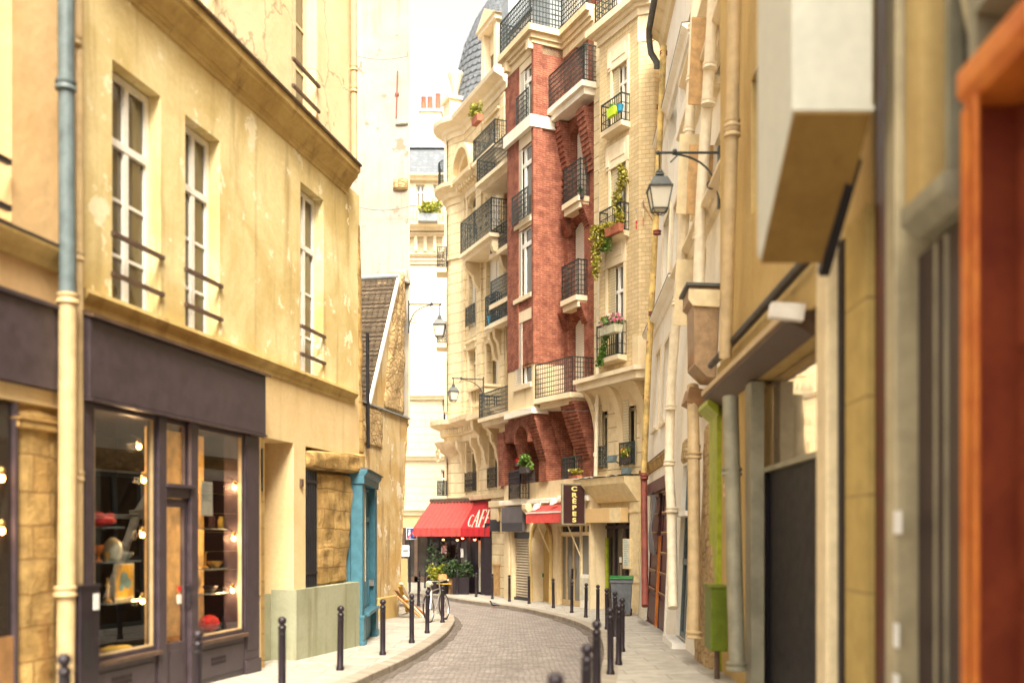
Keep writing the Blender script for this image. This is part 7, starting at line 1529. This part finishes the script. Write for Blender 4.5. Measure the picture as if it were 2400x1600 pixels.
for (px0, px1, pt, pb, Y_, lab) in ((1034, 1047, 1278, 1303, 44.9, 'lit white menu board hung under the left part of the cafe awning'), (1080, 1086, 1285, 1305, 43.9, 'narrow printed menu card on the dark cafe corner post')):
    t = thing('menu_board', lab, 'menu board', ((px0 + px1) / 2 / FPX * Y_ - CX / FPX * Y_, Y_, CAMZ + (HOR - pb) / FPX * Y_)); w_ = (px1 - px0) / 2 / FPX * Y_; hh = (pb - pt) / FPX * Y_; MB().box(-w_ - .03, w_ + .03, .0, .04, -.03, hh + .03).build('frame', 'bollard_black', t); MB().box(-w_, w_, -.006, -.0005, 0, hh).build('sheet', 'white_sign', t); m = MB(); [m.box(-w_ * .7, w_ * .6 - (k % 3) * .04, -.010, -.0065, hh * (.15 + .1 * k), hh * (.18 + .1 * k)) for k in range(7)]; m.build('print_lines', 'sign_red', t)
# ------------------------------------------------------------------ flowers on the facades
def fbox(F, px, py, n, w, h, pot, leaf, lab, name='flower_box', cat='flower box', lm=None, rx=.4, rz2=.3, nn=260, size=.06, sd=1, extra=None, grp='flower boxes on the facades'):
    t = pot_plant(name, lab, cat, F.w(F.u(px, n), n, F.z(px, py, n)), (w, h), (rx, rz2), pot, leaf, nn, size, grp, rz=F.ang, box=True, sd=sd)
    if extra:
        m = MB(); m.leaves((0, 0, h + rz2 * .7), (rx * 1.1, rx * .5, rz2 * .8), extra[1], extra[2], random.Random(sd + 50)); m.build('flowers', extra[0], t)
    return t
fbox(FC, 1432, 783, Nc - .42, .42, .24, 'pot_pale', 'leaf_green', 'grey box of pink flowers on the lowest bay window rail of the cream house', rx=.5, rz2=.28, nn=160, sd=21, extra=('petal_pink', 220, .055))
t = fbox(FC, 1435, 273, Nc - .42, .2, .26, 'pot_lime', 'leaf_green', 'lime green flower pot on the rail of the top bay window', rx=.15, rz2=.12, nn=30, size=.05, sd=22)
x_ = FC.w(FC.u(1450, Nc - .4), Nc - .4, FC.z(1450, 263, Nc - .4)); t = FC.thing_at(FC.u(1453, Nc - .4), Nc - .4, FC.z(1453, 262, Nc - .4), 'flower_pot', 'small blue flower pot beside the lime green one on the top bay window', 'flower pot', 'flower boxes on the facades'); MB().lathe(0, 0, [(.08, 0), (.11, .18), (.12, .2), (.1, .2)], 12).build('pot', 'plastic_blue', t, True)
fbox(FC, 1466, 1083, -.24, .2, .16, 'pot_dark', 'leaf_green', 'dark flower box of orange flowers on the right lower window rail of the cream house', rx=.22, rz2=.22, nn=60, sd=23, extra=('petal_orange', 110, .05))
fbox(FD, 1118, 290, -.85, .34, .3, 'terracotta', 'leaf_yellow', 'terracotta box of yellow-green plants on the top balcony of the cafe building', rx=.42, rz2=.4, nn=300, sd=24)
fbox(FB, 1231, 1108, N + .1, .3, .22, 'pot_dark', 'leaf_green', 'green plants behind the low rail in the brick arch', rx=.36, rz2=.32, nn=260, size=.07, sd=25)
fbox(FB, 1212, 1092, N + .25, .1, .12, 'pot_dark', 'petal_red', 'small red geranium at the left edge of the brick arch', rx=.12, rz2=.14, nn=40, size=.05, sd=26)
fbox(FB, 1349, 1122, -.52, .3, .12, 'terracotta', 'leaf_gold', 'withered ivy box on the small balcony above the crepes sign', rx=.35, rz2=.16, nn=120, size=.05, sd=27)
fbox(FB, 1362, 466, -.34, .12, .16, 'pot_dark', 'leaf_dark', 'small dark plant pot on the third brick balcony from below', rx=.14, rz2=.2, nn=60, size=.05, sd=28)
# climbing plant and window box on the middle bay window
iv = FC.thing_at(FC.u(1448, Nc - .4), Nc - .4, FC.z(1448, 545, Nc - .4), 'climbing_plant', 'golden climbing plant round the middle bay window, trailing below its sill', 'plant'); rnd = random.Random(31)
oz = iv.location.z; ou = FC.u(1448, Nc - .4)
def lp(px, py, n): return (FC.u(px, n) - ou, n - (Nc - .4), FC.z(px, py, n) - oz)
m = MB(); mg = MB()
for i in range(40):
    t = i / 39; py = 392 + 145 * t; px = 1458 - 12 * t + 4 * math.sin(t * 9); wv = 10 + 5 * math.sin(i * 1.7); m.leaves(lp(px + rnd.uniform(-wv, wv) * .6, py, Nc - .12 - .25 * t), (.16, .10, .14), 26, .055, rnd)
for i in range(26):
    t = i / 25; m.leaves(lp(1440 - 50 * t, 528 + 10 * t + 4 * rnd.random(), Nc - .42), (.18, .12, .14), 34, .055, rnd)
for i in range(34):
    t = i / 33; px = 1396 + 8 * math.sin(i) * (1 - t * .5); m.leaves(lp(px + (1 - t) * rnd.uniform(-6, 14), 545 + 105 * t, Nc - .46), (.20 * (1 - t * .65), .12, .14), int(34 * (1 - t * .6)), .055, rnd)
for i in range(10): mg.leaves(lp(1418 + rnd.uniform(-14, 12), 560 + rnd.uniform(-6, 22), Nc - .38), (.16, .1, .14), 30, .055, rnd)
m.build('foliage', 'leaf_gold', iv); mg.build('foliage', 'leaf_green', iv)
m = MB(); m.prismx([(-.08, -.0), (-.12, .24), (.12, .24), (.08, 0)], lp(1424, 540, Nc - .4)[0], lp(1456, 540, Nc - .4)[0]); m.build('window_box', 'terracotta', iv)
m = MB(); [m.tube([lp(1455 + k, 545, Nc - .3), lp(1458 + k * 2, 460, Nc - .2), lp(1460 + k, 395, Nc - .1)], .012, 4) for k in (-3, 2)]; m.build('stem', 'brown_wood', iv)
m = MB(); rnd = random.Random(33)
fn_ = FC.thing_at(FC.u(1425, Nc - .25), Nc - .25, FC.z(1425, 855, Nc - .25), 'fern', 'bright green fern spilling through the lowest bay window rail', 'plant'); 
for i in range(26): t = i / 25; m.leaves((-.35 + .45 * t + rnd.uniform(-.1, .1), -.12, .05 + .95 * t * rnd.uniform(.6, 1)), (.14, .1, .12), 26, .05, rnd)
m.build('foliage', 'leaf_green', fn_)
# small things on balconies
t = FD.thing_at(FD.u(1156, -.2), -.2, FD.z(1156, 762, -.2), 'plastic_tub', 'bright blue plastic tub on the small balcony of the cafe building', 'tub'); MB().lathe(0, 0, [(.2, 0), (.26, .35), (.28, .36), (.25, .36)], 14).build('body', 'plastic_blue', t, True)
fl = FC.thing_at(FC.u(1515, -.5), -.5, FC.z(1515, 505, -.5), 'flag', 'small blue white and red flag behind the right street lamp', 'flag'); MB().tube([(.1, .3, -.35), (-.15, -.05, .45)], .014, 6).build('pole', 'wood_light', fl)
for k, mt in enumerate(('sign_red', 'white_sign', 'flag_blue')):
    m = MB(); z0 = -.28 + k * .26; vs = []
    for i in range(5): t_ = i / 4; vs += [(-.1 - .3 * t_, -.05 + .06 * math.sin(t_ * 5), z0 - .05 * t_), (-.12 - .3 * t_, -.05 + .06 * math.sin(t_ * 5 + .4), z0 + .26 - .05 * t_)]
    m.add(vs, [(2 * i, 2 * i + 2, 2 * i + 3, 2 * i + 1) for i in range(4)]); o = m.build('cloth_band', mt, fl); o.modifiers.new('thickness', 'SOLIDIFY').thickness = .008
# pigeon by the kerb
x_, y_ = gpt(1158, 1417); pg = thing('pigeon', 'dark pigeon standing at the far kerb before the wooden hatch', 'bird', (x_, y_, g(y_) - .115), R(190))
m = MB(); m.tube([(-.19, 0, .10), (-.10, 0, .125), (-.02, 0, .14), (.06, 0, .155), (.10, 0, .19), (.115, 0, .235), (.135, 0, .255), (.165, 0, .25)], [.012, .035, .065, .06, .035, .026, .028, .006], 10); m.build('body', 'dark_board', pg, True)
m = MB(); [m.tube([(.0, s_ * .025, .09), (.0, s_ * .025, .0), (.03, s_ * .025, .0)], .006, 5) for s_ in (-1, 1)]; m.build('leg', 'sign_red', pg); m = MB(); [m.tube([(-.16, s_ * .035, .12), (-.02, s_ * .062, .15), (.05, s_ * .05, .155)], [.008, .03, .015], 6) for s_ in (-1, 1)]; m.build('wing', 'grey_plastic', pg, True)
# drainpipes on the far facades
pipe(FC, [(FC.u(1416, -.3), -.3, FC.z(1416, 150, -.3)), (FC.u(1412, -.2), -.2, FC.z(1412, 260, -.2)), (FC.u(1404, -.2), -.2, FC.z(1404, 700, -.2)), (FC.u(1396, -.2), -.2, FC.z(1396, 1115, -.2))], .07, 'white_pipe', 'white drainpipe between the red brick building and the cream brick house', [(FC.u(px, -.2), -.2, FC.z(px, py, -.2)) for px, py in ((1408, 400), (1402, 722), (1398, 950), (1396, 1065))])
pipe(FD, [(FD.u(1187, -.1), -.1, FD.z(1187, 480, -.1)), (FD.u(1187, -.1), -.1, FD.z(1187, 1170, -.1))], .07, 'cream_pipe', 'cream drainpipe between the cafe building and the red brick building', [(FD.u(1187, -.1), -.1, FD.z(1187, py, -.1)) for py in (610, 740, 870, 1125)])
# thin wires across the street
for (a, b, r_, lab) in (((830, 130, 30.3), (960, 131, 30.3), .008, 'upper thin wire strung along the white gable'), ((830, 483, 30.3), (960, 484, 30.3), .008, 'lower thin wire strung along the white gable'), ((960, 938, 33), (1395, 962, 33), .006, 'thin overhead wire crossing the street below the balconies')):
    P_ = lambda q: ((q[0] - CX) / FPX * q[2], q[2], CAMZ + (HOR - q[1]) / FPX * q[2]); m = MB(); A_, B_ = Vector(P_(a)), Vector(P_(b)); m.tube([tuple(A_.lerp(B_, i / 10) - Vector((0, 0, .12 * (1 - (i / 5 - 1) ** 2)))) for i in range(11)], r_, 4); o = m.build('wire', 'gutter_zinc'); tag(o, lab, 'wire')
